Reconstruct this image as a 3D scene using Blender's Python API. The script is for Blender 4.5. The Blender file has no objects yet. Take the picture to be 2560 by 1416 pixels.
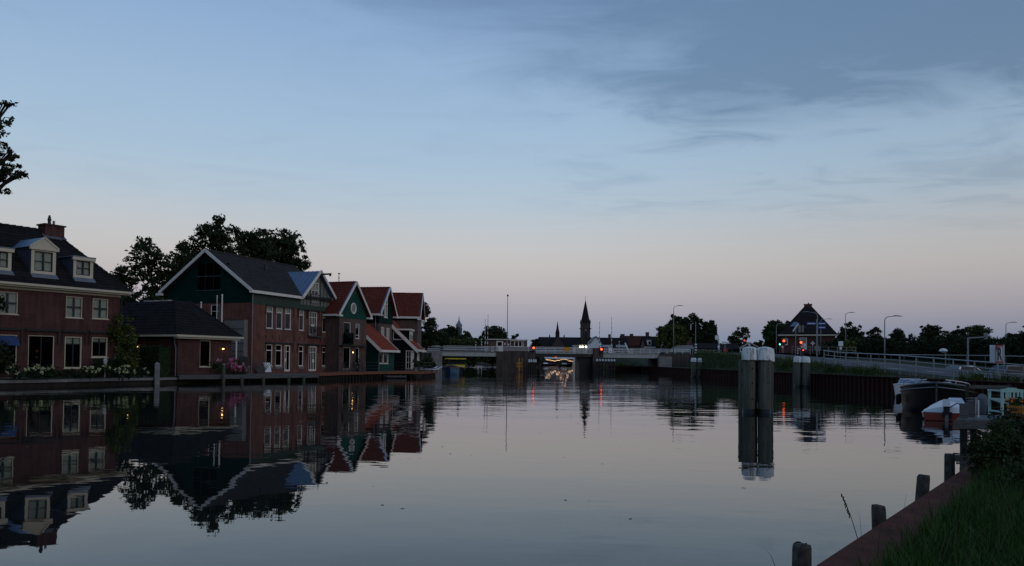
import bpy, bmesh, math, random
import numpy as np
from mathutils import Vector, Matrix

RND = random.Random(11)
NR = np.random.default_rng(11)
S = bpy.context.scene
COL = S.collection

# ------------------------------------------------------------------ camera
EYE = Vector((0, 0, 1.9)); FPX = 1961.0; PITCH = math.atan(49 / FPX); ROLL = 0.0105
_f = Vector((0, math.cos(PITCH), math.sin(PITCH))); _u0 = Vector((0, -math.sin(PITCH), math.cos(PITCH))); _r0 = Vector((1, 0, 0))
_r = _r0 * math.cos(ROLL) + _u0 * math.sin(ROLL); _u = -_r0 * math.sin(ROLL) + _u0 * math.cos(ROLL)
cam = bpy.data.cameras.new('camera'); camo = bpy.data.objects.new('camera', cam); COL.objects.link(camo)
camo.matrix_world = Matrix(((_r.x, _u.x, -_f.x, EYE.x), (_r.y, _u.y, -_f.y, EYE.y), (_r.z, _u.z, -_f.z, EYE.z), (0, 0, 0, 1)))
cam.sensor_width = 36; cam.lens = FPX / 2560 * 36; cam.shift_y = 145 / 2560; cam.clip_start = 0.1; cam.clip_end = 6000
S.camera = camo


def at(px, py, D):
    """world point at distance D (metres along +Y) behind a point of the photograph"""
    d = _f + _r * ((px - 1280) / FPX) + _u * ((853 - py) / FPX)
    return EYE + d * (D / d.y)


def lin(r, g, b):
    f = lambda c: (c / 255 / 12.92) if c / 255 <= 0.04045 else ((c / 255 + 0.055) / 1.055) ** 2.4
    return (f(r), f(g), f(b))


# ------------------------------------------------------------------ world: dusk sky, sun just below the horizon behind the camera
W = bpy.data.worlds.new('World'); S.world = W; W.use_nodes = True
nt = W.node_tree; nt.nodes.clear()


def N(t, **k):
    n = nt.nodes.new(t)
    for a, b in k.items():
        setattr(n, a, b)
    return n


def M(op, a, b=None, c=None, clamp=False):
    n = N('ShaderNodeMath', operation=op); n.use_clamp = clamp
    for i, x in enumerate((a, b, c)):
        if x is None: continue
        if isinstance(x, (int, float)): n.inputs[i].default_value = x
        else: nt.links.new(x, n.inputs[i])
    return n.outputs[0]


tc = N('ShaderNodeTexCoord'); sep = N('ShaderNodeSeparateXYZ'); nt.links.new(tc.outputs['Generated'], sep.inputs[0])
dx, dy, dz = sep.outputs
ramp = N('ShaderNodeValToRGB'); ramp.color_ramp.interpolation = 'B_SPLINE'
stops = [(0.0, (118, 134, 160)), (0.03, (135, 146, 168)), (0.055, (163, 161, 174)), (0.085, (186, 180, 184)), (0.115, (198, 193, 191)), (0.15, (197, 199, 201)),
         (0.19, (183, 199, 212)), (0.24, (170, 195, 217)), (0.30, (160, 188, 216)), (0.36, (149, 179, 213)), (0.42, (139, 170, 208)), (0.6, (112, 146, 190)), (1.0, (88, 122, 170))]
cr = ramp.color_ramp
while len(cr.elements) < len(stops): cr.elements.new(0.5)
for e, (p, c) in zip(cr.elements, stops): e.position = p; e.color = (*lin(*c), 1)
nt.links.new(M('MAXIMUM', dz, 0.0), ramp.inputs[0])
# a thin altostratus sheet: coordinates on a cloud plane high above
inv = M('DIVIDE', 1.0, M('MAXIMUM', dz, 0.04))
cx, cy = M('MULTIPLY', dx, inv), M('MULTIPLY', dy, inv)
comb = N('ShaderNodeCombineXYZ'); nt.links.new(cx, comb.inputs[0]); nt.links.new(cy, comb.inputs[1])


def noise(scale, detail, sx=1.0, sy=1.0, rough=0.55, off=(0, 0, 0), rot=0.0, dist=0.0):
    mp = N('ShaderNodeMapping'); nt.links.new(comb.outputs[0], mp.inputs[0])
    mp.inputs['Scale'].default_value = (sx, sy, 1); mp.inputs['Location'].default_value = off; mp.inputs['Rotation'].default_value = (0, 0, rot)
    n = N('ShaderNodeTexNoise'); n.inputs['Scale'].default_value = scale; n.inputs['Detail'].default_value = detail
    n.inputs['Roughness'].default_value = rough; n.inputs['Distortion'].default_value = dist
    nt.links.new(mp.outputs[0], n.inputs[0]); return n.outputs[0]


def smooth(x, a, b):
    n = N('ShaderNodeMapRange', interpolation_type='SMOOTHSTEP'); nt.links.new(x, n.inputs[0])
    n.inputs[1].default_value = a; n.inputs[2].default_value = b; n.inputs[3].default_value = 0; n.inputs[4].default_value = 1
    return n.outputs[0]


n1 = noise(1.3, 5, 0.8, 1.5, off=(3.1, 1.7, 0)); n2 = noise(2.2, 7, 0.8, 1.15, 0.58, off=(7.3, 2.2, 0), rot=-0.35, dist=0.8); n3 = noise(0.7, 3, off=(1, 5, 0))
e1 = M('SUBTRACT', M('MULTIPLY_ADD', cx, 1.05, 2.75), cy); e2 = M('SUBTRACT', M('MULTIPLY_ADD', cx, -0.55, 4.05), cy)
edge = M('ADD', M('MINIMUM', e1, e2), M('MULTIPLY', M('SUBTRACT', n2, 0.5), 1.1))
sheet = M('MULTIPLY', smooth(edge, -0.3, 1.0), smooth(M('ADD', n1, M('MULTIPLY', n2, 0.30)), 0.18, 0.62))
wisp = M('MULTIPLY', smooth(M('ADD', n2, M('MULTIPLY', n3, 0.45)), 0.66, 0.96), smooth(M('SUBTRACT', 6.5, cy), 0.0, 2.5))
wisp = M('MULTIPLY', wisp, M('MULTIPLY_ADD', smooth(cx, -0.2, 0.9), 0.75, 0.25))
cloud = M('MINIMUM', M('ADD', M('MULTIPLY', sheet, 0.64), M('MULTIPLY', wisp, 0.24)), 0.64)
mixc = N('ShaderNodeMix', data_type='RGBA'); nt.links.new(cloud, mixc.inputs[0]); nt.links.new(ramp.outputs[0], mixc.inputs[6])
mixc.inputs[7].default_value = (*lin(88, 118, 152), 1)
# the sky dims gently towards the side away from the afterglow
dim = M('SUBTRACT', 1.0, M('MULTIPLY', smooth(dx, -0.05, 0.62), 0.16))
vm = N('ShaderNodeVectorMath', operation='SCALE'); nt.links.new(mixc.outputs[2], vm.inputs[0]); nt.links.new(dim, vm.inputs['Scale'])
nish = N('ShaderNodeTexSky', sky_type='NISHITA'); nish.sun_disc = False; nish.sun_elevation = math.radians(-1.5); nish.sun_rotation = math.radians(140)
nish.air_density = 1.0; nish.dust_density = 1.5; nish.ozone_density = 2.0
bg1 = N('ShaderNodeBackground'); nt.links.new(vm.outputs[0], bg1.inputs[0]); bg1.inputs[1].default_value = 0.97
bg2 = N('ShaderNodeBackground'); nt.links.new(nish.outputs[0], bg2.inputs[0]); bg2.inputs[1].default_value = 0.02
add = N('ShaderNodeAddShader'); nt.links.new(bg1.outputs[0], add.inputs[0]); nt.links.new(bg2.outputs[0], add.inputs[1])
out = N('ShaderNodeOutputWorld'); nt.links.new(add.outputs[0], out.inputs[0])
# the last glow of the set sun, low behind the camera to the right
sl = bpy.data.lights.new('sun', 'SUN'); sl.energy = 0.5; sl.angle = math.radians(60); sl.color = (1, 0.86, 0.78)
so = bpy.data.objects.new('sun', sl); COL.objects.link(so)
so.rotation_euler = Vector((-0.75, 0.62, -0.28)).to_track_quat('-Z', 'Y').to_euler()

S.view_settings.view_transform = 'Standard'; S.view_settings.look = 'None'; S.view_settings.exposure = 0.0; S.view_settings.gamma = 1.0
S.view_settings.use_curve_mapping = False
S.render.engine = 'CYCLES'; S.cycles.use_denoising = True; S.cycles.max_bounces = 6; S.cycles.transparent_max_bounces = 12
S.cycles.sample_clamp_indirect = 4.0

# ------------------------------------------------------------------ materials
MATS = {}


def mat(name, col, rough=0.7, spec=0.3, metal=0.0, var=0.25, scale=3.0, col2=None, bump=0.0, bscale=30.0, stretch=(1, 1, 1), coords='Object', emit=None, estr=0.0, island=False):
    m = bpy.data.materials.new(name); m.use_nodes = True; t = m.node_tree; p = t.nodes['Principled BSDF']
    p.inputs['Roughness'].default_value = rough; p.inputs['Metallic'].default_value = metal; p.inputs['Specular IOR Level'].default_value = spec
    L = t.links.new
    tcn = t.nodes.new('ShaderNodeTexCoord'); mp = t.nodes.new('ShaderNodeMapping'); mp.inputs['Scale'].default_value = stretch; L(tcn.outputs[coords], mp.inputs[0])
    n = t.nodes.new('ShaderNodeTexNoise'); n.inputs['Scale'].default_value = scale; n.inputs['Detail'].default_value = 6; n.inputs['Roughness'].default_value = 0.65; L(mp.outputs[0], n.inputs[0])
    r = t.nodes.new('ShaderNodeValToRGB'); r.color_ramp.elements[0].position = 0.3; r.color_ramp.elements[1].position = 0.7
    c2 = col2 or tuple(c * (1 + var) for c in col); c1 = col if col2 else tuple(c * (1 - var) for c in col)
    r.color_ramp.elements[0].color = (*c1, 1); r.color_ramp.elements[1].color = (*c2, 1)
    if island:
        g = t.nodes.new('ShaderNodeNewGeometry'); mx = t.nodes.new('ShaderNodeMath'); mx.operation = 'MULTIPLY_ADD'
        L(g.outputs['Random Per Island'], mx.inputs[0]); mx.inputs[1].default_value = 0.55; hm = t.nodes.new('ShaderNodeMath'); hm.operation = 'MULTIPLY'
        L(n.outputs[0], hm.inputs[0]); hm.inputs[1].default_value = 0.45; L(hm.outputs[0], mx.inputs[2]); L(mx.outputs[0], r.inputs[0])
    else:
        L(n.outputs[0], r.inputs[0])
    L(r.outputs[0], p.inputs['Base Color'])
    if bump:
        n2 = t.nodes.new('ShaderNodeTexNoise'); n2.inputs['Scale'].default_value = bscale; n2.inputs['Detail'].default_value = 4; L(mp.outputs[0], n2.inputs[0])
        b = t.nodes.new('ShaderNodeBump'); b.inputs['Strength'].default_value = bump; b.inputs['Distance'].default_value = 0.02; L(n2.outputs[0], b.inputs['Height']); L(b.outputs[0], p.inputs['Normal'])
    if emit:
        p.inputs['Emission Color'].default_value = (*emit, 1); p.inputs['Emission Strength'].default_value = estr
    MATS[name] = m
    return m


def brick_mat(name, c1, c2, mortar):
    m = bpy.data.materials.new(name); m.use_nodes = True; t = m.node_tree; p = t.nodes['Principled BSDF']; L = t.links.new
    p.inputs['Roughness'].default_value = 0.85; p.inputs['Specular IOR Level'].default_value = 0.2
    tcn = t.nodes.new('ShaderNodeTexCoord'); b = t.nodes.new('ShaderNodeTexBrick'); L(tcn.outputs['UV'], b.inputs[0])
    b.inputs['Scale'].default_value = 1.0; b.inputs['Brick Width'].default_value = 0.22; b.inputs['Row Height'].default_value = 0.066; b.inputs['Mortar Size'].default_value = 0.006
    b.inputs['Color1'].default_value = (*c1, 1); b.inputs['Color2'].default_value = (*c2, 1); b.inputs['Mortar'].default_value = (*mortar, 1)
    n = t.nodes.new('ShaderNodeTexNoise'); n.inputs['Scale'].default_value = 0.9; n.inputs['Detail'].default_value = 7; L(tcn.outputs['UV'], n.inputs[0])
    mp = t.nodes.new('ShaderNodeMapping'); mp.inputs['Scale'].default_value = (2.2, 0.25, 1); L(tcn.outputs['UV'], mp.inputs[0])
    n2 = t.nodes.new('ShaderNodeTexNoise'); n2.inputs['Scale'].default_value = 1.6; n2.inputs['Detail'].default_value = 5; L(mp.outputs[0], n2.inputs[0])
    ad = t.nodes.new('ShaderNodeMath'); ad.operation = 'ADD'; L(n.outputs[0], ad.inputs[0]); L(n2.outputs[0], ad.inputs[1])
    mr = t.nodes.new('ShaderNodeMapRange'); mr.inputs[1].default_value = 0.7; mr.inputs[2].default_value = 1.35; mr.inputs[3].default_value = 0.55; mr.inputs[4].default_value = 1.35; L(ad.outputs[0], mr.inputs[0])
    mx = t.nodes.new('ShaderNodeMix'); mx.data_type = 'RGBA'; mx.blend_type = 'MULTIPLY'; mx.inputs[0].default_value = 1; L(b.outputs[0], mx.inputs[6]); L(mr.outputs[0], mx.inputs[7])
    L(mx.outputs[2], p.inputs['Base Color'])
    bu = t.nodes.new('ShaderNodeBump'); bu.inputs['Distance'].default_value = 0.01; bu.inputs['Strength'].default_value = 0.5; bu.invert = True; L(b.outputs['Fac'], bu.inputs['Height']); L(bu.outputs[0], p.inputs['Normal'])
    MATS[name] = m; return m


def glass_mat(name, tint, ior=1.5):
    m = bpy.data.materials.new(name); m.use_nodes = True; t = m.node_tree; t.nodes.clear(); L = t.links.new
    tr = t.nodes.new('ShaderNodeBsdfTransparent'); tr.inputs[0].default_value = (*tint, 1); gl = t.nodes.new('ShaderNodeBsdfGlossy'); gl.inputs['Roughness'].default_value = 0.03; gl.inputs[0].default_value = (0.95, 0.95, 0.95, 1)
    tcn = t.nodes.new('ShaderNodeTexCoord'); n = t.nodes.new('ShaderNodeTexNoise'); n.inputs['Scale'].default_value = 1.2; L(tcn.outputs['Object'], n.inputs[0])
    b = t.nodes.new('ShaderNodeBump'); b.inputs['Strength'].default_value = 0.25; b.inputs['Distance'].default_value = 0.03; L(n.outputs[0], b.inputs['Height']); L(b.outputs[0], gl.inputs['Normal'])
    mx = t.nodes.new('ShaderNodeMixShader'); ge = t.nodes.new('ShaderNodeNewGeometry'); dt = t.nodes.new('ShaderNodeVectorMath'); dt.operation = 'DOT_PRODUCT'; L(ge.outputs['Normal'], dt.inputs[0]); L(ge.outputs['Incoming'], dt.inputs[1])
    def mth(op, x, y):
        q = t.nodes.new('ShaderNodeMath'); q.operation = op; q.use_clamp = True
        for i, w in enumerate((x, y)):
            if w is None: continue
            if isinstance(w, (int, float)): q.inputs[i].default_value = w
            else: L(w, q.inputs[i])
        return q
    ab = mth('ABSOLUTE', dt.outputs['Value'], None); om_ = mth('SUBTRACT', 1.0, ab.outputs[0]); pw = mth('POWER', om_.outputs[0], 5.0); f1 = mth('MULTIPLY', pw.outputs[0], 0.95); md = mth('ADD', f1.outputs[0], 0.022)
    L(md.outputs[0], mx.inputs[0]); L(tr.outputs[0], mx.inputs[1]); L(gl.outputs[0], mx.inputs[2])
    o = t.nodes.new('ShaderNodeOutputMaterial'); L(mx.outputs[0], o.inputs[0]); MATS[name] = m; return m


def water_mat():
    m = bpy.data.materials.new('canal_water'); m.use_nodes = True; t = m.node_tree; p = t.nodes['Principled BSDF']; L = t.links.new
    p.inputs['Base Color'].default_value = (0.010, 0.013, 0.012, 1); p.inputs['Roughness'].default_value = 0.012; p.inputs['IOR'].default_value = 1.33
    tcn = t.nodes.new('ShaderNodeTexCoord')
    def nz(sc, st, det, rot=0):
        mp = t.nodes.new('ShaderNodeMapping'); mp.inputs['Scale'].default_value = st; mp.inputs['Rotation'].default_value = (0, 0, rot); L(tcn.outputs['Object'], mp.inputs[0])
        n = t.nodes.new('ShaderNodeTexNoise'); n.inputs['Scale'].default_value = sc; n.inputs['Detail'].default_value = det; L(mp.outputs[0], n.inputs[0]); return n.outputs[0]
    a = nz(1.4, (0.55, 1.0, 1), 2.5, 0.25); b = nz(0.35, (0.5, 1.0, 1), 1.5, -0.2); c = nz(0.045, (0.6, 1.0, 1), 3)
    def mm(op, x, y, z=None):
        n = t.nodes.new('ShaderNodeMath'); n.operation = op
        for i, q in enumerate((x, y, z)):
            if q is None: continue
            if isinstance(q, (int, float)): n.inputs[i].default_value = q
            else: L(q, n.inputs[i])
        return n.outputs[0]
    mr = t.nodes.new('ShaderNodeMapRange'); mr.inputs[1].default_value = 0.35; mr.inputs[2].default_value = 0.65; mr.inputs[3].default_value = 0.2; mr.inputs[4].default_value = 1.6; L(c, mr.inputs[0])
    # the far reach of the canal is stirred by a light breeze, the near water lies calm
    sp = t.nodes.new('ShaderNodeSeparateXYZ'); L(tcn.outputs['Object'], sp.inputs[0])
    far = t.nodes.new('ShaderNodeMapRange'); far.inputs[1].default_value = 15; far.inputs[2].default_value = 70; far.inputs[3].default_value = 0.45; far.inputs[4].default_value = 1.5; L(sp.outputs[1], far.inputs[0])
    h = mm('MULTIPLY', mm('MULTIPLY', mm('MULTIPLY_ADD', b, 2.2, a), mr.outputs[0]), far.outputs[0])
    bu = t.nodes.new('ShaderNodeBump'); bu.inputs['Strength'].default_value = 1.0; bu.inputs['Distance'].default_value = 0.0105; L(h, bu.inputs['Height']); L(bu.outputs[0], p.inputs['Normal'])
    MATS['water'] = m; return m


water_mat()
brick_mat('brick_red', (0.215, 0.074, 0.052), (0.150, 0.054, 0.042), (0.15, 0.125, 0.11))
brick_mat('brick_left', (0.112, 0.040, 0.036), (0.082, 0.033, 0.030), (0.085, 0.07, 0.062))
brick_mat('brick_brown', (0.135, 0.080, 0.066), (0.105, 0.064, 0.054), (0.14, 0.12, 0.105))
brick_mat('brick_dark', (0.070, 0.050, 0.045), (0.050, 0.038, 0.036), (0.07, 0.062, 0.058))
mat('tile_dark', (0.023, 0.021, 0.022), 0.85, 0.04, var=0.35, scale=2.0)
mat('tile_grey', (0.047, 0.044, 0.043), 0.85, 0.04, var=0.25, scale=2.0)
mat('tile_red', (0.135, 0.033, 0.022), 0.8, 0.06, var=0.35, scale=2.5)
mat('tile_brown', (0.075, 0.030, 0.024), 0.85, 0.04, var=0.3, scale=2)
mat('tile_bright', (0.25, 0.058, 0.034), 0.8, 0.06, var=0.3, scale=2.5)
mat('white_paint', (0.78, 0.73, 0.65), 0.5, 0.3, var=0.07, scale=2)
mat('grey_white', (0.43, 0.41, 0.38), 0.6, 0.3, var=0.1, scale=2)
mat('cream_paint', (0.58, 0.52, 0.39), 0.55, 0.3, var=0.08, scale=2)
mat('green_paint', (0.014, 0.066, 0.052), 0.7, 0.1, var=0.2, scale=1.5)
mat('green_dark', (0.005, 0.026, 0.021), 0.75, 0.06, var=0.2, scale=1.5)
mat('green_grey', (0.055, 0.078, 0.062), 0.7, 0.1, var=0.2, scale=1.5)
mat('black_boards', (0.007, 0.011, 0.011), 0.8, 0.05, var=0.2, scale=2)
mat('grey_boards', (0.19, 0.19, 0.175), 0.75, 0.2, var=0.2, scale=3)
mat('zinc', (0.13, 0.20, 0.31), 0.45, 0.4, metal=0.3, var=0.15, scale=1.5)
mat('lead', (0.18, 0.20, 0.23), 0.55, 0.3, metal=0.2, var=0.2, scale=3)
mat('lead_dark', (0.06, 0.075, 0.10), 0.6, 0.3, var=0.15, scale=3)
mat('dark_metal', (0.012, 0.014, 0.014), 0.5, 0.4, var=0.2)
mat('grey_metal', (0.17, 0.18, 0.19), 0.45, 0.4, metal=0.5, var=0.15)
mat('rail_metal', (0.24, 0.26, 0.28), 0.45, 0.4, metal=0.4, var=0.15)
mat('rail_white', (0.62, 0.64, 0.66), 0.5, 0.3, var=0.12)
mat('rail_blue', (0.05, 0.085, 0.11), 0.5, 0.3, var=0.15)
mat('frame_dark', (0.016, 0.020, 0.020), 0.5, 0.4, var=0.15)
mat('blind', (0.62, 0.62, 0.53), 0.9, 0.1, var=0.08, scale=4)
mat('curtain', (0.30, 0.30, 0.29), 0.9, 0.1, var=0.2, scale=6, stretch=(6, 6, 0.3))
mat('awning_blue', (0.035, 0.070, 0.17), 0.8, 0.2, var=0.15)
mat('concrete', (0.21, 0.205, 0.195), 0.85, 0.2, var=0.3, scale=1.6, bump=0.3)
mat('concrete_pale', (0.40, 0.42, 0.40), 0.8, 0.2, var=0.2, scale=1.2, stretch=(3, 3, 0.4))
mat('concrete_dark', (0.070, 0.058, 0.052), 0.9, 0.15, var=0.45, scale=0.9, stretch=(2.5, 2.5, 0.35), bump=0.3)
mat('asphalt', (0.075, 0.078, 0.086), 0.85, 0.25, var=0.15, scale=2, bump=0.3, bscale=80)
mat('paving', (0.16, 0.145, 0.135), 0.85, 0.2, var=0.25, scale=2)
mat('wood_grey', (0.105, 0.105, 0.10), 0.8, 0.2, var=0.35, scale=3, stretch=(1, 1, 6), bump=0.4)
mat('wood_dark', (0.035, 0.031, 0.027), 0.85, 0.2, var=0.4, scale=3)
mat('wood_pile', (0.048, 0.052, 0.034), 0.9, 0.12, scale=2.4, stretch=(6, 6, 0.4), col2=(0.135, 0.135, 0.112), bump=0.9, bscale=7)
mat('wood_wet', (0.010, 0.011, 0.009), 0.4, 0.4, var=0.3)
mat('wood_brown', (0.21, 0.080, 0.045), 0.75, 0.2, var=0.3, scale=2, stretch=(1, 4, 1))
mat('wood_planks', (0.13, 0.135, 0.145), 0.8, 0.2, var=0.3, scale=5, stretch=(1, 0.15, 1), bump=0.3)
mat('pile_cap', (0.50, 0.56, 0.58), 0.55, 0.3, var=0.0, scale=6, stretch=(5, 5, 0.7), col2=(0.60, 0.66, 0.68))
mat('rust', (0.098, 0.027, 0.015), 0.85, 0.2, var=0.45, scale=3, bump=0.4)
mat('rust_dark', (0.034, 0.012, 0.010), 0.9, 0.15, var=0.45, scale=1.5, stretch=(2, 2, 0.4), bump=0.3)
mat('post_wood', (0.020, 0.016, 0.013), 0.9, 0.1, scale=16, col2=(0.115, 0.105, 0.095), stretch=(1, 1, 0.5), bump=0.8, bscale=25)
mat('soil', (0.045, 0.05, 0.03), 0.95, 0.1, var=0.4, scale=1.5, bump=0.5)
mat('ground', (0.045, 0.055, 0.03), 0.95, 0.1, var=0.4, scale=0.4, bump=0.4)
mat('gravel', (0.20, 0.205, 0.22), 0.9, 0.2, var=0.5, scale=40, bump=0.8, bscale=60)
mat('leaf_dark', (0.016, 0.024, 0.010), 0.7, 0.15, scale=0.6, col2=(0.042, 0.058, 0.024), island=True)
mat('leaf_mid', (0.022, 0.036, 0.010), 0.7, 0.15, scale=0.6, col2=(0.060, 0.085, 0.028), island=True)
mat('leaf_olive', (0.040, 0.055, 0.014), 0.7, 0.1, scale=0.6, col2=(0.105, 0.125, 0.034), island=True)
mat('leaf_hedge', (0.010, 0.020, 0.009), 0.7, 0.15, scale=1.5, col2=(0.030, 0.050, 0.020), island=True)
mat('grass', (0.018, 0.050, 0.009), 0.7, 0.08, scale=1.2, col2=(0.052, 0.115, 0.022), island=True)
mat('grass_dry', (0.030, 0.046, 0.016), 0.8, 0.1, scale=1.2, col2=(0.075, 0.085, 0.036), island=True)
mat('grass_bank', (0.040, 0.060, 0.016), 0.7, 0.15, scale=0.6, col2=(0.085, 0.115, 0.034), island=True)
mat('leaf_float', (0.03, 0.035, 0.03), 0.6, 0.3, scale=2, col2=(0.16, 0.16, 0.13), island=True)
mat('bark', (0.040, 0.036, 0.028), 0.9, 0.1, var=0.4, scale=6, stretch=(1, 1, 0.2), bump=0.5)
mat('petal_white', (0.58, 0.62, 0.26), 0.8, 0.1, scale=3, col2=(0.74, 0.74, 0.48), island=True)
mat('petal_pink', (0.55, 0.055, 0.17), 0.8, 0.1, scale=3, col2=(0.72, 0.16, 0.32), island=True)
mat('petal_pale', (0.60, 0.30, 0.42), 0.8, 0.1, scale=3, col2=(0.75, 0.45, 0.55), island=True)
mat('petal_orange', (0.65, 0.09, 0.02), 0.8, 0.1, scale=3, col2=(0.85, 0.36, 0.03), island=True)
mat('petal_yellow', (0.60, 0.55, 0.04), 0.8, 0.1, var=0.1)
mat('terracotta', (0.46, 0.19, 0.035), 0.6, 0.3, var=0.12)
mat('mint', (0.36, 0.58, 0.52), 0.5, 0.3, var=0.07)
mat('hull_black', (0.004, 0.005, 0.007), 0.45, 0.12, var=0.2)
mat('hull_grey', (0.075, 0.085, 0.10), 0.4, 0.4, var=0.1)
mat('hull_white', (0.70, 0.72, 0.74), 0.35, 0.5, var=0.05)
mat('hull_red', (0.25, 0.045, 0.028), 0.4, 0.4, var=0.15)
mat('hull_blue', (0.055, 0.13, 0.23), 0.4, 0.4, var=0.15)
mat('tarp_dark', (0.018, 0.022, 0.032), 0.8, 0.2, var=0.2)
mat('tarp_grey', (0.13, 0.14, 0.17), 0.85, 0.2, var=0.3, scale=12, bump=0.6, bscale=14)
mat('tarp_white', (0.52, 0.56, 0.62), 0.7, 0.2, var=0.06)
mat('canopy_yellow', (0.62, 0.48, 0.03), 0.6, 0.3, var=0.15)
mat('sign_blue', (0.020, 0.060, 0.22), 0.5, 0.3, var=0.1)
mat('sign_red', (0.45, 0.03, 0.03), 0.5, 0.3, var=0.1)
mat('sign_white', (0.74, 0.76, 0.78), 0.5, 0.3, var=0.04)
mat('sign_orange', (0.62, 0.27, 0.015), 0.5, 0.3, var=0.08)
mat('gauge_paint', (0.70, 0.27, 0.02), 0.6, 0.3, var=0.2, scale=8)
mat('boom_red', (0.32, 0.035, 0.03), 0.5, 0.3, var=0.1)
mat('black_paint', (0.012, 0.012, 0.013), 0.5, 0.3, var=0.1)
mat('rubber', (0.012, 0.012, 0.012), 0.9, 0.1, var=0.2)
mat('car_blue', (0.06, 0.09, 0.13), 0.25, 0.6, metal=0.4, var=0.05)
mat('car_dark', (0.018, 0.02, 0.025), 0.25, 0.6, metal=0.3, var=0.05)
mat('car_silver', (0.35, 0.38, 0.41), 0.3, 0.6, metal=0.5, var=0.05)
mat('cloth_dark', (0.014, 0.016, 0.022), 0.9, 0.1, var=0.2)
mat('skin', (0.42, 0.26, 0.19), 0.6, 0.3, var=0.05)
mat('signal_red', (0.5, 0.03, 0.02), emit=(1, 0.065, 0.02), estr=6.0)
mat('signal_orange', (0.5, 0.1, 0.02), emit=(1, 0.065, 0.02), estr=5.0)
mat('signal_dim', (0.3, 0.02, 0.02), emit=(1, 0.06, 0.04), estr=1.0)
mat('signal_green', (0.05, 0.4, 0.15), emit=(0.10, 1, 0.45), estr=5.0)
mat('lamp_warm', (0.8, 0.6, 0.3), emit=(1, 0.58, 0.18), estr=7.0)
mat('lamp_white', (0.8, 0.8, 0.6), emit=(0.95, 1.0, 0.72), estr=5.0)
mat('bulb', (0.8, 0.6, 0.3), emit=(1, 0.62, 0.36), estr=4.0)
mat('ember', (0.6, 0.2, 0.1), emit=(1, 0.25, 0.08), estr=1.6)
glass_mat('glass', (0.80, 0.83, 0.82)); glass_mat('glass_dark', (0.10, 0.11, 0.115))

# ------------------------------------------------------------------ object and mesh helpers
ZB = {}


def link(o, parent=None):
    COL.objects.link(o)
    if parent: o.parent = parent
    return o


def tag(o, label, cat, group=None):
    o['label'] = label; o['category'] = cat
    if group: o['group'] = group
    return o


def thing(name, label, cat, loc=(0, 0, 0), rotz=0.0, group=None, absz=True):
    """an Empty at the thing's base; its parts are modelled in its frame with heights measured from the water"""
    o = bpy.data.objects.new(name, None); o.empty_display_size = 0.3; link(o)
    o.location = loc; o.rotation_euler = (0, 0, rotz); ZB[o.name] = loc[2] if absz else 0.0
    return tag(o, label, cat, group)


def root(o):
    while o.parent: o = o.parent
    return o


class Face:
    """a wall plane: a runs along it, o points out of it"""
    def __init__(s, p=(0, 0), a=(1, 0), n=(0, -1)):
        s.p = Vector((p[0], p[1], 0)); s.a = Vector((a[0], a[1], 0)); s.n = Vector((n[0], n[1], 0))

    def __call__(s, a, o, z): return s.p + s.a * a + s.n * o + Vector((0, 0, z))


FRONT = Face()


def clip_poly(poly, outline):
    """clip a polygon to a convex counter-clockwise outline"""
    res = list(poly); n = len(outline)
    for i in range(n):
        (x0, y0), (x1, y1) = outline[i], outline[(i + 1) % n]; inp = res; res = []
        d = lambda q: (x1 - x0) * (q[1] - y0) - (y1 - y0) * (q[0] - x0)
        for j in range(len(inp)):
            p, q = inp[j], inp[(j + 1) % len(inp)]; dp, dq = d(p), d(q)
            if dp >= -1e-9: res.append(p)
            if (dp > 1e-9 and dq < -1e-9) or (dp < -1e-9 and dq > 1e-9):
                k = dp / (dp - dq); res.append((p[0] + (q[0] - p[0]) * k, p[1] + (q[1] - p[1]) * k))
        if len(res) < 3: return []
    return res


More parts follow.
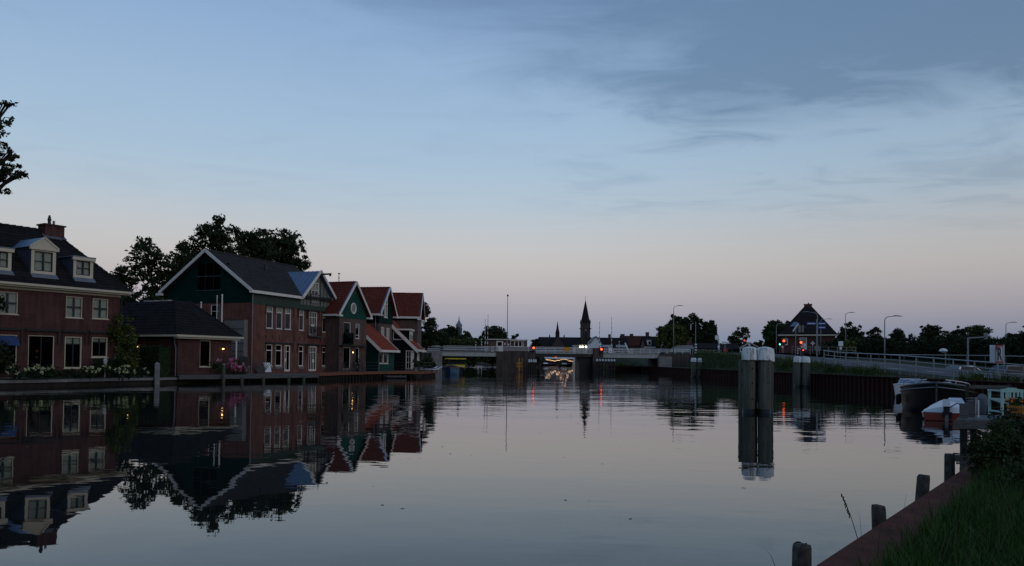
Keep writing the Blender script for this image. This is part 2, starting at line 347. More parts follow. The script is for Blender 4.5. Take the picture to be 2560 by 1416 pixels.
class MB:
    def __init__(s): s.v = []; s.f = []

    def add(s, vs, fs):
        b = len(s.v); s.v += [Vector(v) for v in vs]; s.f += [tuple(i + b for i in f) for f in fs]; return s

    def hexa(s, c): return s.add(c, [(0, 3, 2, 1), (4, 5, 6, 7), (0, 1, 5, 4), (1, 2, 6, 5), (2, 3, 7, 6), (3, 0, 4, 7)])

    def box(s, x0, x1, y0, y1, z0, z1):
        return s.hexa([(x0, y0, z0), (x1, y0, z0), (x1, y1, z0), (x0, y1, z0), (x0, y0, z1), (x1, y0, z1), (x1, y1, z1), (x0, y1, z1)])

    def fbox(s, F, a0, a1, o0, o1, z0, z1):
        return s.hexa([F(a0, o0, z0), F(a1, o0, z0), F(a1, o1, z0), F(a0, o1, z0), F(a0, o0, z1), F(a1, o0, z1), F(a1, o1, z1), F(a0, o1, z1)])

    def poly(s, pts): return s.add(pts, [tuple(range(len(pts)))])

    def slab(s, pts, t):
        """a plate: the polygon and a copy moved by the vector t"""
        n = len(pts); t = Vector(t); vs = [Vector(p) for p in pts] + [Vector(p) + t for p in pts]
        return s.add(vs, [tuple(range(n)), tuple(range(2 * n - 1, n - 1, -1))] + [(i, i + n, (i + 1) % n + n, (i + 1) % n) for i in range(n)])

    def beam(s, p, q, w, h, up=(0, 0, 1)):
        """a bar from p to q, w across and h along 'up', the line through its middle"""
        p, q = Vector(p), Vector(q); d = (q - p).normalized(); sd = d.cross(Vector(up))
        if sd.length < 1e-5: sd = d.cross(Vector((1, 0, 0)))
        sd.normalize(); u = sd.cross(d); a, b = sd * w / 2, u * h / 2
        return s.hexa([p - a - b, p + a - b, p + a + b, p - a + b, q - a - b, q + a - b, q + a + b, q - a + b])

    def tube(s, pts, rad, n=8, caps=True):
        pts = [Vector(p) for p in pts]; rad = list(rad) if hasattr(rad, '__len__') else [rad] * len(pts); base = len(s.v); ref = None
        for i, p in enumerate(pts):
            d = (pts[min(i + 1, len(pts) - 1)] - pts[max(i - 1, 0)]).normalized()
            if ref is None: ref = Vector((1, 0, 0)) if abs(d.x) < 0.8 else Vector((0, 1, 0))
            a = (ref - d * ref.dot(d)).normalized(); b = d.cross(a); ref = a
            for k in range(n):
                t = 2 * math.pi * k / n; s.v.append(p + (a * math.cos(t) + b * math.sin(t)) * rad[i])
        for i in range(len(pts) - 1):
            for k in range(n):
                s.f.append((base + i * n + k, base + i * n + (k + 1) % n, base + (i + 1) * n + (k + 1) % n, base + (i + 1) * n + k))
        if caps:
            s.f.append(tuple(base + k for k in range(n - 1, -1, -1))); e = base + (len(pts) - 1) * n; s.f.append(tuple(e + k for k in range(n)))
        return s

    def lathe(s, prof, c=(0, 0, 0), n=12, phase=0.0):
        c = Vector(c); base = len(s.v)
        for r, z in prof:
            for k in range(n):
                t = 2 * math.pi * k / n + phase; s.v.append(c + Vector((r * math.cos(t), r * math.sin(t), z)))
        for i in range(len(prof) - 1):
            for k in range(n):
                s.f.append((base + i * n + k, base + i * n + (k + 1) % n, base + (i + 1) * n + (k + 1) % n, base + (i + 1) * n + k))
        s.f.append(tuple(base + k for k in range(n - 1, -1, -1))); e = base + (len(prof) - 1) * n; s.f.append(tuple(e + k for k in range(n)))
        return s

    def ball(s, c, r, n=8, sc=(1, 1, 1)):
        c = Vector(c); base = len(s.v); m = max(4, n // 2 + 1)
        for i in range(1, m):
            ph = math.pi * i / m
            for k in range(n):
                t = 2 * math.pi * k / n
                s.v.append(c + Vector((r * sc[0] * math.sin(ph) * math.cos(t), r * sc[1] * math.sin(ph) * math.sin(t), r * sc[2] * math.cos(ph))))
        for i in range(m - 2):
            for k in range(n):
                s.f.append((base + i * n + k, base + (i + 1) * n + k, base + (i + 1) * n + (k + 1) % n, base + i * n + (k + 1) % n))
        s.v += [c + Vector((0, 0, r * sc[2])), c - Vector((0, 0, r * sc[2]))]; t, b = len(s.v) - 2, len(s.v) - 1; l = base + (m - 2) * n
        for k in range(n):
            s.f.append((t, base + k, base + (k + 1) % n)); s.f.append((b, l + (k + 1) % n, l + k))
        return s

    def wall(s, F, outline, openings=(), depth=0.14):
        """a wall face with real openings and their reveals; outline is convex, counter-clockwise in (a, z)"""
        A = [p[0] for p in outline]; Zs = [p[1] for p in outline]
        xs = sorted(set([min(A), max(A)] + [v for o in openings for v in o[:2]])); zs = sorted(set([min(Zs), max(Zs)] + [v for o in openings for v in o[2:4]]))
        for i in range(len(xs) - 1):
            for j in range(len(zs) - 1):
                mx, mz = (xs[i] + xs[i + 1]) / 2, (zs[j] + zs[j + 1]) / 2
                if any(o[0] < mx < o[1] and o[2] < mz < o[3] for o in openings): continue
                c = clip_poly([(xs[i], zs[j]), (xs[i + 1], zs[j]), (xs[i + 1], zs[j + 1]), (xs[i], zs[j + 1])], outline)
                if len(c) >= 3: s.poly([F(a, 0, z) for a, z in c])
        for o in openings:
            a0, a1, z0, z1 = o[:4]
            for (p, q) in (((a0, z0), (a1, z0)), ((a1, z0), (a1, z1)), ((a1, z1), (a0, z1)), ((a0, z1), (a0, z0))):
                s.poly([F(p[0], 0, p[1]), F(q[0], 0, q[1]), F(q[0], -depth, q[1]), F(p[0], -depth, p[1])])
        return s

    def tiles(s, P0, e, sl, length, lo, hi, tw=0.26, tl=0.34, lift=0.034, wave=0.03):
        """courses of pantiles up a slope: P0 eave point, e unit along the eave, sl unit up the slope, lo/hi the span at a height"""
        P0, e, sl = Vector(P0), Vector(e).normalized(), Vector(sl).normalized(); n = e.cross(sl)
        if n.z < 0: n = -n
        rows = max(1, int(round(length / tl))); tl = length / rows
        for r in range(rows):
            s0, s1 = r * tl, (r + 1) * tl; l0, h0, l1, h1 = lo(s0), hi(s0), lo(s1), hi(s1); L, H = min(l0, l1), max(h0, h1)
            if H - L < 0.05: continue
            c0 = math.floor(L / tw); c1 = math.ceil(H / tw); base = len(s.v); m = 0
            for c in range(c0, c1 + 1):
                for k, w in ((0.0, 0.0), (0.45, wave * 0.8), (0.7, wave)):
                    a = (c + k) * tw; w += RND.uniform(-0.003, 0.003)
                    b0, b1 = min(max(a, l0), h0), min(max(a, l1), h1)
                    s.v += [P0 + e * b0 + sl * (s0 - 0.03) + n * (w * 0.3 - 0.01), P0 + e * b0 + sl * (s0 - 0.03) + n * (lift + w), P0 + e * b1 + sl * s1 + n * (0.004 + w)]; m += 1
            for i in range(m - 1):
                a, b = base + 3 * i, base + 3 * i + 3
                s.f += [(a, b, b + 1, a + 1), (a + 1, b + 1, b + 2, a + 2)]
        return s

    def build(s, name, m, parent=None, kind=None, smooth=False, uv=None, label=None):
        me = bpy.data.meshes.new(name); off = 0.0
        if parent is not None: off = ZB.get(root(parent).name, 0.0)
        me.from_pydata([(v.x, v.y, v.z - off) for v in s.v], [], s.f)
        if uv is None: uv = isinstance(m, str) and m.startswith('brick')
        if uv:
            lay = me.uv_layers.new(name='UVMap').data; vs = me.vertices
            for p in me.polygons:
                nn = p.normal
                for li in p.loop_indices:
                    co = vs[me.loops[li].vertex_index].co
                    if abs(nn.z) > 0.8: lay[li].uv = (co.x, co.y)
                    elif abs(nn.x) > abs(nn.y): lay[li].uv = (co.y, co.z)
                    else: lay[li].uv = (co.x, co.z)
        me.materials.append(MATS[m] if isinstance(m, str) else m)
        if smooth: me.polygons.foreach_set('use_smooth', [True] * len(me.polygons))
        o = bpy.data.objects.new(name, me); link(o, parent)
        if kind: o['kind'] = kind
        if label: o['label'] = label
        return o


def copy_part(src, parent, loc=None, rot=None):
    c = src.copy(); link(c, parent)
    if loc is not None: c.location = loc
    if rot is not None: c.rotation_euler = rot
    return c


def copy_thing(src, loc, label, rotz=None):
    c = src.copy(); COL.objects.link(c); c.location = loc; c['label'] = label
    if rotz is not None: c.rotation_euler = (0, 0, rotz)
    for ch in [o for o in bpy.data.objects if o.parent == src]:
        d = ch.copy(); COL.objects.link(d); d.parent = c
        for g in [o for o in bpy.data.objects if o.parent == ch]:
            h = g.copy(); COL.objects.link(h); h.parent = d
    return c


def np_mesh(name, V, Fq, m, parent=None, kind=None):
    me = bpy.data.meshes.new(name); nv, k = len(V), Fq.shape[1]; V = V.copy()
    if parent is not None: V[:, 2] -= ZB.get(root(parent).name, 0.0)
    me.vertices.add(nv); me.vertices.foreach_set('co', V.astype(np.float32).ravel())
    me.loops.add(len(Fq) * k); me.loops.foreach_set('vertex_index', Fq.astype(np.int32).ravel())
    me.polygons.add(len(Fq)); me.polygons.foreach_set('loop_start', np.arange(0, len(Fq) * k, k, dtype=np.int32)); me.polygons.foreach_set('loop_total', np.full(len(Fq), k, dtype=np.int32))
    me.update(calc_edges=True); me.materials.append(MATS[m]); o = bpy.data.objects.new(name, me); link(o, parent)
    if kind: o['kind'] = kind
    return o


def leaf_quads(P, size, flat=0.0):
    """diamond leaves with random tilt at the points P"""
    n = len(P); d = NR.normal(size=(n, 3)); d[:, 2] *= (1 - flat); d /= np.linalg.norm(d, axis=1)[:, None]
    a = np.cross(d, NR.normal(size=(n, 3))); a /= np.linalg.norm(a, axis=1)[:, None] + 1e-9; b = np.cross(d, a)
    sz = size * NR.uniform(0.6, 1.3, (n, 1)); V = np.empty((n, 4, 3))
    V[:, 0] = P - a * sz; V[:, 1] = P - b * sz * 0.55 + d * sz * 0.15; V[:, 2] = P + a * sz; V[:, 3] = P + b * sz * 0.55 + d * sz * 0.15
    return V.reshape(-1, 3), np.arange(4 * n).reshape(n, 4)


def clump_points(lobes, leaf, cover, crad, per, shell=0.5):
    """leaf positions gathered in clumps through ellipsoid lobes (cx,cy,cz,rx,ry,rz); cover = leaf layers seen across the crown"""
    out = []
    for (cx_, cy_, cz_, rx, ry, rz) in lobes:
        k = max(4, int(cover * math.pi * max(rx, ry) * rz / (1.1 * leaf * leaf) / per))
        d = NR.normal(size=(k, 3)); d /= np.linalg.norm(d, axis=1)[:, None]; r = (shell + (1 - shell) * NR.uniform(0, 1, (k, 1)) ** 0.6)
        C = d * r * np.array([rx, ry, rz]) + np.array([cx_, cy_, cz_])
        cr_ = crad * NR.uniform(0.55, 1.3, (k, 1, 1)); q = NR.normal(size=(k, per, 3)); q /= np.linalg.norm(q, axis=2)[:, :, None]
        q *= (NR.uniform(0, 1, (k, per, 1)) ** 0.45); q[:, :, 2] *= 0.7
        out.append((C[:, None, :] + q * cr_).reshape(-1, 3))
    return np.concatenate(out)


def tree(name, label, base, lobes, leaf=0.22, cover=6, crad=0.6, per=26, m='leaf_dark', trunk=0.25, group=None, shell=0.5, stem_top=None, cat='tree'):
    """a tree: lobes are relative to its base; a tapered trunk with limbs that reach each lobe, leaves in clumps"""
    t = thing(name, label, cat, base, 0, group, absz=False)
    zt = stem_top or (np.mean([l[2] for l in lobes]) * 0.75); b = MB(); j = lambda a: RND.uniform(-a, a)
    b.tube([(0, 0, -0.3), (j(.1), j(.1), zt * .35), (j(.25), j(.25), zt * .7), (j(.35), j(.35), zt)], [trunk * 1.25, trunk, trunk * .8, trunk * .55], 8)
    for (lx, ly, lz, rx, ry, rz) in lobes:
        z0 = zt * RND.uniform(.55, .95); mx_, my_, mz_ = lx * .45 + j(.4), ly * .45 + j(.4), z0 + (lz - z0) * .55
        b.tube([(0, 0, z0), (mx_, my_, mz_), (lx, ly, lz + rz * .2)], [trunk * .5, trunk * .32, trunk * .1], 5)
        for k in range(5):
            a = RND.uniform(0, 6.28); ex, ey, ez = lx + rx * .75 * math.cos(a), ly + ry * .75 * math.sin(a), lz + rz * RND.uniform(-.3, .7)
            b.tube([(mx_ * .5 + lx * .5, my_ * .5 + ly * .5, mz_ * .5 + lz * .5), ((lx + ex) / 2 + j(.2), (ly + ey) / 2, (lz + ez) / 2 + .2), (ex, ey, ez)], [trunk * .16, trunk * .1, trunk * .03], 4, False)
    b.build('trunk', 'bark', t, smooth=True)
    V, Fq = leaf_quads(clump_points(lobes, leaf, cover, crad, per, shell), leaf); np_mesh('crown', V, Fq, m, t)
    return t


def bush_mesh(name, lobes, leaf, cover, crad, per, m, parent, shell=0.35):
    V, Fq = leaf_quads(clump_points(lobes, leaf, cover, crad, per, shell), leaf); return np_mesh(name, V, Fq, m, parent)


def blades(name, P, h, w, m, parent=None, lean=0.35, kind='stuff'):
    """upright grass blades of three segments, bending over, at the points P"""
    n = len(P); hh = h * NR.uniform(0.45, 1.25, (n, 1)); a = NR.uniform(0, 2 * np.pi, n); d = np.stack([np.cos(a), np.sin(a), np.zeros(n)], 1)
    sd = np.stack([-np.sin(a), np.cos(a), np.zeros(n)], 1) * w; le = NR.uniform(0.1, 1, (n, 1)) * lean; up = np.array([0, 0, 1.0])
    V = np.empty((n, 7, 3)); fr = [0, .4, .75, 1.0]
    for i, q in enumerate(fr[:3]):
        c = P + up * hh * q + d * hh * le * q ** 2; V[:, 2 * i] = c - sd * (1 - q * .6); V[:, 2 * i + 1] = c + sd * (1 - q * .6)
    V[:, 6] = P + up * hh * 0.93 + d * hh * le
    base = np.arange(n)[:, None] * 7
    F4 = np.concatenate([base + np.array([0, 1, 3, 2]), base + np.array([2, 3, 5, 4]), base + np.array([4, 5, 6, 6])])
    # tip faces as quads with a doubled tip vertex would be degenerate: give the tip its own fourth corner
    V2 = np.concatenate([V.reshape(-1, 3), (V[:, 6] + sd * 0.15)]); tipq = np.concatenate([base + 4, base + 5, (n * 7 + np.arange(n))[:, None], base + 6], 1)
    F4 = np.concatenate([base + np.array([0, 1, 3, 2]), base + np.array([2, 3, 5, 4]), tipq])
    return np_mesh(name, V2, F4, m, parent, kind)


def text_part(parent, body, size, loc_, m, name):
    """flat lettering as a mesh part"""
    cu = bpy.data.curves.new(name, 'FONT'); cu.body = body; cu.size = size; cu.extrude = .005; cu.offset = size * .03; cu.align_x = 'CENTER'
    tmp = bpy.data.objects.new(name, cu); COL.objects.link(tmp); dg = bpy.context.evaluated_depsgraph_get(); me = bpy.data.meshes.new_from_object(tmp.evaluated_get(dg)); bpy.data.objects.remove(tmp)
    me.materials.clear(); me.materials.append(MATS[m]); o = bpy.data.objects.new(name, me); link(o, parent); o.location = loc_; o.rotation_euler = (math.pi / 2, 0, 0); return o


def structure(o):
    o['kind'] = 'structure'; return o


# ------------------------------------------------------------------ building helpers
PANE_MESH = {}


def window(parent, F, a0, a1, z0, z1, cols=(0.5,), rows=(), fm='white_paint', fw=0.07, mw=0.05, glass='glass_dark', blind=None, sill=True, name='window', inner=None, depth=0.13, panel=None):
    """frame with mullions at the fractions cols / rows, a pane of its own in each light, a sill; blind = fraction of the height it covers"""
    b = MB(); o0, o1 = -depth, -0.03
    b.fbox(F, a0, a0 + fw, o0, o1, z0, z1); b.fbox(F, a1 - fw, a1, o0, o1, z0, z1); b.fbox(F, a0 + fw, a1 - fw, o0, o1 - .004, z0, z0 + fw); b.fbox(F, a0 + fw, a1 - fw, o0, o1 - .004, z1 - fw, z1)
    w = b.build(name, fm, parent)
    ia0, ia1, iz0, iz1 = a0 + fw, a1 - fw, z0 + fw, z1 - fw; A = [ia0] + [ia0 + (ia1 - ia0) * c for c in cols] + [ia1]; Z = [iz0] + [iz0 + (iz1 - iz0) * c for c in rows] + [iz1]
    if len(A) > 2 or len(Z) > 2:
        b = MB()
        for c in A[1:-1]: b.fbox(F, c - mw / 2, c + mw / 2, o0 + .02, o1 - .012, iz0, iz1)
        for c in Z[1:-1]: b.fbox(F, ia0, ia1, o0 + .024, o1 - .016, c - mw / 2, c + mw / 2)
        b.build('glazing_bar', inner or fm, w)
    for i in range(len(A) - 1):
        for j in range(len(Z) - 1):
            MB().fbox(F, A[i] + .004, A[i + 1] - .004, o0 + .035, o0 + .047, Z[j] + .004, Z[j + 1] - .004).build('pane', glass, w)
    if panel:
        for (p0, p1, q0, q1) in panel: MB().fbox(F, a0 + (a1 - a0) * p0, a0 + (a1 - a0) * p1, o1 - .05, o1 + .006, z0 + (z1 - z0) * q0, z0 + (z1 - z0) * q1).build('door_panel', fm, w)
    if blind: MB().fbox(F, ia0, ia1, o0 - .06, o0 - .04, iz1 - (iz1 - iz0) * blind, iz1).build('blind', 'blind', w)
    if sill: MB().fbox(F, a0 - .06, a1 + .06, -.05, .05, z0 - .06, z0 - .004).build('sill', 'grey_white' if fm != 'cream_paint' else 'cream_paint', w)
    return w


def awning(parent, F, a0, a1, z, arm=0.9):
    """rolled-up awning: a dark cassette with two arms hanging down beside the opening"""
    aw = MB().fbox(F, a0, a1, .02, .16, z - .08, z + .06).build('awning_cassette', 'dark_metal', parent)
    for a in (a0 + .03, a1 - .03): MB().fbox(F, a - .02, a + .02, .03, .08, z - arm, z - .085).build('awning_arm', 'dark_metal', aw)
    return aw


def boards(mb, F, outline, pitch=0.18, openings=(), proud=0.02):
    """weatherboards: each a tilted lap, clipped to the outline"""
    z0, z1 = min(p[1] for p in outline), max(p[1] for p in outline); n = max(1, int(round((z1 - z0) / pitch))); h = (z1 - z0) / n
    A0, A1 = min(p[0] for p in outline), max(p[0] for p in outline)
    for i in range(n):
        b0, b1 = z0 + i * h, z0 + (i + 1) * h; spans = [(A0, A1)]
        for o in openings:
            if o[2] < (b0 + b1) / 2 < o[3]:
                spans = [q for sp_ in spans for q in ((sp_[0], min(sp_[1], o[0])), (max(sp_[0], o[1]), sp_[1])) if q[1] - q[0] > .02]
        for (s0, s1) in spans:
            c = clip_poly([(s0, b0), (s1, b0), (s1, b1), (s0, b1)], outline)
            if len(c) < 3: continue
            mb.poly([F(a, proud * 1.8 - proud * 1.5 * (z - b0) / h, z) for a, z in c])
            low = [p for p in c if abs(p[1] - b0) < 1e-6]
            if len(low) >= 2:
                l, r = min(p[0] for p in low), max(p[0] for p in low); mb.poly([F(l, 0, b0), F(r, 0, b0), F(r, proud * 1.8, b0), F(l, proud * 1.8, b0)])
    return mb
# ------------------------------------------------------------------ the setting: water, ground, embankment, road
structure(MB().poly([(-130, -80, 0), (70, -80, 0), (70, 372, 0), (-130, 372, 0)]).build('canal_water', 'water'))
DIRN = Vector((0.612, 0.791, 0)); NB = Vector((2.36, 6.05, 0)); PERP = Vector((0.791, -0.612, 0))       # the near bank edge and the way inland from it
bank = lambda s, o=0.0, z=0.0: NB + DIRN * s + PERP * o + Vector((0, 0, z))
g = MB()
LEFT = [(-170, -110), (-60, 3), (-30.1, 46.1), (-26.4, 53.6), (-24.5, 57.2), (-20.9, 62.6), (-17.9, 69), (-17.2, 75), (-15.3, 80.5), (-11.6, 84.6), (-11.6, 92.3), (-12.6, 95.5), (-12.8, 140), (-16, 150), (-16, 365)]
g.poly([(x, y, 0.5) for x, y in LEFT] + [(-16, 3500, 0.5), (-3500, 3500, 0.5), (-3500, -400, 0.5), (-170, -400, 0.5)])
for i in range(len(LEFT) - 1):
    (x0, y0), (x1, y1) = LEFT[i], LEFT[i + 1]; g.poly([(x0, y0, -1), (x1, y1, -1), (x1, y1, .5), (x0, y0, .5)])
g.poly([(-16, 365, .5), (31, 365, .5), (31, 3500, .5), (-16, 3500, .5)]); g.poly([(-16, 365, -1), (31, 365, -1), (31, 365, .5), (-16, 365, .5)])
c0 = bank(37.2, .25); c1 = bank(-60, .25)
g.poly([(31, 365, .28), (31, 345, .28), (18.8, 151, .28), (25.4, 151, .28), (25.4, c0.y, .28), (c1.x, c1.y, .28), (c1.x, -400, .28), (3500, -400, .28), (3500, 3500, .28), (31, 3500, .28)])
for (x0, y0), (x1, y1) in (((18.8, 151), (31, 345)), ((31, 345), (31, 365))): g.poly([(x0, y0, -1), (x1, y1, -1), (x1, y1, 1.08), (x0, y0, 1.08)])
structure(g.build('ground', 'ground'))


def lerp(x, xs, ys): return float(np.interp(x, xs, ys))


def zroad(y): return lerp(y, [30, 40.3, 47.75, 54, 63, 66, 80, 100, 112, 150], [.5, .74, 1.08, 1.36, 1.63, 1.8, 2.35, 3.0, 3.36, 3.4])


def zland(x, y):
    zl = lerp(y, [30, 72, 90, 118, 150, 260], [.42, .45, 1.2, 3.2, 3.4, 2.0]); zr = zroad(y)
    if y > 151: zr = lerp(y, [151, 170, 260], [3.2, 2.2, 1.6])
    e = 1.07 if y < 300 else .6
    if x <= 25.0 or (113 < y < 151 and x <= 31): return e
    if x <= 26.4: return max(e, e + (zr - .12 - e) * (x - 25) / 1.4) if zr > e else e + (zr - .02 - e) * (x - 25) / 1.4
    if x <= 33.6: return zr - .03
    return zr - .03 + (zl - zr) * min(1, (x - 33.6) / (1.6 + max(0, y - 80) * .1))


xs = [25.0, 25.4, 25.8, 26.4, 28, 31, 33.6, 34.2, 35.3, 37, 40, 46, 60, 90, 150, 260]; ys = [36 + 2.0 * i for i in range(58)] + [155, 165, 180, 210, 260, 345]
g = MB(); base = 0
for y in ys:
    for x in xs:
        x2 = x if y < 151 else x + (18.8 + (y - 151) * .0629 - 25) * max(0, 1 - (x - 25) / 14)
        g.v.append(Vector((x2, y, zland(x, y) + RND.uniform(-.02, .02) * (x < 26.2))))
for j in range(len(ys) - 1):
    for i in range(len(xs) - 1):
        a = j * len(xs) + i; g.f.append((a, a + 1, a + len(xs) + 1, a + len(xs)))
n0 = len(xs)
for i in range(n0 - 1): pass
structure(g.build('embankment', 'soil', smooth=True))
g = MB(); yy = [36 + 2.0 * i for i in range(40)]
for y in yy: g.v += [Vector((26.9, y, zroad(y) + .012)), Vector((33.2, y, zroad(y) + .012))]
g.f = [(2 * i, 2 * i + 1, 2 * i + 3, 2 * i + 2) for i in range(len(yy) - 1)]
road = structure(g.build('road', 'asphalt'))
structure(MB().box(33.0, 60, 112, 134, 3.395, 3.42).build('road_junction', 'asphalt'))
g = MB()
for x0, x1 in ((26.65, 26.9), (33.2, 33.45)):
    for i in range(len(yy) - 1):
        y0, y1 = yy[i], yy[i + 1]; z0, z1 = zroad(y0), zroad(y1)
        g.hexa([(x0, y0, z0 - .2), (x1, y0, z0 - .2), (x1, y1, z1 - .2), (x0, y1, z1 - .2), (x0, y0, z0 + .11), (x1, y0, z0 + .11), (x1, y1, z1 + .11), (x0, y1, z1 + .11)])
g.build('kerb', 'concrete', road)
g = MB()
for i in range(13):
    y0 = 38 + i * 5.5; g.poly([(29.95, y0, zroad(y0) + .018), (30.1, y0, zroad(y0) + .018), (30.1, y0 + 2.4, zroad(y0 + 2.4) + .018), (29.95, y0 + 2.4, zroad(y0 + 2.4) + .018)])
g.build('lane_marking', 'sign_white', road)
structure(MB().poly([(34.6, 40, .455), (60, 40, .455), (60, 71, .47), (34.9, 71, .47)]).build('parking_ground', 'asphalt'))
g = MB(); P = [bank(s, 1.45 + .12 * math.sin(s * 1.3), .296) for s in range(-6, 12)] + [bank(s, 2.6, .296) for s in range(11, -7, -1)]
structure(g.poly(P).build('gravel_path', 'gravel'))

# sheet piling along the right bank: one corrugated steel pile after another
sp = thing('sheet_pile_wall', 'long dark rusty sheet pile wall along the right bank', 'quay wall', (25, 36, 0), 0, absz=False)
prof = [(0, 0), (.0, .2), (-.22, .32), (-.22, .58), (0, .70)]
g = MB()
for (x0, y0), (x1, y1) in zip(prof[:-1], prof[1:]): g.poly([(x0, y0, -1.2), (x1, y1, -1.2), (x1, y1, 1.07), (x0, y0, 1.07)])
p0 = g.build('sheet_pile', 'rust_dark', sp)
for i in range(1, 163): copy_part(p0, sp, (RND.uniform(-.012, .012), .70 * i, RND.uniform(-.012, .012)))
MB().box(-.30, .06, 0, 114.1, 1.04, 1.09).build('capping', 'rust_dark', sp)
sp2 = thing('sheet_pile_wall', 'short rusty sheet piling seen beneath the right bridge span', 'quay wall', (18.8, 151, 0), 0, absz=False)
p1 = MB().hexa([(0, 0, -1), (.34, 0, -1), (.34, .2, -1), (0, .2, -1), (0, 0, 1.05), (.34, 0, 1.05), (.34, .2, 1.05), (0, .2, 1.05)]).build('sheet_pile', 'rust_dark', sp2)
for i in range(1, 19): copy_part(p1, sp2, (.35 * i, .05 * (i % 2), 0))
# near bank: rust-red steel capping over sheet piling
nb = thing('bank_edging', 'rust red steel edging along the near grassy bank', 'quay wall', (NB.x, NB.y, 0), math.atan2(DIRN.y, DIRN.x), absz=False)
MB().hexa([(-26, -.47, .27), (19, -.47, .27), (19, .02, .31), (-26, .02, .31), (-26, -.47, .30), (19, -.47, .30), (19, .02, .345), (-26, .02, .345)]).build('capping', 'rust', nb)
g0 = MB()
for (x0, y0), (x1, y1) in zip([(0, 0), (.15, 0), (.24, -.16), (.46, -.16), (.55, 0)], [(.15, 0), (.24, -.16), (.46, -.16), (.55, 0), (.6, 0)]): g0.poly([(x0, y0, -1), (x1, y1, -1), (x1, y1, .25), (x0, y0, .25)])
p0 = g0.build('sheet_pile', 'rust', nb); p0.location = (-26, .0, 0)
for i in range(1, 75): copy_part(p0, nb, (-26 + .6 * i, .0, 0))
g = MB()

for s in (19,): g.poly([bank(19, .1, -1), bank(37, .1, -1), bank(37, .1, .5), bank(19, .1, .5)])
structure(g.build('bank_face', 'soil'))

# ------------------------------------------------------------------ brick house at the far left
T = thing('brick_house', 'dark brick house with black tiled hipped roof, white dormers and chimney', 'house', (-27.064, 54, .6), math.atan2(.84990, .52694))
ups = [(-7.75, -6.6, 4.43, 5.79), (-3.66, -2.58, 4.41, 5.8), (-1.9, -.81, 4.43, 5.79)]; lows = [(-7.75, -6.58, 1.15, 3.17), (-5.93, -4.34, 1.09, 3.18), (-3.68, -2.56, 1.11, 3.17), (-1.9, -.8, 1.84, 3.18)]
SIDE = Face((0, 0), (0, 1), (1, 0))
b = MB().wall(FRONT, [(-14, .4), (0, .4), (0, 6.2), (-14, 6.2)], ups + lows); b.wall(SIDE, [(0, .4), (9.2, .4), (9.2, 6.2), (0, 6.2)])
b.wall(Face((-14, 0), (0, 1), (-1, 0)), [(0, .4), (9.2, .4), (9.2, 6.2), (0, 6.2)]); b.wall(Face((0, 9.2), (-1, 0), (0, 1)), [(0, .4), (14, .4), (14, 6.2), (0, 6.2)])
b.build('wall', 'brick_left', T); MB().box(-13.8, -.2, 1.5, 9, .5, 6.1).build('interior_shade', 'black_boards', T)  # black box put inside stands in for the shade of the rooms
sl = (10.46 - 6.3) / 5.1; zr_ = lambda v: 6.3 + (v + .5) * sl; rend = -2.2
ev = [(-14.5, -.5, 6.3), (.5, -.5, 6.3), (.5, 9.7, 6.3), (-14.5, 9.7, 6.3)]; r0_, r1_ = (-14.5, 4.6, 10.46), (rend, 4.6, 10.46)
b = MB(); b.poly([ev[0], ev[1], r1_, r0_]); b.poly([ev[1], ev[2], r1_]); b.poly([ev[2], ev[3], r0_, r1_]); b.poly([ev[3], ev[0], r0_]); b.poly(list(reversed(ev)))
rf = b.build('roof', 'tile_dark', T)
sv = Vector((0, 5.1, 4.16)); SL = sv.length
tl = MB().tiles((-14.5, -.5, 6.33), (1, 0, 0), sv, SL, lambda s: 0, lambda s: 15.0 - 2.7 * s / SL)
hv = Vector((-2.7, 0, 4.16)); HL = hv.length
tl.tiles((.5, -.5, 6.33), (0, 1, 0), hv, HL, lambda s: 5.1 * s / HL, lambda s: 10.2 - 5.1 * s / HL)
tl.build('roof_tiles', 'tile_dark', rf, kind='stuff')
b = MB()
for i in range(28): b.tube([(-14.3 + i * .44, 4.6, 10.50), (-13.88 + i * .44, 4.6, 10.52)], [.13, .15], 7)
hp0, hp1 = Vector((.5, -.5, 6.35)), Vector((rend, 4.6, 10.5))
for i in range(16): b.tube([hp0.lerp(hp1, i / 16), hp0.lerp(hp1, (i + .97) / 16)], [.14, .11], 6)
b.build('ridge_tiles', 'tile_dark', rf, kind='stuff')
b = MB().fbox(FRONT, -14.6, .66, .42, .60, 6.22, 6.36); b.fbox(Face((0, 0), (0, 1), (1, 0)), -.6, 9.8, .46, .64, 6.225, 6.355); b.build('gutter', 'cream_paint', T)
b = MB().fbox(FRONT, -14.5, .45, .003, .42, 6.12, 6.22); b.fbox(FRONT, -14.3, .12, .003, .06, 5.98, 6.115); b.build('eaves_board', 'cream_paint', T)
b = MB().tube([(.08, -.1, 6.1), (.08, -.1, .6)], .045, 6); b.build('downpipe', 'dark_metal', T)
for w_ in ups: window(T, FRONT, *w_, cols=(.5,), rows=(.5,), fm='cream_paint', inner='frame_dark', fw=.05, mw=.10, blind=1.0, glass='glass')
window(T, FRONT, *lows[0], cols=(), fm='cream_paint', fw=.06)
window(T, FRONT, *lows[1], cols=(.5,), fm='cream_paint', fw=.05, inner='frame_dark', name='door')
for w_ in lows[2:]: window(T, FRONT, *w_, cols=(.5,), rows=(.78,), fm='cream_paint', fw=.07, inner='frame_dark', mw=.07, blind=.2, glass='glass')
for w_ in lows: awning(T, FRONT, w_[0] - .22, w_[1] + .22, 3.52)
MB().slab([(-7.75, -.05, 3.05), (-6.62, -.05, 3.05), (-6.62, -.45, 2.5), (-7.75, -.45, 2.5)], (0, 0, .03)).build('awning_cloth', 'awning_blue', T)
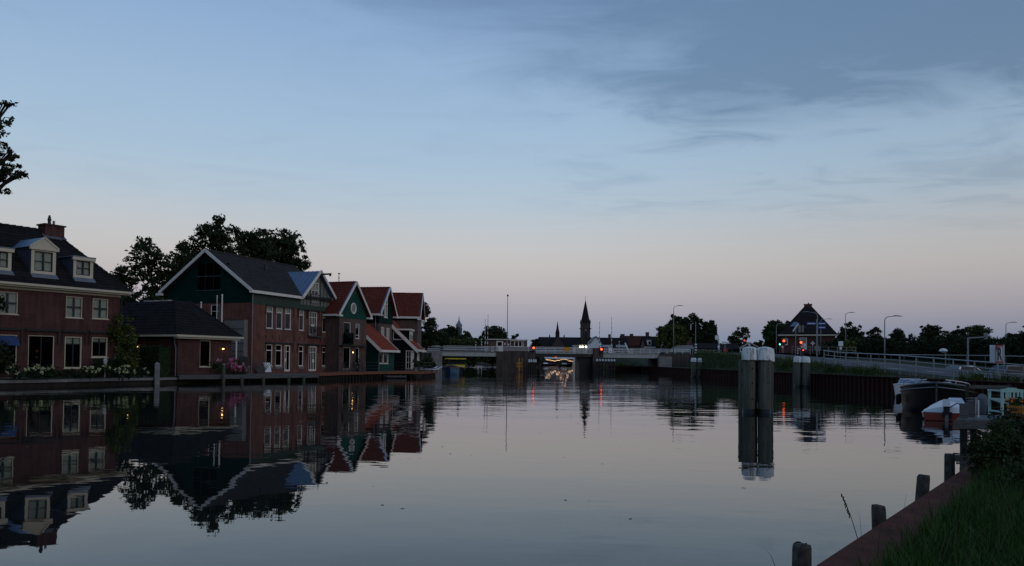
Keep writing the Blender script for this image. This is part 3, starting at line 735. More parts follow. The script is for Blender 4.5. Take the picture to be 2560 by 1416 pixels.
b = MB().box(-3.02, -1.72, 4.0, 4.95, 9.7, 10.88); b.box(-3.1, -1.64, 3.92, 5.03, 10.88, 10.98)
ch = b.build('chimney', 'brick_left', T)
MB().lathe([(.12, 10.98), (.1, 11.25), (.14, 11.3), (.06, 11.65)], (-2.5, 4.5, 0), 8).build('chimney_pot', 'dark_metal', ch); MB().lathe([(.08, 10.98), (.08, 11.3)], (-2.2, 4.5, 0), 8).build('chimney_pot', 'lead', ch)
MB().slab([(-3.12, 3.9, 9.93), (-1.62, 3.9, 9.93), (-1.62, 4.3, 10.2), (-3.12, 4.3, 10.2)], (0, -.05, .1)).build('flashing', 'lead', ch)
for (a0, a1, zt, ped) in ((-5.74, -4.21, 8.75, .62), (-3.08, -1.75, 8.45, 0), (-8.25, -6.89, 8.45, 0)):
    z0 = 7.0; v0 = .3; vb = (zt - 6.3) / sl - .5; DF = Face((0, v0), (1, 0), (0, -1)); wa0, wa1, wz0, wz1 = a0 + .2, a1 - .2, z0 + .28, zt - .22
    D = MB().wall(DF, [(a0, z0), (a1, z0), (a1, zt), (a0, zt)], [(wa0, wa1, wz0, wz1)], .1)
    d = D.build('dormer', 'cream_paint', T)
    b = MB()
    for a in (a0 + .002, a1 - .002): b.poly([(a, v0, z0), (a, vb, zt), (a, v0, zt)])
    b.build('dormer_cheek', 'lead_dark', d)
    if ped:
        m_ = (a0 + a1) / 2; vp = (zt + ped - 6.3) / sl - .5
        b = MB().slab([(a0 - .1, v0 - .06, zt), (a1 + .1, v0 - .06, zt), (m_, v0 - .06, zt + ped)], (0, .1, 0)); b.fbox(DF, a0 - .14, a1 + .14, -.02, .12, zt - .13, zt - .003)
        for s_ in (a0 - .14, a1 + .14): b.beam((s_, v0 - .05, zt + .02), (m_, v0 - .05, zt + ped + .06), .14, .1)
        b.build('pediment', 'cream_paint', d)
        b = MB()
        for s_ in (a0 - .12, a1 + .12): b.slab([(s_, v0 - .1, zt + .01), (m_, v0 - .1, zt + ped + .06), (m_, vp, zt + ped + .06), (s_, vb, zt + .01)], (0, 0, .03))
        b.build('dormer_roof', 'zinc', d)
    else:
        MB().box(a0 - .12, a1 + .12, v0 - .14, vb + .1, zt, zt + .07).build('dormer_roof', 'lead', d)
        MB().fbox(DF, a0 - .1, a1 + .1, -.02, .13, zt - .2, zt - .004).build('cornice', 'cream_paint', d)
    MB().slab([(a0 - .05, v0 - .02, z0 + .05), (a1 + .05, v0 - .02, z0 + .05), (a1 + .05, v0 - .3, z0 - .18), (a0 - .05, v0 - .3, z0 - .18)], (0, 0, .05)).build('flashing', 'lead', d)
    MB().fbox(DF, wa0, wa1, -.1, -.09, wz0, wz1).build('dormer_pane', 'glass', d)
    b = MB(); wm = (wa0 + wa1) / 2; zm = (wz0 + wz1) / 2
    b.fbox(DF, wa0, wa0 + .05, -.085, -.02, wz0, wz1); b.fbox(DF, wa1 - .05, wa1, -.085, -.02, wz0, wz1); b.fbox(DF, wm - .05, wm + .05, -.085, -.02, wz0, wz1)
    b.fbox(DF, wa0 + .05, wa1 - .05, -.083, -.024, zm - .025, zm + .025); b.fbox(DF, wa0 + .05, wa1 - .05, -.083, -.024, wz0, wz0 + .05); b.fbox(DF, wa0 + .05, wa1 - .05, -.083, -.024, wz1 - .05, wz1)
    b.build('dormer_window_frame', 'frame_dark', d)
    MB().fbox(DF, wa0, wa1, -.16, -.14, wz0, wz1).build('dormer_blind', 'blind', d)
LP = Matrix.Rotation(math.atan2(.84990, .52694), 3, 'Z')


def loc(org, ang, x, y, z=0): return Vector((org[0], org[1], 0)) + Matrix.Rotation(ang, 3, 'Z') @ Vector((x, y, 0)) + Vector((0, 0, z))


AL = math.atan2(.84990, .52694); OL = (-27.064, 54)
p = loc(OL, AL, -4.95, .9, 0); q = thing('table_lamp', 'small orange lit lamp glowing behind the dark garden door', 'lamp', (p.x, p.y, .6))
MB().lathe([(.12, .6), (.03, .65), (.03, 2.1)], (0, 0, 0), 8).build('stand', 'dark_metal', q); MB().ball((0, 0, 2.2), .1, 8).build('shade', 'ember', q); MB().ball((0, 0, 1.8), .075, 8).build('shade', 'ember', q)

# ------------------------------------------------------------------ garage with hipped roof
AG = math.atan2(.892, .451); OG = (-24.276, 57)
T = thing('brick_garage', 'low brick garage with black hipped roof and white gutters', 'garage', (*OG, .5), AG)
LS = Face((0, 0), (0, 1), (-1, 0))
b = MB().wall(FRONT, [(0, .4), (5.05, .4), (5.05, 3.35), (0, 3.35)], [(2.0, 3.01, 1.2, 3.17)]); b.wall(LS, [(0, .4), (8, .4), (8, 3.35), (0, 3.35)], [(4.3, 5.5, .55, 2.8)]); b.wall(Face((5.05, 0), (0, 1), (1, 0)), [(0, .4), (8, .4), (8, 3.35), (0, 3.35)])
b.build('wall', 'brick_left', T); MB().box(.2, 4.85, .8, 7.9, .5, 3.3).build('interior_shade', 'black_boards', T)  # added black filler makes the garage openings look dark inside
e0, e1, eb = -.5, 5.6, 8.4; top = 6.2; q0, q1, qv = 2.1, 3.4, 2.9; ez = 3.5
b = MB(); b.poly([(e0, -.5, ez), (e1, -.5, ez), (q1, qv, top), (q0, qv, top)]); b.poly([(e0, eb, ez), (e0, -.5, ez), (q0, qv, top), (q0, eb, top)]); b.poly([(e1, -.5, ez), (e1, eb, ez), (q1, eb, top), (q1, qv, top)])
b.poly([(q0, qv, top), (q1, qv, top), (q1, eb, top), (q0, eb, top)]); b.poly([(e0, -.5, ez), (e0, eb, ez), (e1, eb, ez), (e1, -.5, ez)]); b.poly([(e0, eb, ez), (q0, eb, top), (q1, eb, top), (e1, eb, ez)])
rf = b.build('roof', 'tile_dark', T)
v1 = Vector((0, qv + .5, top - ez)); l1 = v1.length; v2 = Vector((q0 - e0, 0, top - ez)); l2 = v2.length
t_ = MB().tiles((e0, -.5, ez + .03), (1, 0, 0), v1, l1, lambda s: (q0 - e0) * s / l1, lambda s: (e1 - e0) - (e1 - q1) * s / l1)
t_.tiles((e0, -.5, ez + .03), (0, 1, 0), v2, l2, lambda s: (qv + .5) * s / l2, lambda s: eb + .5); t_.build('roof_tiles', 'tile_dark', rf, kind='stuff')
b = MB()
for P0_, P1_ in (((e0, -.5, ez + .04), (q0, qv, top + .04)), ((e1, -.5, ez + .04), (q1, qv, top + .04))):
    P0_, P1_ = Vector(P0_), Vector(P1_)
    for i in range(12): b.tube([P0_.lerp(P1_, i / 12), P0_.lerp(P1_, (i + .97) / 12)], [.13, .10], 6)
b.build('hip_tiles', 'tile_dark', rf, kind='stuff')
b = MB()
for (y0, y1) in ((3.6, 4.5), (5.0, 6.4)): b.box(q0 - .05, q0 + .35, y0, y1, top + .02, top + .12)
b.build('ridge_capping', 'grey_white', rf)
b = MB().fbox(FRONT, e0 - .12, e1 + .12, .46, .62, ez - .12, ez + .03); b.fbox(LS, -.46, eb, .46, .62, ez - .115, ez + .025); b.build('gutter', 'cream_paint', T)
MB().fbox(FRONT, e0 + .1, e1 - .1, .003, .45, ez - .24, ez - .125).build('eaves_board', 'cream_paint', T)
window(T, FRONT, 2.0, 3.01, 1.2, 3.17, cols=(), fm='cream_paint', fw=.05)
dr = MB().fbox(LS, 4.3, 5.5, -.12, -.06, .55, 2.8).build('door', 'green_grey', T); MB().ball(LS(4.45, -.04, 1.6), .04, 6).build('handle', 'lead', dr)
MB().fbox(LS, 4.5, 5.3, .01, .06, 2.84, 3.1).build('door_head', 'cream_paint', T)
MB().tube([LS(.25, .08, 3.2), LS(.25, .08, 2.9), LS(.15, .05, 2.6), LS(.15, .05, .5)], .04, 6).build('downpipe', 'lead', T)
for i, (F_, a, z, lb, gr) in enumerate(((LS, 4.17, 2.67, 'warm lit wall lamp right of the garage door', 1), (LS, 5.09, 2.67, 'warm lit wall lamp left of the garage door, partly behind the shrub', .6), (FRONT, 4.14, 2.57, 'warm lit wall lamp on the garage wall beside its window', 1))):
    pw = loc(OG, AG, *F_(a, .1, z).xy); k = thing('wall_lamp', lb, 'lamp', (pw.x, pw.y, z), AG + (math.pi / 2 if F_ is LS else math.pi), group=None, absz=False)
    MB().box(-.07, .07, -.09, -.06, -.1, .12).build('back_plate', 'dark_metal', k); MB().ball((0, 0, 0), .062 * (1 if gr == 1 else .7), 8, (1.3, 1, .8)).build('bulb', 'lamp_warm', k); MB().lathe([(.13, .07), (.03, .14)], (0, 0, 0), 8).build('shade', 'dark_metal', k)
# white poles standing between garage and office
OGR = (-22.668, 68); AGR = math.atan2(.93521, .35408)
for v, z1, lb, r in ((4.74, 6.72, 'shortest white pole beside the upper side window of the green gabled office', .07), (3.0, 7.27, 'thinner of the two tall white poles before the green gable wall', .05), (2.45, 7.32, 'thicker of the two tall white poles before the green gable wall', .075)):
    p = loc(OGR, AGR, -.8, v); k = thing('white_pole', lb, 'pole', (p.x, p.y, .5)); MB().tube([(0, 0, .5), (0, 0, z1)], [r, r * .9], 8).build('shaft', 'white_paint', k); MB().ball((0, 0, z1), r * 1.3, 8).build('finial', 'white_paint', k)
p = loc(OGR, AGR, -.9, .75); k = thing('white_pole', 'low white post standing above the grey plank fence', 'pole', (p.x, p.y, .5)); MB().tube([(0, 0, .5), (0, 0, 3.3)], .07, 8).build('shaft', 'white_paint', k); MB().box(-.09, .09, -.09, .09, 3.3, 3.36).build('cap', 'white_paint', k)

# ------------------------------------------------------------------ the green gabled office
T = thing('green_gabled_office', 'large red brick office with green boarded gable, white bargeboards and zinc cross gable', 'building', (*OGR, .55), AGR)
SL_ = Face((0, 0), (0, 1), (-1, 0)); DW = 9.5; AP = 4.75; ZE = 7.75; ZR = 11.38; sm = (ZR - ZE) / (AP + .3)
win = {'u1': (2.07, 3.0, 4.57, 6.53), 'u2': (3.46, 4.36, 4.57, 6.53), 'u3': (4.72, 5.64, 4.57, 6.53), 'u4': (6.9, 7.65, 4.56, 6.5), 'ud': (8.48, 9.77, 4.15, 6.48), 'u6': (10.71, 11.44, 4.54, 6.44),
       'l1': (2.1, 2.99, 1.2, 3.13), 'l2': (3.45, 4.36, 1.2, 3.13), 'd1': (4.76, 5.61, .68, 3.13), 'l4': (6.91, 7.63, 1.18, 3.1), 'd2': (8.51, 9.78, .68, 3.1), 'l6': (10.72, 11.41, 1.17, 3.06)}
b = MB().wall(FRONT, [(0, .4), (12.3, .4), (12.3, 6.6), (0, 6.6)], list(win.values())); b.wall(SL_, [(0, .4), (DW, .4), (DW, 6.7), (0, 6.7)], [(3.47, 4.4, 4.6, 6.58)])
b.wall(Face((12.3, 0), (0, 1), (1, 0)), [(0, .4), (DW, .4), (DW, 7.7), (0, 7.7)]); b.wall(Face((0, DW), (1, 0), (0, 1)), [(0, .4), (12.3, .4), (12.3, 7.7), (0, 7.7)])
b.build('wall', 'brick_red', T); MB().box(.6, 12.1, 1.0, 9.2, .5, 7.2).build('interior_shade', 'black_boards', T); MB().box(.4, .6, 2.9, 6.5, 7.5, 10.3).build('interior_shade', 'black_boards', T)  # black fillers behind facade and gable panes stand in for room shade
gab = [(0, 6.7), (DW, 6.7), (DW, 7.9), (AP, ZR - .1), (0, 7.9)]; gw = (3.34, 6.02, 7.9, 10.3)
b = MB().wall(SL_, gab, [gw], .1); b.poly([(12.3, 0, 7.7), (12.3, DW, 7.7), (12.3, AP, ZR - .1)]); b.build('gable_wall', 'green_dark', T)
MB().wall(FRONT, [(0, 6.6), (12.3, 6.6), (12.3, 7.8), (0, 7.8)]).build('upper_wall', 'green_grey', T)
boards(MB(), FRONT, [(.02, 6.62), (12.28, 6.62), (12.28, 7.75), (.02, 7.75)], .16).build('weatherboards', 'green_grey', T, kind='stuff')
boards(MB(), SL_, [(0.02, 6.72), (DW - .02, 6.72), (DW - .02, 7.85), (AP, ZR - .2), (0.02, 7.85)], .2, [gw], .012).build('weatherboards', 'green_dark', T, kind='stuff')
w_ = MB(); wz = [7.9, 9.12, 10.3]
for a in (3.36, 4.2, 5.1, 6.0): w_.fbox(SL_, a - .04, a + .04, -.09, -.01, 7.9, 10.3)
for z in wz: w_.fbox(SL_, 3.34, 6.02, -.088, -.006, z - .04, z + .04)
wn = w_.build('gable_window', 'green_dark', T)
for (a0, a1) in ((3.4, 4.16), (4.24, 5.06), (5.14, 5.96)):
    for (z0, z1) in ((7.94, 9.08), (9.16, 10.26)): MB().fbox(SL_, a0, a1, -.07, -.06, z0, z1).build('pane', 'glass_dark', wn)
MB().fbox(SL_, 3.3, 6.06, -.005, .03, 9.09, 9.15).build('transom', 'lead_dark', wn); MB().fbox(SL_, 3.3, 6.06, -.005, .05, 7.83, 7.895).build('sill', 'lead_dark', wn)
window(T, SL_, 3.47, 4.4, 4.6, 6.58, cols=(), rows=(.72,), fw=.06)
RX0, RX1 = -.45, 12.7
b = MB(); b.slab([(RX0, -.3, ZE), (RX1, -.3, ZE), (RX1, AP, ZR), (RX0, AP, ZR)], (0, 0, -.1)); b.slab([(RX0, DW + .3, ZE), (RX1, DW + .3, ZE), (RX1, AP, ZR), (RX0, AP, ZR)], (0, 0, -.1))
rf = b.build('roof', 'tile_grey', T)
sv = Vector((0, AP + .3, ZR - ZE)); SLn = sv.length
# the cross gable hides the courses behind it
MB().tiles((RX0, -.3, ZE + .02), (1, 0, 0), sv, SLn, lambda s: 0, lambda s: RX1 - RX0, .3, .36, .035, .02).build('roof_tiles', 'tile_grey', rf, kind='stuff')
b = MB()
for i in range(30): b.tube([(RX0 + i * .438, AP, ZR + .03), (RX0 + (i + .97) * .438, AP, ZR + .04)], [.12, .13], 6)
b.build('ridge_tiles', 'tile_grey', rf, kind='stuff')
MB().lathe([(.09, ZE + sm * 3.5), (.09, ZE + sm * 3.5 + .5), (.13, ZE + sm * 3.5 + .52), (.02, ZE + sm * 3.5 + .62)], (5.6, 3.0, 0), 8).build('roof_vent', 'dark_metal', rf)
b = MB(); n_ = Vector((0, -(ZR - ZE), AP + .3)).normalized()
for (va, vb_) in ((-.42, AP), (DW + .42, AP)):
    MB().beam((RX0 - .03, va, ZE - .04), (RX0 - .03, vb_, ZR + .02), .07, .26, (0, 0, 1)).build('bargeboard', 'white_paint', T)
MB().fbox(SL_, DW + .05, DW + .75, .3, .5, ZE - .28, ZE - .06).build('barge_end', 'white_paint', T)
MB().fbox(FRONT, -.52, 6.95, .18, .44, ZE - .22, ZE + .02).build('gutter', 'white_paint', T); MB().fbox(FRONT, 12.25, 12.95, .16, .44, ZE - .3, ZE - .05).build('gutter', 'white_paint', T)
MB().fbox(FRONT, -.3, 6.9, .04, .18, ZE - .14, ZE - .02).build('eaves_board', 'grey_white', T)
# cross gable
xa, za, xl, xr, zl_ = 9.62, 10.45, 6.9, 12.4, 7.7; gy = -.04; CG = Face((0, gy), (1, 0), (0, -1))
gwin = (8.72, 9.95, 7.3, 9.35)
MB().wall(CG, [(xl + .12, 7.05), (xr - .12, 7.05), (xr - .12, 7.75), (xa, za - .1), (xl + .12, 7.75)], [gwin], .12).build('cross_gable_wall', 'grey_boards', T)
b = MB()
for i in range(9):
    a = xl + .5 + i * .56
    if gwin[0] - .1 < a < gwin[1] + .1: continue
    zt = min(zl_ + (a - xl) * (za - zl_) / (xa - xl), zl_ + (xr - a) * (za - zl_) / (xr - xa)) - .2
    if zt > 7.15: b.fbox(CG, a - .05, a + .05, .002, .035, 7.06, zt)
b.build('cover_strip', 'green_grey', T, kind='stuff')
wn = window(T, CG, *gwin, cols=(.5,), rows=(.62,), fw=.1, glass='glass', blind=.4, name='loft_door')
b = MB().fbox(CG, 8.72, 9.95, .02, .05, 7.32, 8.12); b.build('balcony_panel', 'grey_white', wn)
b = MB()
for k in range(3):
    c = CG(8.95 + .385 * k, .07, 7.72); pts = [c + Vector((.17 * math.cos(t * math.pi / 8), 0, .34 * math.sin(t * math.pi / 8))) for t in range(17)]; b.tube(pts, .022, 4, False)
for z in (7.3, 8.14): b.fbox(CG, 8.6, 10.07, .05, .09, z - .025, z + .025)
for a in (8.62, 10.05): b.fbox(CG, a - .02, a + .02, .052, .088, 7.3, 8.2)
b.build('balcony_rail', 'dark_metal', wn)
zm_ = lambda v: ZE + (v + .3) * sm
for side, (xe) in ((-1, xl - .1), (1, xr + .1)):
    wdt = abs(xa - xe); sl2 = (za - zl_) / wdt; vmax = (za - ZE) / sm - .3; npan = 8
    for i in range(npan):
        va, vb_ = -.5 + (vmax + .5) * i / npan, -.5 + (vmax + .5) * (i + 1) / npan
        def low(v):
            z = max(zl_ + .03, zm_(v) - .02); return (xa + side * wdt * (za - z) / (za - zl_), z)
        (xA, zA), (xB, zB) = low(va), low(vb_)
        pts = [(xa, va, za + .05), (xA, va, zA + .05), (xB, vb_ - .012, zB + .05), (xa, vb_ - .012, za + .05)]
        pn = MB().slab(pts, (0, 0, -.05)).build('zinc_panel', 'zinc', rf)
        if i: MB().beam((xa, va - .006, za + .075), (xA, va - .006, zA + .075), .03, .05).build('zinc_panel', 'lead', rf)
for xe_ in (xl - .18, xr + .18): MB().beam((xe_, -.52, zl_ - .02), (xa, -.52, za + .04), .07, .26).build('bargeboard', 'white_paint', T)
b = MB().beam((xa, .3, za - .28), (xa, -1.65, za - .28), .12, .16); b.box(xa - .05, xa + .05, -1.62, -1.45, za - .5, za - .36); b.build('hoist_beam', 'dark_metal', T)
for k in ('u1', 'u2', 'u3', 'u4', 'u6'): window(T, FRONT, *win[k], cols=(), rows=(.78,), fw=.07, mw=.07, glass='glass', blind=.26 if k != 'u4' else .24)
for k in ('l1', 'l2', 'l4', 'l6'): window(T, FRONT, *win[k], cols=(), rows=(.74,), fw=.07, mw=.08)
window(T, FRONT, *win['d1'], cols=(.3,), rows=(.78,), fw=.11, name='door', sill=False, panel=[(0.02, .36, .36, .50), (.02, .98, 0.0, .07)])
window(T, FRONT, *win['d2'], cols=(.26, .5, .74), rows=(.78,), fw=.10, name='door', sill=False, panel=[(.5, .74, .34, .48), (.04, .96, 0.0, .07)])
window(T, FRONT, *win['ud'], cols=(.26, .5, .74), rows=(.78,), fw=.10, name='balcony_door', sill=False, panel=[(.3, .72, .36, .46), (.04, .96, 0, .06)])
MB().fbox(FRONT, 8.25, 10.1, .003, .38, 3.98, 4.1).build('balcony_floor', 'green_grey', T)
b = MB()
for z in (4.2, 5.0): b.fbox(FRONT, 8.28, 10.07, .33, .37, z - .02, z + .02)
for i in range(19): a = 8.3 + i * .098; b.fbox(FRONT, a - .011, a + .011, .341, .359, 4.1, 5.0)
for a in (8.29, 10.05): b.fbox(FRONT, a - .02, a + .02, .003, .33, 4.98, 5.02); b.fbox(FRONT, a - .02, a + .02, .003, .33, 4.18, 4.22)
for k in range(4): b.tube([FRONT(8.5 + k * .45 + .16 * math.cos(t * .785), .37, 4.6 + .22 * math.sin(t * .785)) for t in range(9)], .02, 4, False)
b.build('balcony_railing', 'dark_metal', T)
for a0, a1, z in ((1.93, 5.97, 3.27), (6.6, 7.95, 3.25), (8.1, 10.1, 3.25), (10.5, 11.8, 3.2), (1.93, 5.97, 6.62), (6.6, 7.95, 6.58), (8.1, 10.1, 6.56), (10.5, 11.8, 6.52)): awning(T, FRONT, a0, a1, z, .85)
for a in (1.05, 2.0, 2.97, 3.93, 4.91, 6.2, 6.96, 7.7, 10.4, 11.0, 11.7): MB().fbox(FRONT, a - .025, a + .025, .003, .035, 3.62, 3.98).build('wall_tie', 'dark_metal', T)
for k in ('l1', 'l2', 'l4', 'l6'): MB().fbox(FRONT, win[k][0], win[k][1], .003, .05, win[k][2] - .26, win[k][2] - .065).build('brick_sill', 'grey_boards', T)
for a in (.06, 12.18): MB().tube([FRONT(a, .1, 7.5), FRONT(a, .1, .6)], .05, 7).build('downpipe', 'grey_metal', T)
# grey clad lift shaft against the side wall
an = MB().fbox(SL_, .3, 2.5, .003, .5, .5, 5.2).build('grey_cladding', 'grey_boards', T)
b = MB()
for z in (5.24, 4.45, 3.2, 2.5):
    for i in range(12): b.fbox(SL_, .38 + i * .18, .46 + i * .18, .49, .52, z - .1, z)
b.build('vent_slots', 'dark_metal', an, kind='stuff')
# plank fence in front of the side wall
p = loc(OGR, AGR, -.6, -.3); k = thing('plank_fence', 'weathered grey plank fence beside the office corner', 'fence', (p.x, p.y, .5), AGR + math.pi / 2, absz=False)
for i in range(12): MB().box(i * .17, i * .17 + .15, 0, .04, 0, 1.55 + RND.uniform(-.1, .12)).build('plank', 'wood_grey', k)
for z in (.4, 1.2): MB().box(0, 2.02, .042, .09, z, z + .08).build('rail', 'wood_grey', k)
p = loc(OGR, AGR, .4, -.7); k = thing('agave_plant', 'fan of tall grey upright leaves before the office corner', 'plant', (p.x, p.y, .55), absz=False)
for i in range(11):
    a = -1.1 + i * .22; MB().slab([(math.sin(a) * .1, .02 * i, 0), (math.sin(a) * .1 + .12, .02 * i, 0), (math.sin(a) * 1.15 + .03, .02 * i + .1, 1.5 * math.cos(a * .7))], (0, .02, 0)).build('leaf', 'wood_grey', k)
p = loc(OGR, AGR, 1.3, -.9); k = thing('sign_board', 'pale blank notice board leaning by the office wall', 'sign', (p.x, p.y, .55), AGR, absz=False)
MB().slab([(-.4, 0, .12), (.45, 0, .12), (.45, .18, .95), (-.4, .18, .95)], (0, .03, 0)).build('panel', 'sign_white', k)
for a in (-.3, .35): MB().beam((a, .06, 0), (a, .22, .8), .05, .05).build('leg', 'wood_grey', k)

# ------------------------------------------------------------------ red-roofed gable house with round window
OA = (-17.26, 78)
T = thing('round_window_house', 'red roofed brick house with green gable and oval window', 'house', (*OA, .6), AGR)
wa = {'u1': (.89, 2.2, 3.47, 5.6), 'u2': (3.1, 3.87, 4.02, 5.55), 'l1': (.9, 2.21, .84, 3.08), 'l2': (3.13, 3.89, 1.43, 3.06)}; WA, AZ, EZ, apx = 5.25, 9.75, 6.4, 2.63
b = MB().wall(FRONT, [(0, .4), (WA, .4), (WA, 6.0), (0, 6.0)], list(wa.values()))
b.wall(SL_, [(0, .4), (8.5, .4), (8.5, 6.4), (0, 6.4)]); b.wall(Face((WA, 0), (0, 1), (1, 0)), [(0, .4), (8.5, .4), (8.5, 6.4), (0, 6.4)]); b.build('wall', 'brick_brown', T); MB().box(.1, 5.15, .9, 8.3, .5, 5.9).build('interior_shade', 'black_boards', T)  # black box added behind the panes as room darkness
MB().wall(FRONT, [(0, 6.0), (WA, 6.0), (WA, 6.4), (apx, AZ - .1), (0, 6.4)]).build('gable_wall', 'green_paint', T)
boards(MB(), FRONT, [(0.02, 6.02), (WA - .02, 6.02), (WA - .02, 6.38), (apx, AZ - .16), (0.02, 6.38)], .2, (), .01).build('weatherboards', 'green_paint', T, kind='stuff')
b = MB(); c = FRONT(2.58, .05, 7.08); b.tube([c + Vector((.44 * math.cos(t * math.pi / 12), 0, .52 * math.sin(t * math.pi / 12))) for t in range(25)], .075, 6, False)
rw = b.build('round_window', 'white_paint', T, smooth=True)
MB().poly([FRONT(2.58 + .43 * math.cos(t * math.pi / 12), .055, 7.08 + .51 * math.sin(t * math.pi / 12)) for t in range(24)]).build('pane', 'glass', rw)
MB().poly([FRONT(2.58 + .43 * math.cos(t * math.pi / 12), .045, 7.08 + .51 * math.sin(t * math.pi / 12)) for t in range(24)]).build('curtain', 'curtain', rw)


def gable_roof(T, x0, x1, xm, ze, zr, v0, v1, m, barge='white_paint', bw=.24, trim='zinc', tw=.26):
    b = MB()
    for xe in (x0, x1): b.slab([(xe, v0, ze), (xe, v1, ze), (xm, v1, zr), (xm, v0, zr)], (0, 0, -.09))
    rf = b.build('roof', m, T); t_ = MB()
    for xe in (x0, x1):
        s_ = Vector((xm - xe, 0, zr - ze)); t_.tiles((xe, v0 + .12, ze + .02), (0, 1, 0), s_, s_.length, lambda s: 0, lambda s: v1 - v0 - .12, tw, .34)
    t_.build('roof_tiles', m, rf, kind='stuff'); b = MB(); n = int((v1 - v0) / .4)
    for i in range(n): b.tube([(xm, v0 + .05 + i * .4, zr + .03), (xm, v0 + .44 + i * .4, zr + .045)], [.12, .13], 6)
    b.build('ridge_tiles', m, rf, kind='stuff')
    for xe in (x0, x1):
        k = (xe - xm) / abs(xe - xm) * .08; MB().beam((xe + k, v0 - .03, ze - .1), (xm, v0 - .03, zr + .02), .06, bw).build('bargeboard', barge, T)
        if trim: MB().slab([(xe, v0 - .06, ze + .05), (xm, v0 - .06, zr + .10), (xm, v0 + .16, zr + .10), (xe, v0 + .16, ze + .05)], (0, 0, .03)).build('verge_trim', trim, T)
    return rf


rf = gable_roof(T, -.35, WA + .35, apx, EZ, AZ, -.35, 8.7, 'tile_red')
MB().slab([(.55, 1.2, 7.62), (.55, 1.9, 7.62), (.98, 1.9, 8.1), (.98, 1.2, 8.1)], (-.08, 0, .08)).build('skylight', 'lead', rf)
for x0, x1 in ((-.55, .1), (WA - .1, WA + .55)): MB().box(x0, x1, -.42, .0, EZ - .28, EZ - .1).build('barge_end', 'white_paint', T)
MB().fbox(SL_, .0, 8.5, .28, .45, EZ - .24, EZ - .05).build('gutter', 'white_paint', T)
window(T, FRONT, *wa['u1'], cols=(.48,), fw=.06, sill=False, name='balcony_door', inner='green_dark'); window(T, FRONT, *wa['u2'], cols=(), rows=(.2,), fw=.06, glass='glass', blind=.25)
window(T, FRONT, *wa['l1'], cols=(.48,), fw=.06, sill=False, name='door', inner='green_dark'); window(T, FRONT, *wa['l2'], cols=(), fw=.06)
b = MB().fbox(FRONT, .7, 2.45, .16, .19, 3.45, 4.5); b.build('balcony_glass', 'glass_dark', T)
b = MB().fbox(FRONT, .66, 2.5, .15, .2, 4.5, 4.54); b.fbox(FRONT, .66, 2.5, .003, .2, 3.36, 3.45); b.build('balcony_rail', 'green_dark', T)
MB().fbox(FRONT, .1, 4.65, .003, .5, 3.2, 3.28).build('canopy', 'dark_metal', T)
MB().tube([FRONT(-.12, .1, 6.0), FRONT(-.12, .1, .7)], .045, 6).build('downpipe', 'dark_metal', T)
MB().ball(FRONT(.45, .03, 2.35), .12, 8, (1, .4, 1)).build('wall_plaque', 'rust', T)
p = loc(OA, AGR, 2.5, -.12); k = thing('wall_lamp', 'lit round wall lamp between door and window of the oval window house', 'lamp', (p.x, p.y, 2.57), AGR, absz=False)
MB().box(-.05, .05, .04, .1, -.1, .1).build('back_plate', 'dark_metal', k); MB().ball((0, 0, 0), .06, 8).build('bulb', 'lamp_warm', k)
p = loc(OA, AGR, 2.75, -.5); k = thing('potted_conifer', 'slim dark conifer in a pot under the lit wall lamp', 'plant', (p.x, p.y, .6), absz=False)
MB().lathe([(.16, 0), (.22, .35), (.2, .35)], (0, 0, 0), 10).build('pot', 'tile_dark', k); bush_mesh('foliage', [(0, 0, .9, .26, .26, .6), (0, 0, 1.5, .14, .14, .4)], .07, 4, .12, 18, 'leaf_hedge', k)
# weather vane turret behind
p = at(847, 712, 95); k = thing('weather_vane', 'small turret with weathercock behind the red roofs', 'weather vane', (p.x, p.y, 9.5))
MB().lathe([(1.0, 9.5), (.9, 10.2), (.35, 10.75), (.12, 11.2)], (0, 0, 0), 8).build('turret', 'tile_dark', k); MB().tube([(0, 0, 11.1), (0, 0, 12.2)], .04, 5).build('rod', 'dark_metal', k)
MB().slab([(-.13, 0, 12.2), (.1, 0, 12.17), (.17, 0, 12.34), (.02, 0, 12.28), (-.1, 0, 12.36)], (0, .03, 0)).build('cock', 'dark_metal', k); MB().ball((0, 0, 11.7), .09, 6).build('ball', 'dark_metal', k)

# ------------------------------------------------------------------ second red-roofed house (dark boarded gable) with lean-to
AB = math.atan2(.98, .2); OB = (-14.98, 88)
T = thing('narrow_gable_house', 'middle red roofed brick house with black boarded gable and tall white window', 'house', (*OB, .6), AB)
wb = [(.73, 1.8, 4.39, 5.58), (2.44, 3.49, 4.0, 5.54)]; gwb = (1.54, 2.81, 6.68, 9.1)
b = MB().wall(FRONT, [(0, .4), (4.5, .4), (4.5, 5.95), (0, 5.95)], wb); b.wall(SL_, [(0, .4), (9, .4), (9, 5.95), (0, 5.95)]); b.wall(Face((4.5, 0), (0, 1), (1, 0)), [(0, .4), (9, .4), (9, 7), (0, 7)]); b.build('wall', 'brick_brown', T); MB().box(.1, 4.4, .9, 8.8, .5, 6.9).build('interior_shade', 'black_boards', T)  # inner black box is added shade, so the windows stay dark
b = MB().wall(FRONT, [(0, 5.95), (4.5, 5.95), (4.5, 7.05), (2.45, 10.0), (0, 7.05)], [gwb], .1); b.wall(SL_, [(0, 5.95), (9, 5.95), (9, 7.05), (0, 7.05)]); b.build('gable_wall', 'black_boards', T)
boards(MB(), FRONT, [(0.02, 5.97), (4.48, 5.97), (4.48, 7.0), (2.45, 9.9), (0.02, 7.0)], .18, [gwb]).build('weatherboards', 'green_dark', T, kind='stuff')
gable_roof(T, -.35, 4.85, 2.45, 7.05, 10.13, -.4, 9.2, 'tile_red')
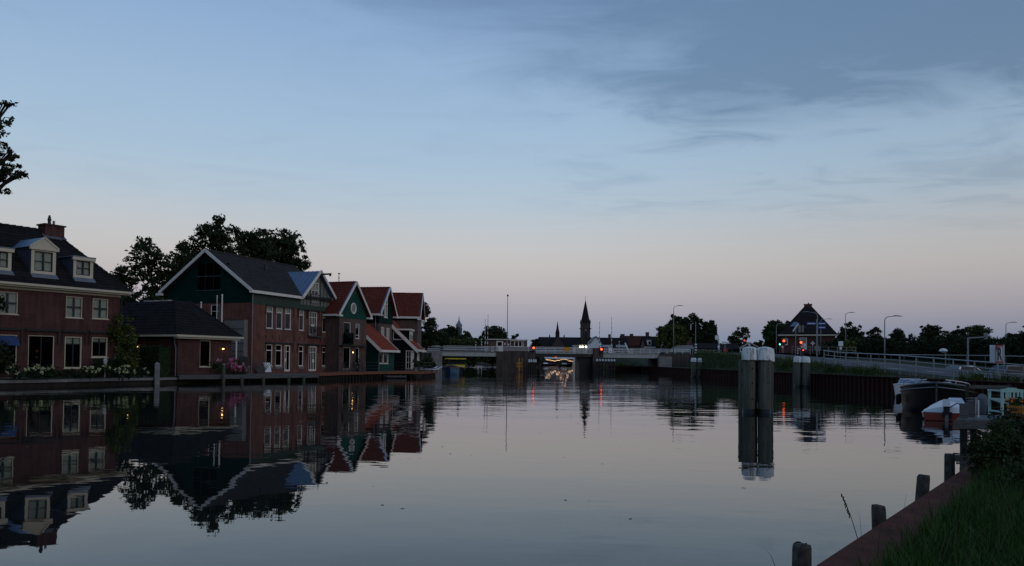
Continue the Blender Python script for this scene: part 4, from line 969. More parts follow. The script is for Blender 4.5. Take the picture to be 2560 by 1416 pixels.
MB().fbox(SL_, -.3, 9.2, .3, .46, 6.8, 7.02).build('gutter', 'white_paint', T)
for x0, x1 in ((-.5, .1), (4.4, 5.0)): MB().box(x0, x1, -.46, -.05, 6.76, 6.94).build('barge_end', 'white_paint', T)
window(T, FRONT, *gwb, cols=(.5,), rows=(.66,), fw=.12, mw=.1, glass='glass', blind=1.0)
for q_ in wb: window(T, FRONT, *q_, cols=(.33, .66), fw=.10, mw=.06, glass='glass', blind=1.0, sill=False)
MB().tube([SL_(.35, .1, 6.8), SL_(.35, .1, 3.5)], .045, 6).build('downpipe', 'lead', T)
OM = (-14.14, 83)
T = thing('lean_to', 'dark green lean-to with bright red tiled roof and white trim', 'lean-to', (*OM, .6), AB)
rz = lambda v: 3.18 + .9 * v; wm_ = [(.32, 1.66, 1.42, 2.84), (1.78, 3.1, 1.42, 2.84)]
b = MB().wall(FRONT, [(0, .5), (4.9, .5), (4.9, 3.05), (0, 3.05)], wm_, .1); b.build('front_wall', 'green_paint', T)
MB().poly([SL_(0, 0, .5), SL_(2.8, 0, .5), SL_(2.8, 0, rz(2.8)), SL_(0, 0, rz(0))]).build('side_wall', 'green_dark', T); MB().poly([(4.9, 0, .5), (4.9, 2.8, .5), (4.9, 2.8, rz(2.8)), (4.9, 0, rz(0))]).build('side_wall', 'green_dark', T)
b = MB().slab([(-.3, -.4, rz(-.4)), (5.15, -.4, rz(-.4)), (5.15, 1.6, rz(1.6)), (4.85, 1.6, rz(1.6)), (4.85, 2.9, rz(2.9)), (-.3, 2.9, rz(2.9))], (0, 0, -.1)); rf = b.build('roof', 'tile_bright', T)
s_ = Vector((0, 1, .9)); MB().tiles((-.3, -.4, rz(-.4) + .02), (1, 0, 0), s_, 3.3 * 1.345, lambda s: 0, lambda s: 5.4 if s < 2.6 else 5.1, .26, .34).build('roof_tiles', 'tile_bright', rf, kind='stuff')
MB().beam((-.33, -.5, rz(-.5) - .03), (-.33, 2.95, rz(2.95) - .03), .07, .3).build('bargeboard', 'white_paint', T); MB().beam((5.18, -.5, rz(-.5) + .02), (5.18, 1.62, rz(1.62) + .02), .07, .2).build('bargeboard', 'white_paint', T)
MB().fbox(FRONT, -.4, 5.3, .42, .56, 2.66, 2.9).build('gutter', 'white_paint', T); MB().beam((4.83, 1.6, rz(1.6) + .1), (4.83, 2.95, rz(2.95) + .1), .05, .3).build('flashing', 'lead', T)
for q_ in wm_: window(T, FRONT, *q_, cols=(), fw=.10, glass='glass')
for q_ in wm_: MB().fbox(FRONT, q_[0] + .1, q_[0] + .45, -.2, -.18, 1.5, 2.7).build('curtain', 'curtain', T); MB().fbox(FRONT, q_[1] - .4, q_[1] - .1, -.2, -.18, 1.5, 2.7).build('curtain', 'curtain', T)
MB().tube([FRONT(.08, .06, 2.6), FRONT(.08, .06, .6)], .04, 6).build('downpipe', 'lead', T)

# ------------------------------------------------------------------ third red-roofed house and its lean-to
AC = math.atan2(1, -.02); OC = (-12.09, 100)
T = thing('end_house', 'farthest red roofed house of the row, its roof slope facing us', 'house', (*OC, .6), AC)
b = MB().wall(SL_, [(0, .4), (9, .4), (9, 7.35), (0, 7.35)]); b.wall(FRONT, [(0, .4), (5.5, .4), (5.5, 7.35), (0, 7.35)], [(.9, 1.9, 3.6, 5.6), (3.0, 4.2, 3.6, 5.6)]); b.build('wall', 'brick_brown', T)
MB().wall(FRONT, [(0, 7.35), (5.5, 7.35), (2.75, 10.4)]).build('gable_wall', 'green_grey', T); MB().fbox(SL_, 0, 9, .002, .03, 6.9, 7.3).build('eaves_board', 'black_boards', T)
gable_roof(T, -.4, 5.9, 2.75, 7.32, 10.52, -.42, 9.2, 'tile_red', trim='lead_dark')
MB().fbox(SL_, -.45, 9.2, .34, .5, 7.12, 7.36).build('gutter', 'white_paint', T); MB().box(5.3, 6.0, -.5, .0, 6.95, 7.15).build('barge_end', 'white_paint', T); MB().box(-.5, .05, -.5, -.03, 6.95, 7.11).build('barge_end', 'white_paint', T)
for q_ in ((.9, 1.9, 3.6, 5.6), (3.0, 4.2, 3.6, 5.6)): window(T, FRONT, *q_, cols=(.5,), fw=.08)
for a in (.3, 2.4): MB().tube([FRONT(a, .1, 7.0), FRONT(a, .1, 2)], .045, 6).build('downpipe', 'lead', T)
ON = (-11.48, 92.5); ANN = math.pi / 2
T = thing('lean_to', 'black boarded lean-to with wide white bargeboard and small flat dormer', 'lean-to', (*ON, .6), ANN)
rz = lambda v: 3.32 + .957 * v
tri = [SL_(1.38, 0, 4.25), SL_(2.5, 0, 4.25), SL_(2.5, 0, 5.25)]
b = MB().wall(SL_, [(0, .5), (3.6, .5), (3.6, rz(3.6) - .05), (0, rz(0) - .05)], [(.05, 1.02, .75, 2.97)], .08); b.build('side_wall', 'black_boards', T)
boards(MB(), SL_, [(0.01, .52), (3.59, .52), (3.59, rz(3.6) - .1), (0.01, rz(0) - .1)], .2, [(-.02, 1.07, .7, 3.02), (1.25, 2.65, 4.1, 5.4)], .012).build('weatherboards', 'black_boards', T, kind='stuff')
MB().wall(FRONT, [(0, .5), (7.4, .5), (7.4, 3.2), (0, 3.2)], [(2.6, 5.2, 1.8, 3.0)], .08).build('front_wall', 'black_boards', T)
b = MB()
b.beam(tri[0] + Vector((-.03, 0, 0)), tri[1] + Vector((-.03, 0, 0)), .06, .09); b.beam(tri[1] + Vector((-.032, 0, 0)), tri[2] + Vector((-.032, 0, 0)), .09, .06, (0, 1, 0)); b.beam(tri[2] + Vector((-.034, 0, 0)), tri[0] + Vector((-.034, 0, 0)), .06, .06)
tw_ = b.build('triangle_window', 'white_paint', T); MB().poly([p + Vector((-.02, 0, 0)) for p in tri]).build('pane', 'glass_dark', tw_)
b = MB().slab([(-.32, -.4, rz(-.4)), (7.6, -.4, rz(-.4)), (7.6, 3.7, rz(3.7)), (-.32, 3.7, rz(3.7))], (0, 0, -.1)); rf = b.build('roof', 'tile_bright', T)
s_ = Vector((0, 1, .957)); MB().tiles((-.3, -.4, rz(-.4) + .02), (1, 0, 0), s_, 4.05 * 1.384, lambda s: 0, lambda s: 7.85, .26, .34).build('roof_tiles', 'tile_bright', rf, kind='stuff')
MB().beam((-.35, -.5, rz(-.5) - .06), (-.35, 3.75, rz(3.75) - .06), .07, .36).build('bargeboard', 'white_paint', T); MB().beam((7.63, -.5, rz(-.5)), (7.63, 1.5, rz(1.5)), .07, .2).build('bargeboard', 'white_paint', T)
MB().fbox(FRONT, -.42, 7.75, .42, .56, 2.84, 3.1).build('gutter', 'white_paint', T)
d = MB().box(1.5, 4.6, .85, 2.6, 3.8, 5.4).build('dormer', 'black_boards', T); MB().box(1.3, 4.8, .62, 2.8, 5.4, 5.58).build('dormer_roof', 'white_paint', d)
DF = Face((0, .84), (1, 0), (0, -1))
for i in range(3): MB().fbox(DF, 1.6 + i * 1.0, 2.5 + i * 1.0, .0, .05, 4.2, 5.35).build('dormer_window', 'white_paint', d); MB().fbox(DF, 1.7 + i, 2.4 + i, .05, .06, 4.3, 5.25).build('dormer_pane', 'glass', d)
window(T, SL_, .05, 1.02, .75, 2.97, cols=(.36, .68), rows=(.36, .68), fw=.09, mw=.045, name='door', sill=False, panel=[(0.02, .36, .0, 1.0)])
window(T, FRONT, 2.6, 5.2, 1.8, 3.0, cols=(.2, .4, .6, .8), fw=.1, glass='glass', blind=1)
# ------------------------------------------------------------------ left quay, decks, posts and gardens
qk = thing('stone_quay', 'low quay of pale kerb stones in front of the brick house', 'quay wall', (-29.83, 45.8, 0), 0, absz=False)
ql = [(-39.5, 31.2), (-29.83, 45.8), (-26.08, 53.38), (-24.16, 56.9)]; kb = None
for (x0, y0), (x1, y1) in zip(ql[:-1], ql[1:]):
    L_ = math.hypot(x1 - x0, y1 - y0); n = max(1, round(L_ / 1.45)); d = Vector(((x1 - x0) / L_, (y1 - y0) / L_, 0)); ang = math.atan2(d.y, d.x); st = L_ / n
    for i in range(n):
        l_ = st - .025; k = MB().box(0, l_, .0, .55, .26, .43).build('kerb_stone', 'concrete', qk); k.location = (x0 + 29.83 + d.x * st * i, y0 - 45.8 + d.y * st * i, RND.uniform(-.008, .008)); k.rotation_euler = (0, 0, ang)
g = MB()
for (x0, y0), (x1, y1) in zip(ql[:-1], ql[1:]): g.poly([(x0 + 29.83 - .12, y0 - 45.8 + .08, -1), (x1 + 29.83 - .12, y1 - 45.8 + .08, -1), (x1 + 29.83 - .12, y1 - 45.8 + .08, .27), (x0 + 29.83 - .12, y0 - 45.8 + .08, .27)])
g.build('revetment', 'wood_dark', qk)
structure(MB().poly([(-40, 31.6, .42), (-30.2, 46.2, .44), (-26.5, 53.7, .44), (-24.6, 57.2, .46), (-25.4, 57.8, .56), (-27.4, 54.2, .56), (-31.2, 46.8, .56), (-41, 32, .56)]).build('quay_path', 'paving'))
dk = thing('grey_deck', 'long weathered grey timber deck on piles before the office', 'deck', (-22, 60, 0), 0, absz=False)
ed = [(-24.0, 56.6), (-21.9, 58.2), (-19.9, 61.2), (-17.6, 64.6), (-16.3, 66.2), (-17.0, 69.5), (-21.9, 64.0), (-24.7, 57.4)]; dd = lambda p: (p[0] + 22, p[1] - 60)
MB().slab([(*dd(p), .60) for p in ed], (0, 0, -.09)).build('planking', 'wood_grey', dk)
g = MB()
for a, b_ in zip(ed[:4], ed[1:5]): g.beam((*dd(a), .40), (*dd(b_), .40), .07, .2)
g.build('edge_beam', 'wood_grey', dk)
for x, y in ((-20.6, 60.0), (-19.5, 61.7), (-18.1, 63.8), (-17.2, 65.0)):
    pl = MB().tube([(*dd((x, y)), -.6), (*dd((x, y)), .42)], [.13, .12], 8).build('pile', 'wood_pile', dk)
bd = thing('brown_deck', 'red brown timber deck on dark piling along the red roofed houses', 'deck', (-13, 78, 0), 0, absz=False)
ed = [(-16.3, 66.3), (-15.45, 72), (-12.95, 79), (-8.95, 81.6), (-8.55, 89), (-9.4, 95), (-11.4, 95), (-11.6, 92), (-13.6, 90), (-15.2, 83.2), (-17.4, 75), (-17.8, 69.4)]; dd = lambda p: (p[0] + 13, p[1] - 78)
MB().slab([(*dd(p), .62) for p in ed], (0, 0, -.10)).build('planking', 'wood_brown', bd)
g = MB(); h = MB()
for a, b_ in zip(ed[:5], ed[1:6]):
    g.beam((*dd(a), .53), (*dd(b_), .53), .06, .22); L_ = math.hypot(b_[0] - a[0], b_[1] - a[1]); n = int(L_ / .55)
    for i in range(n):
        t_ = (i + .5) / n; x, y = a[0] + (b_[0] - a[0]) * t_, a[1] + (b_[1] - a[1]) * t_; MB().beam((*dd((x - .14, y + .05)), -.5), (*dd((x - .14, y + .05)), .42), .26, .12).build('pile', 'wood_dark', bd)
g.build('edge_beam', 'wood_brown', bd)
# thin railing on the deck
rl = thing('deck_railing', 'thin dark wire railing along the brown deck edge', 'railing', (-13, 78, .6), 0, absz=False)
pts = [(-15.6, 72.2), (-14.4, 75.6), (-13.1, 79.2), (-11.1, 80.5), (-9.2, 81.8), (-8.95, 84), (-8.8, 86.3)]
for x, y in pts: MB().tube([(x + 13, y - 78, 0), (x + 13, y - 78, 1.0)], .025, 5).build('post', 'dark_metal', rl)
for z in (.35, .65, .98): MB().tube([(x + 13, y - 78, z) for x, y in pts], .015, 4).build('rail', 'dark_metal', rl)
# floating landing stage in front of deck
p = at(988, 938, 78.5); k = thing('landing_stage', 'low grey floating landing stage before the brown deck', 'jetty', (p.x, p.y, 0), .45, absz=False); MB().box(-1.0, 1.0, -.5, .5, .12, .26).build('planking', 'wood_grey', k)
for x in (-.8, .8): MB().lathe([(.2, -.1), (.2, .12)], (x, 0, 0), 8).build('float', 'rubber', k)
# sun beds and pot plants at the deck end
for i, (px, lb, m_) in enumerate(((1070, 'pale sun lounger at the far end of the brown deck', 'hull_white'), (1082, 'low white lounge seat at the deck corner nearest the boats', 'hull_white'))):
    p = at(px, 925, 85.5); k = thing('sun_lounger', lb, 'lounger', (p.x, p.y, .62), .3, absz=False); MB().box(-.9, .6, -.3, .3, .22, .3).build('seat', m_, k); MB().beam((.55, 0, .28), (1.0, 0, .55), .6, .07).build('backrest', m_, k)
    for x in (-.8, .5): MB().box(x - .03, x + .03, -.28, .28, 0, .22).build('leg', 'grey_metal', k)
    MB().box(-.6, .2, -.28, .28, .3, .38).build('cushion', 'awning_blue', k)
for i, (px, D, lb) in enumerate(((1052, 85.8, 'leafy palm-like plant in a grey pot near the deck end'), (1038, 83.6, 'leafy potted shrub beside the white garden door'))):
    p = at(px, 925, D); k = thing('potted_plant', lb, 'plant', (p.x, p.y, .62), absz=False); MB().lathe([(.2, 0), (.28, .45), (.25, .45)], (0, 0, 0), 10).build('pot', 'grey_boards', k); bush_mesh('foliage', [(0, 0, .95, .5, .5, .45)], .13, 2.6, .25, 16, 'leaf_mid', k)
p = at(880, 926, 77.5)
for px, D, lb in ((868, 76.5, 'dark patio chair by the glass door of the oval window house'), (902, 79.0, 'dark patio chair at the corner of the oval window house')):
    p = at(px, 930, D); k = thing('patio_chair', lb, 'chair', (p.x, p.y, .62), .4, absz=False); MB().box(-.22, .22, -.22, .22, .4, .44).build('seat', 'dark_metal', k); MB().beam((-.22, 0, .44), (-.3, 0, .9), .44, .03).build('backrest', 'dark_metal', k)
    for x in (-.2, .2):
        for y in (-.2, .2): MB().tube([(x, y, 0), (x, y, .4)], .018, 5).build('leg', 'dark_metal', k)
# mooring posts on the left bank
for px, D, z1, r, m_, lb in ((392, 55.2, 1.42, .16, 'concrete', 'square pale grey mooring post on the quay before the garage'), (558.5, 58.4, 1.35, .125, 'wood_pile', 'weathered wooden mooring post with pale cap before the pink hydrangea'), (622, 62.4, 1.15, .09, 'wood_grey', 'thin grey post at the end of the plank fence')):
    p = at(px, 950, D); k = thing('mooring_post', lb, 'post', (p.x, p.y, 0), .6)
    if m_ == 'concrete': MB().box(-r, r, -r, r, -.6, z1).build('shaft', m_, k); MB().lathe([(r * 1.35, z1), (r * .2, z1 + .12)], (0, 0, 0), 4, math.pi / 4).build('cap', m_, k)
    else: MB().tube([(0, 0, -.6), (.01, 0, z1)], [r, r * .95], 9).build('shaft', m_, k); MB().lathe([(r * 1.1, z1), (r * 1.05, z1 + .06), (r * .3, z1 + .1)], (0, 0, 0), 9).build('cap', 'lead', k)
# gardens: hydrangeas, hedge, climbers
def flower_bush(name, label, base, lobes, leaf_m, petals, nfl, fr, cat='shrub', leaf=.09):
    k = thing(name, label, cat, base, 0, absz=False); bush_mesh('foliage', lobes, leaf, 3.2, .22, 18, leaf_m, k)
    P = []
    for i in range(nfl):
        l = RND.choice(lobes); a, e = RND.uniform(0, 6.28), RND.uniform(-.1, 1.3); d = Vector((math.cos(a) * math.cos(e), math.sin(a) * math.cos(e), math.sin(e)))
        if d.y > .45: d.y = -d.y
        c = Vector((l[0] + d.x * l[3], l[1] + d.y * l[4], l[2] + d.z * l[5])); P.append(c)
    for m_, part in petals:
        pts = np.concatenate([np.array(c)[None] + NR.normal(size=(16, 3)) * fr * .42 for c in P[part::len(petals)]]); V, Fq = leaf_quads(pts, fr * .42, .2); np_mesh('flower', V, Fq, m_, k, 'stuff')
    return k
p = at(82, 938, 46.9); flower_bush('hydrangea', 'row of cream white hydrangeas under the wide garden door', (p.x, p.y, .55), [(-.7, -.5, .35, .55, .4, .42), (0, .1, .35, .55, .4, .45), (.6, .7, .35, .5, .4, .4)], 'leaf_hedge', [('petal_white', 0)], 26, .10)
p = at(292, 938, 51.0); flower_bush('hydrangea', 'wide row of cream white hydrangeas right of the narrow garden door', (p.x, p.y, .5), [(-1.3, -1.0, .35, .5, .45, .4), (-.5, -.2, .38, .6, .45, .45), (.35, .4, .38, .6, .45, .42), (1.1, .9, .32, .55, .45, .42)], 'leaf_hedge', [('petal_white', 0)], 44, .10)
p = at(527, 936, 60.0); flower_bush('hydrangea', 'green shrub with a few pale pink flowers before the garage', (p.x, p.y, .5), [(-.3, 0, .6, .75, .6, .65), (.4, .2, .65, .6, .5, .6)], 'leaf_mid', [('petal_pale', 0)], 9, .13)
p = at(588, 936, 60.6); flower_bush('hydrangea', 'shrub covered in deep pink flowers right of the wooden mooring post', (p.x, p.y, .5), [(0, 0, .7, .65, .55, .65), (.25, .1, .4, .6, .5, .4)], 'leaf_mid', [('petal_pink', 0), ('petal_pink', 1), ('petal_pale', 2)], 62, .12)
p = loc(OG, AG, -.9, 1.55); k = thing('clipped_hedge', 'tall clipped dark hedge block beside the garage', 'hedge', (p.x, p.y, .5), AG, absz=False)
pts = NR.uniform([-.62, -1.45, 0], [.62, 1.45, 2.2], (9000, 3)); q = np.abs(pts / np.array([.62, 1.45, 1.1]) - np.array([0, 0, 1])); pts = pts[q.max(1) > .78]; V, Fq = leaf_quads(pts, .06); np_mesh('foliage', V, Fq, 'leaf_hedge', k); MB().box(-.48, .48, -1.3, 1.3, 0, 2.05).build('core', 'leaf_hedge', k)
p = loc(OL, AL, -.6, -.75); k = thing('clipped_hedge', 'low dark hedge under the last ground floor window of the brick house', 'hedge', (p.x, p.y, .6), AL, absz=False)
pts = NR.uniform([-1.5, -.35, 0], [1.6, .35, 1.15], (5000, 3)); V, Fq = leaf_quads(pts, .06); np_mesh('foliage', V, Fq, 'leaf_hedge', k)
p = loc(OL, AL, -.15, -.35); k = thing('climbing_shrub', 'tall climbing shrub covering the right corner of the brick house', 'shrub', (p.x, p.y, .6), absz=False)
MB().tube([(0, 0, 0), (.1, 0, 1.5), (-.1, 0, 3)], [.08, .06, .03], 6).build('stem', 'bark', k); bush_mesh('foliage', [(-.1, 0, 3.4, .95, .6, .75), (.25, 0, 2.6, .85, .6, .8), (.45, .1, 1.5, .7, .6, 1.0), (-.7, -.1, 3.0, .55, .4, .5), (.5, .1, .6, .7, .6, .6)], .1, 5, .3, 20, 'leaf_olive', k)
p = loc(OL, AL, -8.2, -1.0); k = thing('climbing_shrub', 'dark leafy shrub at the left picture edge before the house', 'shrub', (p.x, p.y, .6), absz=False)
MB().tube([(0, 0, 0), (.1, 0, 2.5), (0, 0, 4.5)], [.1, .07, .03], 6).build('stem', 'bark', k); bush_mesh('foliage', [(-.5, 0, 4.4, .8, .6, .8), (0, 0, 1.3, .9, .6, .9), (.2, 0, .7, .9, .5, .5)], .1, 5, .3, 20, 'leaf_hedge', k)
for i, (x, w_) in enumerate(((-5.1, 'beneath the wide garden door'), (-3.1, 'before the narrow garden door'))):
    p = loc(OL, AL, x, -.55); k = thing('low_shrub', 'low dark green planting ' + w_, 'shrub', (p.x, p.y, .52), AL, absz=False); bush_mesh('foliage', [(-.6, 0, .2, .7, .45, .3), (.5, 0, .2, .7, .45, .28)], .07, 3, .2, 18, 'leaf_hedge', k)
p = at(263, 905, 50.6); k = thing('garden_lantern', 'small pale lantern on a post among the white hydrangeas', 'lantern', (p.x, p.y, .55), absz=False)
MB().tube([(0, 0, 0), (0, 0, .85)], .025, 6).build('post', 'grey_white', k); MB().lathe([(.1, .85), (.15, 1.1), (.16, 1.11), (.03, 1.25)], (0, 0, 0), 4).build('head', 'grey_white', k)

# ------------------------------------------------------------------ the bridge
BO = (-14.58, 130.0); BA = math.atan2(10.0, 46.01)
bp = lambda a, o=0.0, z=0.0: loc(BO, BA, a, o, z)
T = thing('road_bridge', 'low concrete road bridge with opening middle span across the canal', 'bridge', (*BO, 0), BA)
MB().box(2.9, 12.4, 0, 9, 2.56, 3.36).build('left_span', 'concrete_pale', T); MB().box(2.9, 12.4, -.12, .0, 3.28, 3.42).build('left_kerb', 'concrete', T)
MB().box(31.2, 41.6, 0, 9, 2.58, 3.34).build('right_span', 'concrete_pale', T); MB().box(31.2, 41.6, -.12, 0, 3.27, 3.42).build('right_kerb', 'concrete_pale', T)
b = MB().box(19.1, 29.3, .2, 8.8, 2.62, 3.22); b.build('opening_span', 'black_paint', T)
MB().box(19.1, 29.25, .0, .2, 3.12, 3.24).build('edge_girder', 'grey_metal', T); MB().box(19.1, 29.25, .04, .2, 2.66, 2.98).build('edge_girder', 'dark_metal', T)
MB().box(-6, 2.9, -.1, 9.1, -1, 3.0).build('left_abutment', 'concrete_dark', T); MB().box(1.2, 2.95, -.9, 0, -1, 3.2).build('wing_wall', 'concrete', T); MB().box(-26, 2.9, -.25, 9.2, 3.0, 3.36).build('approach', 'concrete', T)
SK = .2125


def pier(a0, a1, o0, o1, z0, z1): return MB().hexa([(a0 + SK * o0, o0, z0), (a1 + SK * o0, o0, z0), (a1 + SK * o1, o1, z0), (a0 + SK * o1, o1, z0), (a0 + SK * o0, o0, z1), (a1 + SK * o0, o0, z1), (a1 + SK * o1, o1, z1), (a0 + SK * o1, o1, z1)])


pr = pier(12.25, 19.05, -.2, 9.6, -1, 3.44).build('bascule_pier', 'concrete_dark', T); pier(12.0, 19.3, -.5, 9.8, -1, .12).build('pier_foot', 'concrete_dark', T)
pier(29.3, 31.2, -.2, 9.4, -1, 4.25).build('rest_pier', 'concrete_dark', T); pier(26.9, 29.3, .6, 9.2, -1, 2.6).build('rest_pier', 'black_paint', T)  # the black block stands in for the shadow beneath the opening span
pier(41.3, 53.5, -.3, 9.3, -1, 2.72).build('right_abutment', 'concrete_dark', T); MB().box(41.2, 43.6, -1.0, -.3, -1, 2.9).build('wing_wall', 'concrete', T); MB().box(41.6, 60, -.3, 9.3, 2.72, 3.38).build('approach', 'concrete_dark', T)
MB().box(-26, 62, .3, 8.7, 3.37, 3.40).build('roadway', 'asphalt', T)
# depth gauge painted on the pier
b = MB()
for i in range(16): b.box(16.62, 16.62 + (.2 if i % 5 == 0 else .13), -.225, -.21, .18 + i * .14, .25 + i * .14)
b.build('gauge_scale', 'gauge_paint', pr)
for ch_, z in (('1', 1.72), ('2', .92), ('3', .12)):
    text_part(pr, ch_, .85, (16.15, -.22, z), 'gauge_paint', 'gauge_number')
b = MB()
for x0, x1, z0, z1 in ((15.75, 15.83, .8, 1.62), (16.45, 16.53, .8, 1.62), (15.83, 16.45, 1.55, 1.62), (15.83, 16.45, .8, .87)): b.box(x0, x1, -.218, -.208, z0, z1)
b.build('gauge_border', 'gauge_paint', pr)
# railings: posts and rails
def railing(T, a0, a1, step, z0, z1, rails, pm, rm, o=-.06, pw=.07):
    n = max(1, round((a1 - a0) / step))
    for i in range(n + 1): a = a0 + (a1 - a0) * i / n; MB().box(a - pw / 2, a + pw / 2, o - pw / 2, o + pw / 2, z0, z1 + .02).build('railing_post', pm, T)
    for k, r in rails: MB().box(a0 - .1, a1 + .1, o - .05 - r, o - .042, z0 + (z1 - z0) * k - r, z0 + (z1 - z0) * k + r).build('railing_rail', rm, T)
RA = [(1.0, .035), (.74, .03), (.5, .03), (.26, .03)]
railing(T, -8, 2.6, 2.6, 3.36, 4.22, [(1.0, .035), (.45, .03), (0.08, .03)], 'rail_blue', 'rail_white'); railing(T, 3.3, 12.3, 2.27, 3.36, 4.24, RA, 'rail_blue', 'rail_white', -.16, .1)
railing(T, 12.5, 18.9, 1.6, 3.44, 4.26, RA, 'rail_blue', 'rail_white', -.1); railing(T, 19.2, 29.2, 1.67, 3.24, 4.26, [(1.0, .05), (.74, .05), (.5, .05), (.26, .05), (.06, .04)], 'rail_white', 'rail_white', .1)
railing(T, 31.4, 41.4, 1.7, 3.36, 4.22, RA, 'rail_white', 'rail_white'); railing(T, 41.6, 47.5, 1.5, 3.4, 4.2, RA[:3], 'rail_white', 'rail_white'); railing(T, -8, 47, 2.75, 3.36, 4.2, [(1.0, .035), (.5, .03)], 'rail_blue', 'rail_white', 8.9)
railing(T, 47.5, 53, 1.4, 3.38, 4.15, [(1.0, .035), (.55, .03)], 'rail_metal', 'rail_metal', -1.0)
# control cabin
p = bp(11.9, 2.2); T = thing('bridge_cabin', 'small flat roofed bridge keeper cabin with white door and windows', 'cabin', (p.x, p.y, 3.42), BA)
b = MB().wall(FRONT, [(0, 3.42), (6.2, 3.42), (6.2, 5.45), (0, 5.45)], [(.75, 1.95, 3.45, 5.28), (3.2, 5.6, 4.3, 5.36)], .1); b.wall(SL_, [(0, 3.42), (3, 3.42), (3, 5.45), (0, 5.45)]); b.wall(Face((6.2, 0), (0, 1), (1, 0)), [(0, 3.42), (3, 3.42), (3, 5.45), (0, 5.45)]); b.build('wall', 'brick_brown', T)
MB().box(-.45, 6.4, -.4, 3.3, 5.46, 5.58).build('roof', 'white_paint', T); MB().fbox(FRONT, 3.1, 5.9, .0, .3, 5.33, 5.44).build('window_head', 'white_paint', T)
window(T, FRONT, .75, 1.95, 3.45, 5.28, cols=(), rows=(.5,), fw=.22, mw=.1, name='door', sill=False, panel=[(.1, .9, .02, .5)]); window(T, FRONT, 3.2, 5.6, 4.3, 5.36, cols=(.3, .62, .9), fw=.1, mw=.14)
for a, z in ((2.15, 4.62), (2.75, 4.5)): MB().fbox(FRONT, a, a + .22, .003, .03, z, z + .3).build('notice', 'sign_white', T)
# flag pole, barriers, posts, signals
p = bp(14.1, -.02); k = thing('flag_pole', 'tall grey pole with ball top on the bridge pier', 'pole', (p.x, p.y, 3.44)); MB().tube([(0, 0, 3.44), (0, 0, 12.85)], [.08, .05], 8).build('shaft', 'rail_metal', k); MB().ball((0, 0, 12.95), .17, 10).build('ball', 'dark_metal', k)
def boom(a, o, z1, label, lean=0.0, r=.065):
    p = bp(a, o); k = thing('boom_barrier', label, 'barrier', (p.x, p.y, 3.4), 0, 'raised boom barriers on the bridge'); n = int((z1 - 4.3) / .42)
    MB().box(-.18, .18, -.2, .2, 3.4, 4.25).build('housing', 'grey_white', k)
    for c_, m_ in ((0, 'boom_red'), (1, 'sign_white')):
        for i in range(c_, n, 2): MB().tube([(lean * i * .42, 0, 4.25 + i * .42), (lean * (i + 1) * .42, 0, 4.25 + (i + 1) * .42)], [r * (1 - .5 * i / n), r * (1 - .5 * (i + 1) / n)], 6).build('boom_section', m_, k)
boom(10.4, .6, 9.2, 'shorter red and white raised boom left of the cabin', -.006); boom(10.95, 1.4, 9.85, 'taller red and white raised boom left of the cabin', .01)
boom(30.7, .6, 9.3, 'red and white raised boom above the right red signal'); boom(33.0, .8, 9.95, 'red and white raised boom farthest right on the bridge')
def striped(x, y, z0, z1, label, r=.08, n=None, mcols=('black_paint', 'sign_white')):
    k = thing('striped_post', label, 'post', (x, y, z0), 0, absz=False); n = n or max(3, int((z1 - z0) / .2)); h = (z1 - z0) / n
    for c_ in (0, 1):
        for i in range(c_, n, 2): MB().tube([(0, 0, i * h), (0, 0, (i + 1) * h)], r, 8).build('band', mcols[c_], k)
    return k
for a, o, z1, lb in ((9.2, 3.0, 5.3, 'left thin black and white post behind the bridge railing'), (9.75, .35, 5.55, 'thin black and white post standing nearest the left booms'), (31.7, 2.5, 5.25, 'black and white post between the two right booms'), (34.3, .5, 5.5, 'black and white post right of the last boom'), (43.3, 3, 5.2, 'black and white post before the brick shop')): p = bp(a, o); striped(p.x, p.y, 3.4, z1, lb, .07)
def signal(x, y, z, label, m_='signal_red', r=.17, pole0=None, rz_=0.0, hood=True, name='traffic_signal'):
    k = thing(name, label, 'traffic light', (x, y, z), rz_, absz=False); b = MB().box(-.17, .17, 0, .14, -.75, .27); b.build('housing', 'black_paint', k); MB().ball((0, -.03, 0), r, 12, (1, .55, 1)).build('lit_lens', m_, k, smooth=True)
    MB().ball((0, .02, -.45), .12, 8, (1, .4, 1)).build('unlit_lens', 'dark_metal', k)
    if hood: MB().lathe([(r * 1.05, 0), (r * 1.02, .02)], (0, -.05, r + .02), 8).build('hood', 'black_paint', k)
    if pole0 is not None: MB().tube([(0, .09, pole0 - z), (0, .09, -.7)], .05, 6).build('pole', 'grey_metal', k)
    return k
p = bp(18.6, -.5); signal(p.x, p.y, 4.1, 'bright red ship signal left of the opening span', pole0=3.0); p = bp(30.7, -.5); signal(p.x, p.y, 4.02, 'bright red ship signal right of the opening span', pole0=3.0)
p = bp(22.6, -.02); k = thing('span_light', 'small dim orange lights under the opening span', 'light', (p.x, p.y, 2.56), BA, absz=False); MB().box(-.3, .3, -.06, .06, -.05, .1).build('housing', 'black_paint', k)
for x in (-.13, .13): MB().ball((x, -.07, 0), .07, 6).build('lens', 'ember', k)
p = bp(24.1, -.06); k = thing('orange_plate', 'square orange sign plate on the opening span railing', 'sign', (p.x, p.y, 3.6), BA, absz=False); MB().slab([(0, 0, .45 - .4), (.35, 0, 0), (1.0, 0, 0), (1.0, 0, .72), (0, 0, .72)], (0, -.03, 0)).build('plate', 'sign_orange', k)
p = bp(27.0, -.1); k = thing('control_box', 'pale cabinets on the opening span railing', 'cabinet', (p.x, p.y, 3.3), BA, absz=False)
for x, w_, h in ((-.6, .5, .95), (.15, .75, .85)): MB().box(x, x + w_, -.2, .0, 0, h).build('cabinet', 'grey_white', k)
